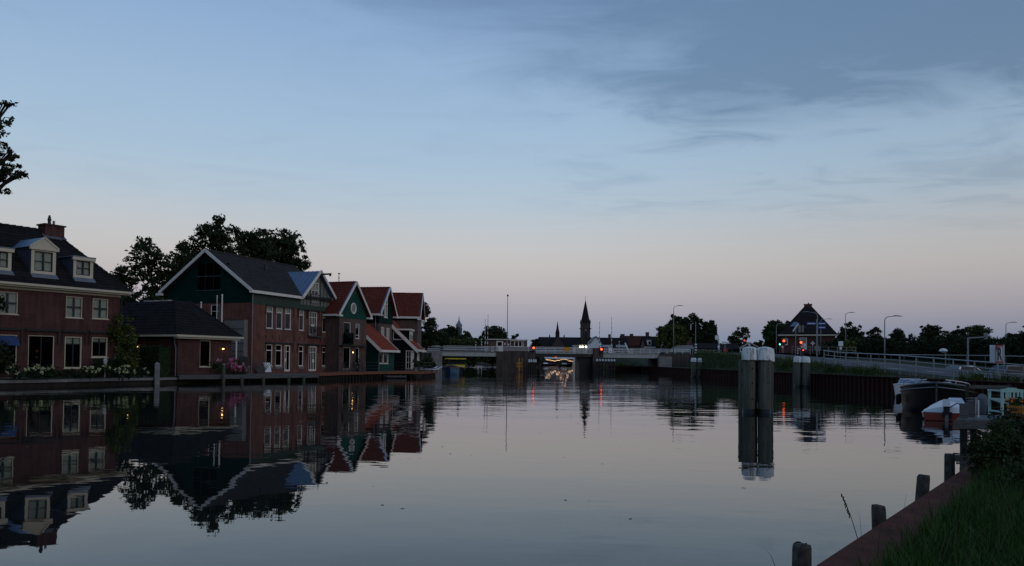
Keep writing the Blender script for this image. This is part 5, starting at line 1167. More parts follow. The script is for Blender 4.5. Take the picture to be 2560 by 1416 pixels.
p = bp(32.4, -.1); k = thing('control_box', 'white cabinet beside the farthest right boom', 'cabinet', (p.x, p.y, 3.36), BA, absz=False); MB().box(-.32, .32, -.2, .1, 0, 1.0).build('cabinet', 'sign_white', k); MB().box(-.1, .1, -.22, -.2, .2, .4).build('plate', 'grey_metal', k)
p = bp(11.5, -.15); k = thing('control_box', 'white cabinet left of the bridge cabin', 'cabinet', (p.x, p.y, 3.36), BA, absz=False); MB().box(-.25, .25, -.2, .1, 0, .95).build('cabinet', 'grey_white', k); MB().box(-.1, .1, -.22, -.2, .3, .6).build('plate', 'grey_metal', k)
k = thing('stay_pole', 'slanting white strut above the right bridge span', 'pole', tuple(bp(36.6, 1.5, 3.4)), BA, absz=False); MB().beam((0, 0, 0), (-.85, 0, 1.85), .12, .22).build('shaft', 'white_paint', k); MB().box(-.2, .2, -.2, .2, -.02, .1).build('foot', 'grey_metal', k)
# fender piles with white caps
def capped_pile(T, x, y, z1, r, cap_h, z0=-1, capm='pile_cap', wood='wood_pile'):
    pl = MB().tube([(x, y, z0), (x, y, z1 - cap_h * .6)], [r, r * .97], 9).build('pile', wood, T); MB().lathe([(r * 1.12, z1 - cap_h), (r * 1.0, z1 - cap_h * .3), (r * .25, z1)], (x, y, 0), 9).build('cap', capm, pl)
p = bp(29.3, -1.6); T = thing('fender_row', 'row of dark piles with white pointed caps right of the opening span', 'fender', (p.x, p.y, 0), BA, absz=False)
for i in range(7): capped_pile(T, .25 + i * .52, 0, 2.36, .17, .40, wood='wood_dark')
for z in (.5, 1.2, 1.75): MB().box(0, 3.6, -.24, -.17, z, z + .22).build('waling', 'wood_dark', T)
p = bp(17.6, -1.5); T = thing('fender_row', 'cluster of piles with white caps at the left pier corner', 'fender', (p.x, p.y, 0), BA, absz=False)
for i in range(4): capped_pile(T, i * .38, .1 * (i % 2), 2.18, .16, .5, wood='wood_dark')
for i, px in enumerate((1150, 1158.5)):
    p = at(px, 918, 205); k = thing('mooring_post', ('left' if i == 0 else 'right') + ' of two pale capped posts standing beyond the bridge', 'post', (p.x, p.y, 0)); MB().tube([(0, 0, -1), (0, 0, 2.35)], .3, 8).build('shaft', 'wood_grey', k); MB().lathe([(.33, 2.2), (.3, 2.5), (.08, 2.65)], (0, 0, 0), 8).build('cap', 'grey_white', k)

# ------------------------------------------------------------------ dolphins: bundles of timber piles with white caps
def dolphin(label, x, y, w, ztop, ncap, hcap, rot=0.0, seed=1):
    T = thing('dolphin', label, 'mooring pile', (x, y, 0), rot, absz=False); R_ = random.Random(seed); r = w * .165; lean = .022
    xs_ = [(-w * .31, -.12), (-w * .10, .24), (w * .12, -.16), (w * .335, .16)] if ncap == 4 else [(-w * .27, 0), (w * .27, 0)]
    if ncap == 2: r = w * .2
    for i, (a, b_) in enumerate(xs_):
        r_ = r * (R_.uniform(1.0, 1.1) if i % 2 == 0 else R_.uniform(.72, .8)); zt = ztop - (0 if i % 2 == 0 else .035); zc = zt - hcap; sx = -lean * (1 if a < 0 else -1) * 0 + .012
        pl = MB().tube([(a - sx * 1.6, b_, -1.2), (a - sx * .6, b_, .1), (a + sx, b_, zc + .12)], [r_ * 1.04, r_ * 1.02, r_], 14).build('pile', 'wood_pile', T, smooth=True)
        MB().tube([(a - sx * 1.6, b_, -1.2), (a - sx * .5, b_, .16)], [r_ * 1.055, r_ * 1.035], 14).build('waterline_band', 'wood_wet', pl, smooth=True)
        b = MB(); n = 16; prof = [(r_ * 1.22, zc - .01), (r_ * 1.17, zc + hcap * .45), (r_ * 1.05, zt - .05), (r_ * .95, zt - .012), (r_ * .3, zt + .02)]
        for rr_, zz in prof:
            for k in range(n): t_ = 2 * math.pi * k / n; q = 1 + R_.uniform(-.03, .03); b.v.append(Vector((a + sx + rr_ * q * math.cos(t_), b_ + rr_ * q * math.sin(t_), zz + (R_.uniform(-.02, .015) if zz == prof[0][1] else 0))))
        for j in range(4):
            for k in range(n): b.f.append((j * n + k, j * n + (k + 1) % n, (j + 1) * n + (k + 1) % n, (j + 1) * n + k))
        b.f.append(tuple(4 * n + k for k in range(n))); b.build('cap', 'cap_worn', pl, smooth=False)
    if ncap == 4:
        for a in (-w * .31, w * .12):
            for z in (.55, 1.15, 1.7): MB().ball((a + .05, -.16 - r, z), .028, 6).build('bolt', 'rust_dark', T)
        for a in (-w * .30, w * .32): MB().tube([(a, .42, -1.2), (a, .42, ztop - hcap)], r, 12).build('pile', 'wood_pile', T, smooth=True)
        for z in (.95, 1.55): MB().box(-w * .42, w * .42, .1, .3, z, z + .16).build('brace', 'wood_dark', T)
    return T
# worn white cap paint with streaks
m = mat('cap_worn', (0.20, 0.22, 0.20), .6, .25, scale=9, stretch=(1, 1, .25), col2=(0.84, 0.86, 0.84), bump=.3, bscale=20); cr_ = [n for n in m.node_tree.nodes if n.type == 'VALTORGB'][0].color_ramp; cr_.elements[0].position = .37; cr_.elements[1].position = .50
dolphin('large cluster of four grey timber piles with flaking white caps in midwater', 9.44, 30.0, 1.36, 2.51, 4, .48, .05, 3)
dolphin('cluster of capped timber piles standing just before the right sheet piling', 23.65, 63.9, 1.4, 2.47, 4, .45, -.1, 5)
dolphin('pair of piles with clean white caps nearest the right bridge abutment', 24.3, 103.2, 1.5, 2.5, 2, .5, 0, 7)

# ------------------------------------------------------------------ boats
def hull(L, B, fb, fs, draft=.35, p=2.2, full=.5, n=22, stern=.85, flare=.12):
    """lofted hull: x from stern 0 to bow L; returns rings of points (port side sheer round the keel to starboard sheer)"""
    R_ = []
    for i in range(n + 1):
        t = i / n; k = max(0, (t - full) / (1 - full)); hb = B / 2 * (1 - k ** p) * (stern + (1 - stern) * min(1, t / .35)); hb = max(hb, .012)
        zs = fs + (fb - fs) * t ** 2; zk = -draft * (1 - k ** 3); w = hb * (1 - flare - .8 * flare * k)
        ring = [(hb, zs), (hb * .99, zs - .08), (w + (hb - w) * .4, zs * .45), (w * .975, .0), (w * .6, zk * .75), (0, zk)]; x = L * t + .0
        rk = (lambda z: .10 * L * k * k * (z / max(.1, fb)))
        R_.append([Vector((x + rk(z) * .6, y, z)) for y, z in ring] + [Vector((x + rk(z) * .6, -y, z)) for y, z in reversed(ring[:-1])])
    return R_


def loft(rings, faces_close=True):
    b = MB(); m_ = len(rings[0])
    for r in rings: b.v += r
    for i in range(len(rings) - 1):
        for k in range(m_ - 1): b.f.append((i * m_ + k, (i + 1) * m_ + k, (i + 1) * m_ + k + 1, i * m_ + k + 1))
    b.f.append(tuple(range(m_))); return b


def sheer(rings, k=0): return [r[k] for r in rings], [r[-1 - k] for r in rings]


# black steel barge-like launch, bow towards us
T = thing('black_barge', 'broad black steel boat moored bow towards us at right', 'boat', (19.85, 36.7, 0), math.atan2(-.879, -.476), absz=False)
Rg = hull(6.6, 2.75, 1.22, .82, .4, 2.9, .42, 26, .92, .02); loft(Rg).build('hull', 'hull_black', T, smooth=True)
Pt, St = sheer(Rg); dk_ = MB()
for i in range(len(Pt) - 1): dk_.poly([Pt[i] - Vector((0, 0, .05)), Pt[i + 1] - Vector((0, 0, .05)), St[i + 1] - Vector((0, 0, .05)), St[i] - Vector((0, 0, .05))])
dk_.build('deck', 'hull_grey', T); MB().tube(Pt + St[::-1], .05, 6).build('gunwale', 'hull_grey', T, smooth=True)
q1 = [r[1] + Vector((0, .03 if r[1].y > 0 else -.03, -.1)) for r in Rg[6:]]; q2 = [r[-2] + Vector((0, -.03, -.1)) for r in Rg[6:]]
for q_ in (q1, q2): MB().tube(q_, .028, 5).build('rubbing_strake', 'lead', T, smooth=True)
MB().tube([Rg[-1][0] + Vector((.04, 0, 0)), Vector((6.62, 0, -.2))], [.045, .03], 6).build('stem', 'hull_grey', T)
co = MB(); ms = [(1.2, .8, .98), (3.4, .85, 1.08), (5.0, .5, 1.16)]
for i in range(2): 
    (xa_, ya_, za_), (xb_, yb_, zb_) = ms[i], ms[i + 1]
    co.hexa([(xa_, -ya_, .75), (xb_, -yb_, .80), (xb_, yb_, .80), (xa_, ya_, .75), (xa_, -ya_ * .8, za_), (xb_, -yb_ * .8, zb_), (xb_, yb_ * .8, zb_), (xa_, ya_ * .8, za_)])
co.build('cabin_top', 'hull_grey', T)
for s_ in (1, -1):
    pr_ = [Vector((r[0].x - .1, s_ * max(.05, abs(r[0].y) - .12), r[0].z + .16)) for r in Rg[10:26:2]]; hr = MB().tube(pr_, .022, 5).build('handrail', 'rail_white', T)
    for p_ in pr_[::2]: MB().tube([p_ - Vector((0, 0, .16)), p_], .014, 4).build('stanchion', 'rail_white', hr)
for y in (.38, -.38): MB().box(6.3, 6.36, y - .14, y + .14, 1.14, 1.24).build('name_plate', 'sign_white', T)
for y in (0.0, .9): MB().lathe([(.05, 1.1), (.05, 1.3), (.09, 1.32)], (5.6, y - .45, 0), 6).build('bollard', 'lead', T)
for s_, x_ in ((1, 4.6), (-1, 4.6), (1, 3.0), (-1, 3.0)): MB().tube([(x_, s_ * 1.42, .22), (x_, s_ * 1.43, .62)], [.09, .08], 8).build('fender', 'rubber', T, smooth=True)
MB().tube([(6.3, .35, 1.2), (6.0, 1.6, .75), (5.4, 2.9, .7), (4.9, 4.0, .95)], .018, 5).build('mooring_rope', 'grass_dry', T)
# small white-decked speedboat with outboard, stern towards us
T = thing('speedboat', 'small speedboat with white deck, red hull and outboard motor', 'boat', (14.75, 26.6, 0), math.atan2(3.2, 2.0), absz=False)
Rg = hull(3.6, 1.5, .42, .27, .2, 2.0, .35, 18, .96, .18); loft(Rg).build('hull', 'hull_red', T, smooth=True)
b = MB(); prof = []
for i, r in enumerate(Rg):
    t = i / 18; hb = abs(r[0].y); z = r[0].z; hh = .36 * math.sin(min(1, .12 + t * .88) * math.pi) ** .7; prof.append([Vector((r[0].x, hb * c, z + .03 + hh * (1 - c * c))) for c in (1.03, .8, .4, 0, -.4, -.8, -1.03)])
for r in prof: b.v += r
for i in range(18):
    for k in range(6): b.f.append((i * 7 + k, (i + 1) * 7 + k, (i + 1) * 7 + k + 1, i * 7 + k + 1))
b.f.append(tuple(range(7))); b.build('deck', 'hull_white', T, smooth=True)
P1, P2 = sheer(Rg); MB().tube([Vector((v.x, v.y * 1.03, v.z)) for v in P1] + [Vector((v.x, v.y * 1.03, v.z)) for v in P2[::-1]], .03, 5).build('rubbing_strake', 'hull_white', T)
MB().hexa([(.9, -.5, .50), (1.9, -.45, .58), (1.9, .1, .58), (.9, .1, .50), (1.1, -.42, .70), (1.8, -.36, .74), (1.8, .02, .74), (1.1, .05, .70)]).build('cover', 'tarp_white', T)
MB().box(-.05, .0, -.68, .68, .03, .28).build('transom', 'hull_red', T)
om = MB().hexa([(-.38, -.12, .52), (-.02, -.11, .52), (-.02, .11, .52), (-.38, .12, .52), (-.34, -.1, .76), (-.02, -.09, .74), (-.02, .09, .74), (-.34, .1, .76)]).build('outboard_motor', 'hull_white', T)
MB().box(-.33, -.04, -.09, .09, .26, .515).build('motor_cowl', 'dark_metal', om); MB().box(-.24, -.1, -.045, .045, -.4, .26).build('motor_leg', 'lead', om); MB().box(-.10, .04, -.14, .14, .12, .32).build('motor_bracket', 'dark_metal', om)
MB().tube([(-.05, -.05, .45), (.05, -.3, .62), (.15, -.5, .52), (.3, -.64, .34)], .018, 5).build('fuel_hose', 'rubber', om)
MB().tube([(3.4, -.1, .5), (3.2, -1.0, .3), (2.6, -1.9, .52)], .012, 5).build('mooring_rope', 'grass_dry', T)
for y in (-.74, .74): MB().tube([(.8, y, .06), (.8, y, .26)], .055, 8).build('fender', 'hull_white', T, smooth=True)
# white cruiser half hidden
T = thing('white_cruiser', 'small white cabin boat half hidden behind the black boat', 'boat', (24.6, 48.4, 0), math.atan2(-.88, -.47), absz=False)
Rg = hull(5.6, 1.7, .85, .7, .35, 2.2, .5, 18, .9, .1); loft(Rg).build('hull', 'hull_white', T, smooth=True); P1, P2 = sheer(Rg); b = MB()
for i in range(len(P1) - 1): b.poly([P1[i], P1[i + 1], P2[i + 1], P2[i]])
b.build('deck', 'hull_white', T); MB().hexa([(1, -.7, .75), (3.8, -.5, .82), (3.8, .5, .82), (1, .7, .75), (1.3, -.55, 1.08), (3.2, -.42, 1.05), (3.2, .42, 1.05), (1.3, .55, 1.08)]).build('cabin', 'hull_blue', T)
MB().tube(P1 + P2[::-1], .035, 5).build('gunwale', 'hull_white', T)
for y in (.5, -.5): MB().tube([(4.6, y * .8, .85), (5.0, y * .5, 1.05), (5.5, 0, 1.1)], .02, 5).build('pulpit', 'rail_white', T)
# blue boat under a dark cover and the boat with yellow canopy, moored left of the bridge
p = at(1112, 935, 101.5); T = thing('blue_boat', 'blue hulled boat under a dark cover at the deck end', 'boat', (p.x + .4, p.y + 5.6, 0), math.atan2(-5.5, .3), absz=False)
Rg = hull(5.8, 2.35, .95, .8, .35, 2.6, .45, 18, .92, .05); loft(Rg).build('hull', 'hull_blue', T, smooth=True); P1, P2 = sheer(Rg); MB().tube(P1 + P2[::-1], .07, 6).build('gunwale', 'wood_brown', T)
b = MB(); 
for i, r in enumerate(Rg): b.v += [Vector((r[0].x, r[0].y * c, r[0].z + .02 + (.42 * math.sin(min(1, i / 16) * math.pi) ** .5 if i < 16 else 0) * (1 - abs(c) ** 2.2))) for c in (1, .66, .33, 0, -.33, -.66, -1)]
for i in range(18):
    for k in range(6): b.f.append((i * 7 + k, (i + 1) * 7 + k, (i + 1) * 7 + k + 1, i * 7 + k + 1))
b.build('cover', 'tarp_dark', T, smooth=True)
p = at(1128, 925, 110); T = thing('canopy_boat', 'open boat with bright yellow canopy moored at the left abutment', 'boat', (p.x - .3, p.y + 5, 0), math.atan2(-5, 1.2), absz=False)
Rg = hull(6.0, 2.3, 1.0, .8, .3, 2.2, .45, 18, .9, .12); loft(Rg).build('hull', 'hull_black', T, smooth=True); P1, P2 = sheer(Rg); MB().tube(P1 + P2[::-1], .06, 6).build('gunwale', 'grey_white', T)
MB().slab([(1.2, -1.25, 2.0), (5.0, -1.2, 2.0), (5.0, 1.2, 2.0), (1.2, 1.25, 2.0)], (0, 0, .16)).build('canopy', 'canopy_yellow', T); MB().box(1.3, 4.9, -1.1, 1.1, .85, 1.25).build('side_screen', 'canopy_yellow', T)
for x in (1.3, 3.1, 4.9):
    for y in (-1.1, 1.1): MB().tube([(x, y, .85), (x, y, 2.15)], .03, 5).build('canopy_pole', 'dark_metal', T)
MB().box(2.0, 4.4, -.9, .9, 1.25, 1.9).build('seat_cover', 'tarp_dark', T)

# ------------------------------------------------------------------ far waterfront beyond the bridge
p = at(1408, 905, 340); T = thing('pergola', 'waterside terrace with pale awning hung with string lights', 'terrace', (p.x, p.y, 0))
x0, x1 = -8.5, 9.0
MB().box(x0, x1, 0, 6, -.5, .75).build('platform', 'wood_dark', T)
MB().slab([(x0 + .5, -.4, 2.85), (x1, -.4, 2.85), (x1, 5, 3.5), (x0 + .5, 5, 3.5)], (0, 0, .45)).build('awning', 'sign_white', T)
for i in range(8): MB().box(x0 + .6 + i * 2.2, x0 + .72 + i * 2.2, 0, .12, .75, 3.2).build('post', 'wood_dark', T)
MB().box(x0, x1, 5, 5.2, .75, 3.3).build('back_wall', 'black_boards', T)
for i in range(7): MB().box(x0 + .8 + i * 2.3, x0 + 2.0 + i * 2.3, 2, 2.8, .75, 1.5).build('table', 'wood_dark', T)
p2 = (p.x, p.y - .3, 0); k = thing('string_lights', 'festoon of warm glowing bulbs under the pale terrace awning', 'lights', p2)
b0 = MB().ball((0, 0, 0), .10, 6).build('bulb', 'bulb', k); N_ = 40
pts = []
for i in range(N_):
    t = i / (N_ - 1); x = x0 + .7 + t * 16.0; z = 2.75 - .7 * abs(math.sin(t * math.pi * 2.0)) + RND.uniform(-.28, .22); pts.append((x, 0, z + .1)); copy_part(b0, k, (x, RND.uniform(-.15, .15), z), (0, 0, 0)) if i else setattr(b0, 'location', (x, 0, z))
MB().tube(pts, .015, 3).build('cable', 'black_paint', k)
for px, D, lb, w_ in ((1398, 300, 'white dinghy moored before the lit terrace', 4.5), (1352, 310, 'small white sloop moored left of the lit terrace', 5.5)):
    p = at(px, 911, D); T = thing('far_boat', lb, 'boat', (p.x, p.y, 0), .1, absz=False); Rg = hull(w_, 1.8, .95, .7, .25, 2.2, .45, 10, .9, .12); loft(Rg).build('hull', 'hull_black', T, smooth=True); P1, P2 = sheer(Rg); b = MB()
    for i in range(len(P1) - 1): b.poly([P1[i], P1[i + 1], P2[i + 1], P2[i]])
    b.build('deck', 'hull_white', T); MB().hexa([(1, -.6, .8), (3, -.5, .8), (3, .5, .8), (1, .6, .8), (1.3, -.5, 1.25), (2.6, -.4, 1.2), (2.6, .4, 1.2), (1.3, .5, 1.25)]).build('cabin', 'hull_white', T)
p = at(1233, 900, 345); T = thing('parasol', 'pale blue parasol on the far terrace left of the bridge pier', 'parasol', (p.x, p.y, .7), absz=False); MB().tube([(0, 0, 0), (0, 0, 2.6)], .05, 6).build('pole', 'grey_metal', T); MB().lathe([(2.6, 2.0), (.1, 3.4)], (0, 0, 0), 8).build('canopy', 'tarp_white', T)
p = at(1195, 912, 350); T = thing('arched_pavilion', 'small white pavilion with two arched openings on the far bank', 'pavilion', (p.x, p.y, .5), absz=False)
b = MB().wall(FRONT, [(-1.8, 0), (1.8, 0), (1.8, 3), (-1.8, 3)], [(-1.4, -.3, .9, 2.5), (.3, 1.4, .9, 2.5)], .3); b.wall(SL_, [(0, 0), (2, 0), (2, 3), (0, 3)]) if False else None; b.box(-1.9, 1.9, .5, 3, 2.6, 3.1); b.build('wall', 'grey_white', T); MB().box(-1.7, 1.7, .4, .5, .3, 2.8).build('interior_shade', 'black_boards', T)  # black sheet behind the openings stands in for the shade inside
for a in (-.85, .85): MB().tube([FRONT(a + .55 * math.cos(t * math.pi / 8), .02, 2.0 + .55 * math.sin(t * math.pi / 8)) for t in range(9)], .09, 5, False).build('arch', 'grey_white', T)
structure(MB().box(-16, 31, 350, 365, -1, .62).build('terrace_bank', 'concrete_dark'))

# ------------------------------------------------------------------ churches and town
p = at(1463, 850, 350); T = thing('brick_church', 'church with tall dark brick tower and slender pointed spire', 'church', (p.x, p.y, 0))
b = MB().box(-2.05, 2.05, -2.05, 2.05, 0, 19.0); b.box(-2.5, 2.5, -2.5, 2.5, 16.3, 16.65); tw = b.build('tower', 'brick_dark', T)
MB().lathe([(2.35, 18.9), (1.95, 20.2), (.12, 29.0)], (0, 0, 0), 8, math.pi / 8).build('spire', 'tile_dark', T); MB().tube([(0, 0, 28.8), (0, 0, 31.2)], .07, 5).build('cross', 'dark_metal', T)
for x in (-1.9, 1.9):
    for y in (-1.9, 1.9): MB().lathe([(.35, 18.6), (.3, 19.6), (.05, 20.6)], (x, y, 0), 6).build('pinnacle', 'brick_dark', tw)
b = MB()
for i in range(7): b.box(-.8, .8, -2.12, -2.06, 11.5 + i * .55, 11.8 + i * .55)
b.build('louvre', 'black_paint', tw, kind='stuff'); MB().lathe([(.62, -.06), (.62, .0)], (0, 0, 0), 16).build('clock_face', 'grey_boards', tw).matrix_local = Matrix.Translation((0, -2.12, 16.0)) @ Matrix.Rotation(math.pi / 2, 4, 'X')
b = MB(); xa_, xb_ = -23.2, -1.5; b.slab([(xa_, -6, 8), (xb_, -6, 8), (xb_, 0, 12.6), (xa_ + 2.5, 0, 12.6)], (0, 0, -.2)); b.slab([(xa_, 6, 8), (xb_, 6, 8), (xb_, 0, 12.6), (xa_ + 2.5, 0, 12.6)], (0, 0, -.2)); b.poly([(xa_, -6, 8), (xa_ + 2.5, 0, 12.6), (xa_, 6, 8)]); b.build('nave_roof', 'tile_dark', T)
MB().box(xa_ + .3, xb_, -5.7, 5.7, 0, 8).build('nave', 'brick_dark', T); b = MB().slab([(-15.5, -8, 8), (-9.5, -8, 8), (-12.5, -8, 12.6)], (0, 8, 0)); b.build('transept', 'brick_dark', T)
MB().lathe([(.95, 11.5), (.9, 14.2), (1.0, 14.3), (.55, 16.2), (.06, 19.6)], (-12.4, 0, 0), 8).build('ridge_turret', 'tile_dark', T)
for x in (-15.9, -9.4): MB().lathe([(.25, 12.4), (.25, 13.2), (.05, 13.9)], (x, 0, 0), 6).build('finial', 'brick_dark', T)
b = MB().box(1.5, 6.2, -5, 5, 0, 9.5); b.slab([(1.5, -5, 9.5), (6.2, -5, 9.5), (2.0, -5, 12.6)], (0, 10, 0)); b.build('porch', 'brick_dark', T); MB().lathe([(.2, 11.3), (.2, 12.6), (.05, 13.2)], (4.4, -4, 0), 6).build('finial', 'brick_dark', T)
p = at(1147, 850, 300); T = thing('lantern_tower', 'grey church tower with onion lantern and needle spire above trees', 'church', (p.x, p.y, 0))
MB().box(-1.7, 1.7, -1.7, 1.7, 0, 11.2).build('tower', 'lead_dark', T); MB().lathe([(1.25, 11.2), (1.22, 14.9), (1.35, 15.0), (1.35, 15.3), (1.15, 15.6), (.55, 16.4), (.22, 17.2), (.05, 19.0)], (0, 0, 0), 8, math.pi / 8).build('lantern', 'lead', T)
b = MB()
for i in range(8): a = i * math.pi / 4 + math.pi / 4 * .5; b.beam((1.2 * math.cos(a), 1.2 * math.sin(a), 12.4), (1.2 * math.cos(a), 1.2 * math.sin(a), 14.0), .4, .12, (math.cos(a), math.sin(a), 0))
b.build('lantern_opening', 'black_paint', T); MB().slab([(-9, -3, 6.5), (1, -3, 6.5), (-1, 0, 10.4), (-7, 0, 10.4)], (0, 6, 0)).build('nave_roof', 'tile_grey', T); MB().box(-8.6, .6, -2.9, 2.9, 0, 6.5).build('nave', 'grey_boards', T)


def town_house(name, label, x0, x1, y, z_e, z_r, wallm, roofm, ridge='x', depth=7, z0=1.0, chim=(), wins=(), gut=None, cat='house'):
    """a simple gabled house: ridge along x (eaves towards us) or along y (gable towards us)"""
    xm = (x0 + x1) / 2; w2 = (x1 - x0) / 2; T = thing(name, label, cat, (xm, y, 0))
    b = MB().wall(FRONT, [(-w2, z0), (w2, z0), (w2, z_e), (-w2, z_e)], [q[:4] for q in wins if q[3] <= z_e], .12); b.wall(Face((-w2, 0), (0, 1), (-1, 0)), [(0, z0), (depth, z0), (depth, z_e), (0, z_e)]); b.wall(Face((w2, 0), (0, 1), (1, 0)), [(0, z0), (depth, z0), (depth, z_e), (0, z_e)])
    if ridge == 'y': b.poly([(-w2, 0, z_e), (w2, 0, z_e), (0, 0, z_r)])
    else: b.poly([(-w2, 0, z_e), (-w2, depth, z_e), (-w2, depth / 2, z_r)]); b.poly([(w2, 0, z_e), (w2, depth, z_e), (w2, depth / 2, z_r)])
    b.build('wall', wallm, T); b = MB(); o = .25
    if ridge == 'y':
        for s_ in (-1, 1): b.slab([(s_ * (w2 + o), -o, z_e - .1), (s_ * (w2 + o), depth, z_e - .1), (0, depth, z_r + .1), (0, -o, z_r + .1)], (0, 0, .12))
    else:
        b.slab([(-w2 - o, -o, z_e), (w2 + o, -o, z_e), (w2 + o, depth / 2, z_r), (-w2 - o, depth / 2, z_r)], (0, 0, .12)); b.slab([(-w2 - o, depth + o, z_e), (w2 + o, depth + o, z_e), (w2 + o, depth / 2, z_r), (-w2 - o, depth / 2, z_r)], (0, 0, .12))
    rf = b.build('roof', roofm, T)
    if ridge == 'x': s_ = Vector((0, depth / 2 + o, z_r - z_e)); MB().tiles((-w2 - o, -o, z_e + .13), (1, 0, 0), s_, s_.length, lambda s: 0, lambda s: 2 * w2 + 2 * o, .35, .4).build('roof_tiles', roofm, rf, kind='stuff')
    for cx_, w_, zt in chim:
        c = MB().box(cx_ - w_ / 2, cx_ + w_ / 2, depth / 2 - .3, depth / 2 + .3, z_r - .5, zt); c.box(cx_ - w_ / 2 - .07, cx_ + w_ / 2 + .07, depth / 2 - .37, depth / 2 + .37, zt, zt + .1); c.build('chimney', 'brick_dark', rf)
    for q in wins: window(T, FRONT, *q[:4], cols=(.5,), fw=.12, mw=.08, sill=False)
    if gut: MB().fbox(FRONT, -w2 - .3, w2 + .3, .2, .38, z_e - .3, z_e - .02).build('gutter', gut, T)
    return T


town_house('white_gable_house', 'pale blue-white gable house beside the church tower', 19.2, 21.6, 190, 6.5, 7.85, 'sign_white', 'lead_dark', 'y', 8, wins=[(-.25, .1, 5.6, 6.1)])
T = town_house('dark_roof_house', 'house with long black roof and white shop fascia behind the right boom', 21.9, 29.6, 200, 5.4, 8.0, 'brick_dark', 'tile_dark', 'x', 8, chim=[(-.4, .6, 8.9)], wins=[(-2.6, -1.8, 3.3, 4.4), (0, .8, 3.3, 4.4)])
for x0, x1 in ((-2.7, -.1), (.75, 3.7)): MB().fbox(FRONT, x0, x1, .1, .25, 5.55, 6.15).build('fascia_sign', 'tarp_white', T)
town_house('brown_roof_house', 'long brown roofed house with three chimneys behind the shops', 30.2, 38.2, 214, 6.2, 9.0, 'brick_dark', 'tile_brown', 'x', 8, chim=[(-3.5, 1.1, 9.5), (-1.0, .9, 9.6), (3.4, .9, 10.1)], wins=[(-2, -1.2, 4.2, 5.4)])
T = town_house('dormer_house', 'black roofed house with two white dormers and white gutter', 30.3, 35.3, 178, 5.4, 7.7, 'brick_brown', 'tile_dark', 'x', 7, wins=[(-2.0, -1.2, 3.6, 4.9), (0.2, 1.0, 3.6, 4.9), (1.3, 2.1, 3.6, 4.9)], gut='white_paint')
for x in (-1.6, .95):
    d = MB().box(x - .38, x + .38, -.1, 1.6, 5.7, 6.8).build('dormer', 'white_paint', T); MB().box(x - .25, x + .25, -.13, -.102, 5.85, 6.55).build('dormer_pane', 'glass_dark', d); MB().box(x - .45, x + .45, -.2, 1.7, 6.8, 6.95).build('dormer_roof', 'grey_white', d)
T = thing('brick_shop', 'plain flat topped brick building behind the lamp post', 'building', (37.1, 175, 0)); MB().wall(FRONT, [(-3.0, 1), (3.0, 1), (3.0, 7.4), (-3.0, 7.4)], [(-2.5, -1.85, 5.9, 6.6)], .1).build('wall', 'brick_red', T)
MB().box(-3.02, 3.02, .2, 6, 1, 7.35).build('core', 'brick_red', T); MB().box(-3.1, 3.1, -.1, 6.1, 7.4, 7.5).build('coping', 'concrete', T); window(T, FRONT, -2.5, -1.85, 5.9, 6.6, cols=(), fw=.12); 
for x, z in ((-2.4, 5.2), (-1.3, 7.5), (1.0, 7.5)): MB().box(x - .25, x + .25, -.1, .1, z, z + .12).build('light_fitting', 'sign_white', T)
T = thing('grey_shed_roof', 'long low shed with pale grey roof beside the right abutment', 'shed', (36.2, 163, 0)); MB().slab([(-3.6, 0, 3.9), (2.3, 0, 3.9), (2.3, 4, 5.45), (-1.6, 4, 5.45)], (0, 0, .12)).build('roof', 'concrete', T); MB().box(-3.3, 2.1, .3, 6, 1, 3.9).build('wall', 'grey_boards', T)
T = thing('dark_shed', 'long dark shed behind the road signs', 'shed', (39.8, 152, 0)); MB().box(-4.3, 4.3, 0, 5, 2, 4.6).build('wall', 'black_boards', T); MB().slab([(-4.5, -.3, 4.6), (4.5, -.3, 4.6), (4.5, 2.5, 5.65), (-4.5, 2.5, 5.65)], (0, 0, .1)).build('roof', 'tile_dark', T)
for i in range(6): MB().box(-4.2 + i * 1.4, -4.1 + i * 1.4, -.05, 0, 2, 4.6).build('cover_strip', 'lead_dark', T)
for i, px in enumerate((1450.5, 1457, 1465)):
    p = at(px, 868, 290); k = thing('shop_light', ('left', 'middle', 'right')[i] + ' of three bright lights below the church tower', 'light', (p.x, p.y, p.z), absz=False); MB().ball((0, 0, 0), .36, 8, (1, .5, 1)).build('lens', 'lamp_white', k); MB().box(-.4, .4, .2, .5, -.5, .9).build('housing', 'cream_paint', k)
p = at(1457, 860, 291.5); T = thing('lit_shop', 'pale low building that carries the three bright lights', 'building', (p.x, p.y, 0)); MB().box(-3.2, 3.0, 0, 6, 0, 7.6).build('wall', 'cream_paint', T); MB().box(-3.5, 3.3, -.4, 6.4, 7.6, 7.9).build('roof', 'grey_white', T)
p = at(1152, 848, 230); 

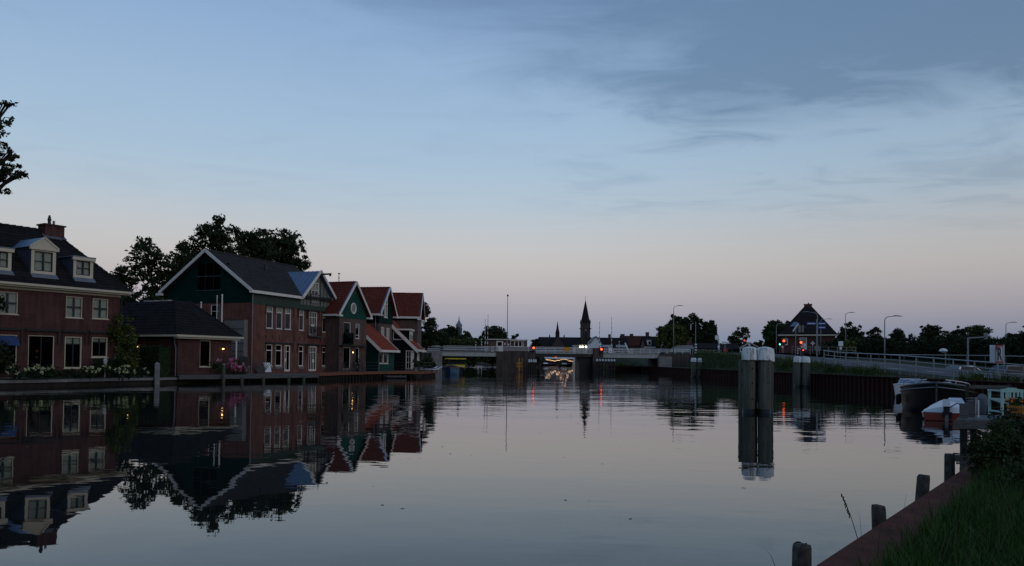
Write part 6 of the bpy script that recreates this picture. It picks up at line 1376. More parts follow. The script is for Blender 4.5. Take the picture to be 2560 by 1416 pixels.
# ------------------------------------------------------------------ right side: pyramid-roof house, road furniture
OH = (54.9, 158); T = thing('pyramid_roof_house', 'square brick house with steep dark pyramid roof and broad chimney', 'house', (59.25, 157, 3.4), -.361); w2 = 5.1
b = MB().wall(FRONT, [(-w2, 3.2), (w2, 3.2), (w2, 7.6), (-w2, 7.6)], [(-5.0 + .2, -3.8, 5.65, 6.95), (-1.6, -.2, 4.7, 7.15)], .12)
for q_ in ((-w2, (-1, 0)), (w2, (1, 0))): b.wall(Face((q_[0], 0), (0, 1), q_[1]), [(0, 3.2), (10.2, 3.2), (10.2, 7.6), (0, 7.6)])
b.build('wall', 'brick_left', T); e = w2 + .45; tp = .75
C_ = [(-e, -.45, 7.7), (e, -.45, 7.7), (e, 10.65, 7.7), (-e, 10.65, 7.7)]; Tq = [(-tp, 5.1 - tp, 13.6), (tp, 5.1 - tp, 13.6), (tp, 5.1 + tp, 13.6), (-tp, 5.1 + tp, 13.6)]; b = MB()
for i in range(4): b.poly([C_[i], C_[(i + 1) % 4], Tq[(i + 1) % 4], Tq[i]])
b.poly(Tq); rf = b.build('roof', 'tile_dark', T); s_ = Vector((0, 5.1 - tp + .45, 5.9)); Ls = s_.length
MB().tiles((-e, -.45, 7.73), (1, 0, 0), s_, Ls, lambda s: (e - tp) * s / Ls, lambda s: 2 * e - (e - tp) * s / Ls, .3, .38).build('roof_tiles', 'tile_dark', rf, kind='stuff')
c = MB().box(-.75, .75, 4.4, 5.8, 13.2, 14.05); c.box(-.84, .84, 4.3, 5.9, 14.05, 14.2); ch = c.build('chimney', 'brick_left', rf); MB().lathe([(.15, 14.2), (.12, 14.5)], (.1, 5.1, 0), 6).build('chimney_pot', 'dark_metal', ch)
MB().fbox(FRONT, -e - .12, e + .12, .4, .6, 7.48, 7.72).build('gutter', 'cream_paint', T); MB().slab([(-3.4, .9, 9.4), (-2.4, .9, 9.4), (-1.9, 1.55, 10.3), (-2.7, 1.55, 10.3)], (0, -.05, .06)).build('skylight', 'zinc', rf)
window(T, FRONT, -4.8, -3.8, 5.65, 6.95, cols=(), fw=.14, glass='glass', blind=.6); window(T, FRONT, -1.6, -.2, 4.7, 7.15, cols=(), rows=(.45,), fw=.16, mw=.12, glass='glass', blind=.5, panel=[(.12, .88, .02, .4)], name='door', sill=False)


def street_lamp(label, x, y, z0, z1, arm=1.3, sx=1, m_='rail_metal'):
    k = thing('street_lamp', label, 'street lamp', (x, y, z0), 0, absz=False); h = z1 - z0
    MB().tube([(0, 0, -.3), (0, 0, h * .55), (0, 0, h - .45), (sx * .07, 0, h - .16), (sx * .32, 0, h - .02), (sx * arm * .7, 0, h + .08)], [.085, .065, .05, .045, .04, .035], 8).build('pole', m_, k, smooth=True)
    b = MB(); b.lathe([(.02, -.5), (.11, -.35), (.13, .1), (.05, .5)], (0, 0, 0), 8); hd = b.build('lamp_head', 'lead', k, smooth=True); hd.matrix_local = Matrix.Translation((sx * arm * .85, 0, h + .09)) @ Matrix.Rotation(sx * math.radians(94), 4, 'Y') @ Matrix.Diagonal((.45, 1, .9, 1))
    return k
street_lamp('tall street lamp on the right bridge abutment before the round trees', 28.1, 136.4, 3.4, 11.7, 1.4); street_lamp('street lamp in front of the pyramid roof house', 37.0, 95, 2.3, 8.1, 1.7, -1); street_lamp('street lamp just right of the pyramid roof house', 55.3, 130, 3.3, 10.4, 1.3); street_lamp('nearest street lamp rising behind the road railing', 38.5, 81, .8, 6.85, 1.6); street_lamp('street lamp at the far right behind the letter sign', 75.6, 120, 3.0, 8.5, 1.5); street_lamp('street lamp left of the pyramid roof house beside the traffic lights', 47.2, 140, 3.3, 9.0, 2.2); street_lamp('faint street lamp in front of the right round tree', 47.5, 190, 3, 10.6, 2.2, -1)
street_lamp('street lamp standing behind the blue finger signs', 57.5, 146, 3.4, 10.2, 2.0)
p = at(2364, 905, 70); k = thing('mushroom_lamp', 'low park lamp with pale mushroom cap beside the parked cars', 'street lamp', (p.x, p.y, .4), absz=False); MB().tube([(0, 0, 0), (0, 0, 2.7)], .05, 7).build('pole', 'grey_metal', k); MB().lathe([(.08, 2.6), (.36, 2.75), (.28, 2.92), (.05, 3.0)], (-.2, 0, 0), 10).build('cap', 'sign_white', k)
# railing along the near side of the road, another on its far side
T = thing('road_railing', 'long grey tube railing along the near side of the sloping road', 'railing', (26.3, 36, 0), 0, absz=False)
yr = [36 + 2.15 * i for i in range(15)]
for y in yr: z = zroad(y) + .0; MB().tube([(0, y - 36, z - .25), (0, y - 36, z + 1.22)], .045, 6).build('post', 'rail_metal', T)
for k_, r in ((1.2, .045), (.86, .03), (.55, .03), (.16, .035)): MB().tube([(0, y - 36, zroad(y) + k_) for y in yr], r, 6).build('rail', 'rail_metal' if k_ > .3 else 'rail_blue', T)
T = thing('road_railing', 'thin railing along the far side of the sloping road', 'railing', (33.5, 44, 0), 0, absz=False); yr = [44 + 2.3 * i for i in range(14)]
for y in yr: z = zroad(y); MB().tube([(0, y - 44, z - .2), (0, y - 44, lerp(y, [44, 55, 72, 76], [2.4, 2.6, 2.83, 2.9]))], .03, 5).build('post', 'rail_blue', T)
MB().tube([(0, y - 44, lerp(y, [44, 55, 72, 76], [2.4, 2.6, 2.83, 2.9])) for y in yr], .03, 5).build('rail', 'rail_metal', T)
# traffic lights at the crossing
signal(40.9, 118, 5.3, 'left of the two bright orange-red road signals', 'signal_orange', .17, 3.3); signal(39.8, 108, 4.82, 'right of the two bright orange-red road signals', 'signal_orange', .16, 3.1); signal(38.5, 130, 5.65, 'dim red signal above the wooden gable frame', 'signal_dim', .15, 3.4); signal(44.4, 130, 5.05, 'small green signal left of the orange lights', 'signal_green', .11, 3.4); signal(39.95, 107.6, 3.75, 'lowest small red signal under a give way sign', 'signal_orange', .075, 3.1)
def sign_post(name, label, x, y, z0, z1, parts, pole='grey_metal', rz_=0.0):
    k = thing(name, label, 'sign', (x, y, z0), rz_, absz=False); MB().tube([(0, 0, -.2), (0, 0, z1 - z0)], .05, 7).build('pole', pole, k)
    for nm, m_, x0, x1, a, b_ in parts: MB().box(x0, x1, -.075, -.055, a - z0, b_ - z0).build(nm, m_, k)
    return k
def triangle(k, z, s, m1, m2):
    MB().slab([(-s, -.08, z + s * .9), (0, -.08, z - s * .9), (s, -.08, z + s * .9)], (0, .02, 0)).build('give_way_plate', m1, k); MB().slab([(-s * .5, -.086, z + s * .6), (0, -.086, z - s * .4), (s * .5, -.086, z + s * .6)], (0, .004, 0)).build('give_way_centre', m2, k)
k = sign_post('road_sign', 'give way sign below the left orange signal', 40.55, 117.6, 3.3, 4.6, []); triangle(k, .95, .36, 'sign_red', 'sign_white'); k = sign_post('road_sign', 'give way sign below the right orange signal', 39.75, 107.7, 3.1, 4.5, []); triangle(k, 1.05, .3, 'sign_red', 'sign_white')
sign_post('road_sign', 'pale blue-white square sign on a tall pole before the round trees', 29.5, 112, 3.1, 5.8, [('panel', 'sign_white', -.5, .02, 5.2, 5.8), ('panel', 'sign_white', -.12, .12, 3.95, 4.4)]); sign_post('road_sign', 'small white and orange direction sign above the dark shed', 32.0, 118, 3.2, 5.1, [('panel', 'sign_white', -.45, .3, 4.75, 5.1), ('panel', 'sign_orange', .3, .4, 4.75, 5.1)])
sign_post('road_sign', 'dull red round sign low beside the dark shed', 33.2, 122, 3.3, 4.6, [('panel', 'sign_red', -.3, .3, 3.6, 4.1)]); sign_post('road_sign', 'tall pole with white finger board in front of the dark round trees', 28.1, 120, 4.4, 8.15, [('panel', 'sign_white', -.8, -.7, 6.9, 7.8)], 'rail_metal'); striped(28.1, 119.9, 3.1, 4.75, 'thick black and white striped pole base beside the capped pile pair', .16, 8); striped(32.0, 121, 3.3, 4.9, 'slim black and white post between the road signs', .06)
k = thing('gable_frame', 'white timber gable frame of a shelter by the crossing', 'shelter', (34.9, 115, 3.3), 0, absz=False)
for s_ in (-1, 1): MB().beam((s_ * 1.55, 0, .75), (0, 0, 1.62), .12, .14).build('rafter', 'grey_white', k); MB().box(s_ * 1.4 - .06, s_ * 1.4 + .06, -.06, .06, -.2, .85).build('post', 'grey_white', k)
MB().box(-.05, .05, -.05, .05, .7, 1.6).build('king_post', 'grey_white', k); MB().box(-1.4, 1.4, -.04, .04, .72, .84).build('tie_beam', 'grey_white', k); MB().slab([(-1.6, .05, .72), (0, .05, 1.6), (0, 1.6, 1.6), (-1.6, 1.6, .72)], (0, 0, .06)).build('roof', 'tile_dark', k); MB().slab([(1.6, .05, .72), (0, .05, 1.6), (0, 1.6, 1.6), (1.6, 1.6, .72)], (0, 0, .06)).build('roof', 'tile_dark', k)
k = sign_post('finger_sign', 'tall pole with three blue finger boards before the brick house', 35.75, 92, 2.4, 7.1, [('finger_board', 'sign_blue', -1.2, -.1, 6.45, 6.8), ('finger_board', 'sign_blue', .08, 1.05, 6.45, 6.82), ('finger_board', 'sign_blue', .1, 1.05, 6.0, 6.33)], 'rail_metal')
for x0, x1, z in ((-1.1, -.2, 6.62), (.2, .95, 6.63), (.25, .95, 6.16)): MB().box(x0, x1, -.082, -.077, z - 2.4 - .04, z - 2.4 + .04).build('lettering_band', 'sign_white', k)
MB().lathe([(.36, -.02), (.36, .02)], (0, 0, 0), 14).build('round_plate', 'grey_metal', k).matrix_local = Matrix.Translation((.08, -.08, 1.3)) @ Matrix.Rotation(math.pi / 2, 4, 'X')
sign_post('road_sign', 'white square sign with dark slash and plate below, by the railing start', 41.9, 100, 2.8, 4.85, [('panel', 'sign_white', -.3, .3, 4.2, 4.8), ('panel', 'sign_white', -.14, .14, 3.75, 4.1)]); b = thing('road_sign', 'dark slash symbol plate', 'sign', (0, 0, 0)) if False else None
k = thing('level_crossing_mast', 'grey mast with hanging signals and pale crossed arm before the roof', 'signal mast', (39.78, 110, 3.1), 0, absz=False); MB().tube([(0, 0, -.2), (0, 0, 3.9)], .07, 7).build('mast', 'grey_metal', k); MB().beam((-.4, -.05, 3.3), (.4, -.05, 4.45), .05, .2).build('arm', 'tarp_white', k); MB().beam((0, 0, 3.75), (1.4, 0, 3.95), .06, .06).build('arm', 'grey_metal', k)
for x in (.55, 1.0): MB().box(x - .13, x + .13, -.1, .1, 3.2, 4.2).build('hanging_box', 'grey_boards', k)
striped(39.8, 109.2, 3.1, 4.1, 'short black and white post base below the signal mast', .09, 6); sign_post('road_sign', 'small pale crossbuck sign on the house front side', 46.0, 120, 3.4, 5.4, [('panel', 'sign_white', -.3, .3, 4.95, 5.1), ('panel', 'sign_white', -.08, .08, 4.75, 5.3)])
T = thing('low_fence', 'low dark fence at the road crossing before the brick house', 'fence', (40, 112, 3.38), 0, absz=False)
for i in range(8): MB().box(i * 1.3 - .04, i * 1.3 + .04, -.04, .04, -.2, .95).build('post', 'grey_metal', T)
for z in (.5, .93): MB().box(0, 9.1, -.07, -.045, z - .03, z + .03).build('rail', 'grey_metal', T)
# signal gantry over the parking ground
k = thing('signal_gantry', 'grey mast with long horizontal arm in front of the dark trees', 'signal mast', (49.43, 85, .5), 0, absz=False); MB().tube([(0, 0, 0), (0, 0, 4.4)], [.1, .09], 8).build('mast', 'rail_metal', k); MB().tube([(0, 0, 4.35), (2.0, 0, 4.5)], .07, 7).build('arm', 'rail_metal', k); MB().box(1.8, 2.05, -.15, .15, 4.25, 4.95).build('signal_head', 'lead', k)
# navigation sign: white panel, red border, black letter with a slash
k = thing('letter_sign', 'white panel sign with red border and slashed black letter', 'sign', (25.8, 41.5, 1.0), math.radians(-101), absz=False)
MB().box(-.5, .5, 0, .03, 1.05, 2.0).build('panel', 'sign_white', k); b = MB()
for x0, x1, z0, z1 in ((-.5, -.41, 1.05, 2.0), (.41, .5, 1.05, 2.0), (-.41, .41, 1.05, 1.14), (-.41, .41, 1.91, 2.0)): b.box(x0, x1, -.012, -.004, z0, z1)
b.build('border', 'sign_red', k); text_part(k, 'R', .95, (0, -.012, 1.2), 'black_paint', 'letter')
MB().slab([(-.41, -.008, 1.91), (-.22, -.008, 1.91), (-.41, -.008, 1.62)], (0, -.008, 0)).build('slash', 'sign_red', k)
MB().slab([(-.52, .0, 1.05), (-.52, .0, 2.0), (-.62, -.24, 2.0), (-.62, -.24, 1.1)], (.03, 0, 0)).build('side_panel', 'sign_white', k)
for x in (-.42, .42): MB().tube([(x, .05, -.4), (x, .05, 1.95)], .03, 6).build('post', 'rail_metal', k)


def car(label, x, y, rz_, m_, z=.455, van=0.0):
    T = thing('parked_car', label, 'car', (x, y, z), rz_, 'cars on the parking ground', absz=False); L_, w = 2.05, .84
    sec = [(-L_, .35, .72), (-L_ + .12, .3, .86), (-1.2, .28, .93 + van * .1), (1.15, .28, .90), (L_ - .1, .3, .74), (L_, .36, .58)]; b = MB()
    for x_, z0, z1 in sec:
        ww = w * (1 if abs(x_) < 1.9 else .9); b.v += [Vector((x_, -ww, z0)), Vector((x_, -ww, (z0 + z1) / 2)), Vector((x_, -ww * .93, z1)), Vector((x_, ww * .93, z1)), Vector((x_, ww, (z0 + z1) / 2)), Vector((x_, ww, z0))]
    for i in range(5):
        for k in range(5): b.f.append((i * 6 + k, i * 6 + k + 1, (i + 1) * 6 + k + 1, (i + 1) * 6 + k))
    b.f += [(0, 5, 4, 3, 2, 1), (30, 31, 32, 33, 34, 35)]; bo = b.build('body', m_, T)
    MB().hexa([(-1.55, -.76, .90), (1.0, -.76, .88), (1.0, .76, .88), (-1.55, .76, .90), (-1.15, -.6, 1.4 + van), (.25, -.6, 1.42 + van), (.25, .6, 1.42 + van), (-1.15, .6, 1.4 + van)]).build('roof', m_, T)
    for s_ in (-1, 1):
        MB().slab([(-1.3, s_ * .755, .95), (.8, s_ * .755, .94), (.2, s_ * .625, 1.35 + van), (-1.05, s_ * .625, 1.34 + van)], (0, s_ * .012, .004)).build('side_window', 'glass_dark', bo)
    MB().slab([(.98, -.68, .92), (.98, .68, .92), (.33, .52, 1.36 + van), (.33, -.52, 1.36 + van)], (.015, 0, .012)).build('windscreen', 'glass', bo)
    MB().slab([(-1.54, -.68, .94), (-1.54, .68, .94), (-1.2, .52, 1.34 + van), (-1.2, -.52, 1.34 + van)], (-.015, 0, .012)).build('rear_window', 'glass', bo)
    for x_ in (-1.3, 1.28):
        for s_ in (-1, 1): wv = MB().tube([(x_, s_ * .68, .31), (x_, s_ * .86, .31)], .31, 14).build('wheel', 'rubber', T); MB().tube([(x_, s_ * .86, .31), (x_, s_ * .872, .31)], .19, 10).build('rim', 'lead', wv)
    for s_ in (-.6, .6): MB().box(L_ - .06, L_ + .01, s_ - .16, s_ + .16, .55, .68).build('headlight', 'sign_white', bo); MB().box(-L_ - .01, -L_ + .05, s_ - .14, s_ + .14, .62, .78).build('tail_light', 'sign_red', bo)
car('silver car farthest left of the parked cars', 36.6, 63.2, .25, 'car_silver'); car('grey-blue car parked behind the letter sign', 36.9, 57.6, .15, 'car_blue', van=.06); car('dark car with glinting headlight at the right picture edge', 34.6, 51.0, 2.9, 'car_dark', van=.05); car('dark estate car between the silver car and the letter sign', 39.5, 62.0, .1, 'car_dark')
# ------------------------------------------------------------------ jetty with garden furniture on the right
JA = math.radians(-8); JO = (11.15, 19.75)
T = thing('wooden_jetty', 'small grey plank jetty on posts at the right bank', 'jetty', (*JO, .55), JA, absz=False)
for i in range(15):
    z = RND.uniform(-.006, .006); MB().hexa([(.02 + i * .205, 0, -.04 + z), (.215 + i * .205, 0, -.04 + z), (.215 + i * .205 + 1.05, 2.05, -.04 + z), (.02 + i * .205 + 1.05, 2.05, -.04 + z), (.02 + i * .205, 0, z), (.215 + i * .205, 0, z), (.215 + i * .205 + 1.05, 2.05, z), (.02 + i * .205 + 1.05, 2.05, z)]).build('plank', 'wood_planks', T)
MB().box(-.05, 3.2, -.06, .0, -.24, -.045).build('edge_beam', 'wood_grey', T); MB().box(1.0, 4.2, 1.9, 2.0, -.24, -.045).build('edge_beam', 'wood_grey', T)
for i, (x, y, r) in enumerate(((.25, .12, .09), (1.2, .15, .11), (1.75, .15, .08), (2.7, .15, .1), (1.2, 1.85, .09), (2.4, 1.85, .09), (3.6, 1.85, .09))): MB().tube([(x, y, -1.6), (x, y, -.045)], r, 8).build('pile', 'wood_wet', T)
MB().beam((.2, .12, -.15), (1.3, .15, -.62), .06, .1).build('brace', 'wood_dark', T)
for x, y, h, lb in ((.32, .28, .36, 'nearer short square post at the jetty corner'), (.72, .85, .42, 'short square post just behind the jetty corner')):
    p = loc(JO, JA, x, y); k = thing('jetty_post', lb, 'post', (p.x, p.y, .55), JA, absz=False); MB().box(-.075, .075, -.075, .075, -.02, h).build('shaft', 'wood_grey', k); MB().box(-.08, .08, -.08, .08, h, h + .02).build('cap', 'wood_planks', k)
p = loc(JO, JA, 1.1, .75); k = thing('white_pole', 'thin white upright beside the jetty posts', 'pole', (p.x - .25, p.y, .3), absz=False); MB().tube([(0, 0, 0), (0, 0, .68)], .02, 6).build('shaft', 'white_paint', k); MB().ball((0, 0, .68), .025, 6).build('tip', 'white_paint', k)
# weathered bench behind, bundle under a cover, mint furniture, flower pot
p = at(2440, 1030, 23.4); k = thing('wooden_bench', 'weathered grey bench with high back rail behind the jetty', 'bench', (p.x, p.y, .55), JA, absz=False)
MB().box(-.2, 1.1, -.2, .2, .34, .39).build('seat', 'wood_grey', k); MB().box(-.2, 1.1, .2, .25, .66, .76).build('backrest', 'wood_grey', k)
for x in (-.15, 1.05): MB().box(x - .04, x + .04, .19, .26, -.02, .8).build('leg', 'wood_dark', k); MB().box(x - .04, x + .04, -.19, -.12, -.02, .34).build('leg', 'wood_dark', k)
p = at(2452, 1030, 22.0); k = thing('covered_bundle', 'grey crumpled cover over a bundle on the jetty', 'bundle', (p.x, p.y, .55), .3, absz=False)
b = MB(); n = 14
for r, z in ((.15, 0), (.17, .15), (.17, .3), (.16, .42), (.10, .52), (.03, .56)):
    for q_ in range(n): t_ = 2 * math.pi * q_ / n; w_ = 1 + .16 * math.sin(3 * t_ + z * 6) + RND.uniform(-.05, .05); b.v.append(Vector((r * w_ * math.cos(t_) + z * .08, r * .8 * w_ * math.sin(t_), z)))
for j in range(5):
    for q_ in range(n): b.f.append((j * n + q_, j * n + (q_ + 1) % n, (j + 1) * n + (q_ + 1) % n, (j + 1) * n + q_))
b.f.append(tuple(5 * n + q_ for q_ in range(n))); b.build('cover', 'tarp_grey', k, smooth=True); MB().tube([(-.3, -.1, .0), (-.27, -.1, .45)], .02, 5).build('strap', 'grey_white', k)
k = thing('mint_armchair', 'mint green garden armchair seen from behind on the jetty', 'chair', (13.12, 21.0, .55), math.radians(-4), absz=False)
for x in (0, .5): MB().box(x - .028, x + .028, -.028, .028, 0, .70).build('leg', 'mint', k); MB().box(x - .028, x + .028, .6, .656, 0, .66).build('leg', 'mint', k)
for x in (0, .5): MB().box(x - .035, x + .035, .03, .68, .66, .70).build('armrest', 'mint', k); MB().box(x - .018, x + .018, .03, .6, .42, .47).build('side_rail', 'mint', k); MB().box(x - .018, x + .018, .03, .6, .1, .14).build('side_rail', 'mint', k)
MB().slab([(-.04, -.02, .64), (.54, -.02, .64), (.54, -.02, .72), (.40, -.02, .735), (.33, -.02, .765), (.17, -.02, .765), (.10, -.02, .735), (-.04, -.02, .72)], (0, .04, 0)).build('crest_rail', 'mint', k); MB().box(.03, .47, -.018, .018, .40, .46).build('back_rail', 'mint', k)
for i in range(4): MB().box(.085 + i * .1, .125 + i * .1, -.014, .014, .46, .64).build('back_slat', 'mint', k)
for i in range(6): MB().box(.03, .47, .05 + i * .095, .125 + i * .095, .34 + .012 * i, .362 + .012 * i).build('seat_slat', 'mint', k)
p = loc(JO, JA, 1.62, .35); k = thing('flower_pot', 'large orange pot of red and orange flowers on the jetty', 'flower pot', (p.x, p.y, .55), 0, absz=False)
MB().lathe([(.14, 0), (.205, .29), (.235, .29), (.24, .35), (.215, .35), (.2, .31)], (0, 0, 0), 20).build('pot', 'terracotta', k, smooth=False); bush_mesh('foliage', [(0, 0, .42, .24, .24, .12)], .035, 5, .09, 14, 'leaf_mid', k)
Pf = np.concatenate([np.array([RND.uniform(-.24, .24), RND.uniform(-.24, .2), .44 + RND.uniform(0, .1)])[None] + NR.normal(size=(14, 3)) * .014 for _ in range(34)]); V, Fq = leaf_quads(Pf, .02, .3); np_mesh('flower', V, Fq, 'petal_orange', k, 'stuff')
MB().tube([(.05, -.24, .27), (.12, -.26, .3), (.2, -.22, .29)], .012, 5).build('handle', 'grey_white', k)

# ------------------------------------------------------------------ near bank: rotting posts, grass, weeds
for i, (x, y, zt, r, lx, lb) in enumerate(((2.235, 6.06, .515, .072, -.008, 'nearest rotten wooden post at the bottom edge of the picture'), (3.72, 7.92, .475, .068, .02, 'second nearest rotten post along the rust red edging'), (5.08, 9.75, .53, .075, .045, 'leaning rotten post halfway along the rust red edging'), (6.38, 11.45, .61, .072, .012, 'rotten post farthest along the edging, against the weeds'))):
    k = thing('rotten_post', lb, 'post', (x, y, 0), RND.uniform(0, 3)); b = MB(); n = 16; H_ = [(-.8, 1.02), (.05, 1.04), (.25, 1.0), (zt - .07, .97), (zt - .02, .96), (zt, .88)]
    for j, (z, s_) in enumerate(H_):
        for q_ in range(n): t_ = 2 * math.pi * q_ / n; w_ = s_ * (1 + .07 * math.sin(5 * t_ + i) + .05 * math.sin(9 * t_ + 2 * i)) ; b.v.append(Vector((r * w_ * math.cos(t_) + lx * z / zt, r * w_ * math.sin(t_), z + (RND.uniform(-.012, .012) if j > 3 else 0))))
    for j in range(len(H_) - 1):
        for q_ in range(n): b.f.append((j * n + q_, j * n + (q_ + 1) % n, (j + 1) * n + (q_ + 1) % n, (j + 1) * n + q_))
    b.f.append(tuple((len(H_) - 1) * n + q_ for q_ in range(n))); b.build('shaft', 'post_wood', k, smooth=True); MB().tube([(lx, 0, zt - .02), (lx, 0, zt + .004)], [r * .7, r * .5], 10).build('end_grain', 'wood_pile', k)


def bank_points(n, s0, s1, o0, o1, z=.285, power=1.0):
    s = NR.uniform(s0, s1, n); o = o0 + (o1 - o0) * NR.uniform(0, 1, n) ** power
    return np.stack([NB.x + DIRN.x * s + PERP.x * o, NB.y + DIRN.y * s + PERP.y * o, np.full(n, z)], 1)


blades('grass', np.concatenate([bank_points(30000, -3, 7, .5, 1.6), bank_points(3000, -3, 9, .42, .8, power=1.6)]), .26, .0045, 'grass', lean=.7)
blades('tall_grass', np.concatenate([bank_points(2200, -3, 8, .5, 1.6), bank_points(12, -1, 9, .0, .45)]), .42, .004, 'grass_dry', lean=.6)
blades('edge_grass', np.concatenate([bank_points(2600, -3, 8, .30, .62, power=.6), bank_points(260, -3, 8, .05, .4)]), .10, .004, 'grass_dry', lean=.8)
blades('grass_verge', bank_points(16000, 8, 36, .6, 5.5), .36, .008, 'grass', lean=.6)
blades('path_grass', bank_points(5000, -3, 9, 2.5, 4.5), .3, .006, 'grass', lean=.7)
for i, (s, o, h, w_, mm_, lb) in enumerate(((4.9, 1.15, .5, .55, 'leaf_mid', 'low leafy weeds behind the halfway leaning post'), (6.7, .62, .74, .6, 'leaf_mid', 'dense dark weeds growing over the end of the edging'), (5.9, 1.35, .72, .8, 'leaf_mid', 'broad weed thicket inland of the farthest post'), (8.0, .7, .85, .75, 'leaf_dark', 'tall dark weed thicket hiding the near end of the jetty'), (7.3, 1.7, .9, .9, 'leaf_dark', 'broad dark shrub at the right edge above the path'), (9.6, 1.3, .8, .9, 'leaf_dark', 'dark weed thicket below the jetty planks'), (6.3, 2.4, .85, .9, 'leaf_hedge', 'tallest dark shrub at the right picture edge'), (11.4, 1.2, .6, .8, 'leaf_dark', 'low dark weeds under the flower pot'))):
    p = bank(s, o, .28); k = thing('weed_thicket', lb, 'weeds', tuple(p), RND.uniform(0, 6), absz=False)
    lob = [(RND.uniform(-w_ * .5, w_ * .5), RND.uniform(-w_ * .5, w_ * .5), h * RND.uniform(.35, .7), w_ * .5, w_ * .5, h * .45) for _ in range(5)]; bush_mesh('foliage', lob, .026, 4, .1, 30, mm_, k, .1); st = MB()
    for j in range(26): a, r_ = RND.uniform(0, 6.28), RND.uniform(0, w_ * .7); x, y = r_ * math.cos(a), r_ * math.sin(a); st.tube([(x * .6, y * .6, 0), (x * .9, y * .9, h * .6), (x, y, h * RND.uniform(.8, 1.3))], [.006, .005, .002], 4, False)
    st.build('stems', 'grass_dry', k)
k = thing('seeding_grass', 'lone tall seeding grass stalk leaning over the water edge', 'plant', tuple(bank(1.35, -.04, .3)), 0, absz=False); b = MB(); b.tube([(0, 0, 0), (-.06, .02, .22), (-.14, .03, .42)], [.004, .003, .002], 4); b.build('stalk', 'leaf_dark', k); b = MB()
for i in range(26): t = .5 + .5 * i / 26; b.ball((-.14 * t + RND.uniform(-.008, .008), .03 * t, .42 * t), .006, 4, (1, 1, 1.8))
b.build('seed_head', 'grass_dry', k)
p = bank(9.6, .5, .28); k = thing('yellow_flower', 'small yellow flower at the jetty foot among weeds', 'flower', tuple(p), absz=False); MB().tube([(0, 0, 0), (.03, 0, .62)], .006, 4).build('stem', 'leaf_mid', k); V, Fq = leaf_quads(NR.normal(size=(24, 3)) * .016 + np.array([.03, 0, .65]), .018); np_mesh('petals', V, Fq, 'petal_yellow', k, 'stuff')
# grass on the right embankment and under the bridge
n = 9000; yb = NR.uniform(37, 137, n); xb = 25.05 + 1.5 * NR.uniform(0, 1, n); Pg = np.stack([xb, yb, np.array([zland(x, y) for x, y in zip(xb, yb)]) - .03], 1); lo_ = (Pg[:, 1] > 66) & (Pg[:, 1] < 112); mi_ = (Pg[:, 1] > 53) & (Pg[:, 1] <= 66); blades('bank_grass', Pg[lo_], .5, .02, 'grass_bank', lean=.5); blades('bank_grass_short', np.concatenate([Pg[mi_], Pg[(Pg[:, 1] < 53)][::4]]), .24, .016, 'grass_bank', lean=.6)
n = 7000; yb = NR.uniform(66, 137, n); xb = 26.3 + 8 * NR.uniform(0, 1, n) ** 2; keep = (xb < 26.8) & (yb < 112); xb, yb = xb[keep], yb[keep]; Pg = np.stack([xb, yb, np.array([zland(x, y) for x, y in zip(xb, yb)]) - .03], 1); blades('verge_grass', Pg, .55, .02, 'grass_bank', lean=.5)
for i, (y, h, lb) in enumerate(((58.5, .6, 'clump of tall grass at the railing right of the second pile cluster'), (62.5, .7, 'bushy weed clump just left of the railing start'), (56, .6, 'small weed clump on the sheet pile top below the street lamp'), (73, .9, 'weed clump on the bank between the two pile clusters'), (85, 1.0, 'dark weed clump on the bank left of the large pile cluster'), (43.8, .5, 'reedy weed clump beside the black boat'), (41.0, .5, 'tall weed clump below the letter sign'), (38.2, .5, 'weed clump right of the letter sign posts'))):
    z = zland(25.6, y); k = thing('weed_clump', lb, 'weeds', (25.75, y, z), 0, absz=False); bush_mesh('foliage', [(0, -.6, h * .35, .4, .7, h * .45), (0, .5, h * .3, .4, .8, h * .4)], .09, 2.4, .2, 16, 'leaf_olive', k); P_ = np.stack([NR.uniform(-.4, .4, 160), NR.uniform(-1.2, 1.2, 160), np.zeros(160)], 1); blades('stalks', P_, h * 1.2, .016, 'grass_bank', k, .5)
n = 2600; Pg = np.stack([NR.uniform(18.8, 25.2, n), NR.uniform(151.3, 160, n), np.full(n, .9)], 1); Pg[:, 2] += (Pg[:, 1] - 151.3) * .13; blades('bridge_bank_grass', Pg, .6, .05, 'grass_bank', lean=.5)
structure(MB().poly([(18.8, 151.2, 1.0), (32, 151.2, 1.0), (32, 162, 2.4), (18.8, 162, 2.4)]).build('grass_bank_slope', 'soil'))

# ------------------------------------------------------------------ person with a bicycle on the bridge
pp = bp(42.6, .9); P = thing('person', 'person in dark clothes standing with a bicycle behind the bridge railing', 'person', (pp.x, pp.y, 3.40), .2, absz=False)
me = bpy.data.meshes.new('body'); J = [(0, 0, .95), (0, 0, 1.15), (0, 0, 1.40), (0, -.01, 1.50), (0, -.02, 1.62), (0, -.03, 1.74), (.18, 0, 1.42), (.24, -.08, 1.15), (.22, -.28, 1.0), (.21, -.34, .96), (-.18, 0, 1.42), (-.24, -.08, 1.15), (-.22, -.28, 1.0), (-.21, -.34, .96), (.1, 0, .92), (.11, -.02, .5), (.11, .02, .08), (.12, -.14, .04), (-.1, 0, .92), (-.12, .05, .5), (-.12, .12, .08), (-.13, -.02, .04)]
Ed = [(0, 1), (1, 2), (2, 3), (3, 4), (4, 5), (2, 6), (6, 7), (7, 8), (8, 9), (2, 10), (10, 11), (11, 12), (12, 13), (0, 14), (14, 15), (15, 16), (16, 17), (0, 18), (18, 19), (19, 20), (20, 21)]; Ra = [.16, .15, .17, .06, .10, .075, .08, .055, .042, .04, .08, .055, .042, .04, .1, .075, .05, .045, .1, .075, .05, .045]
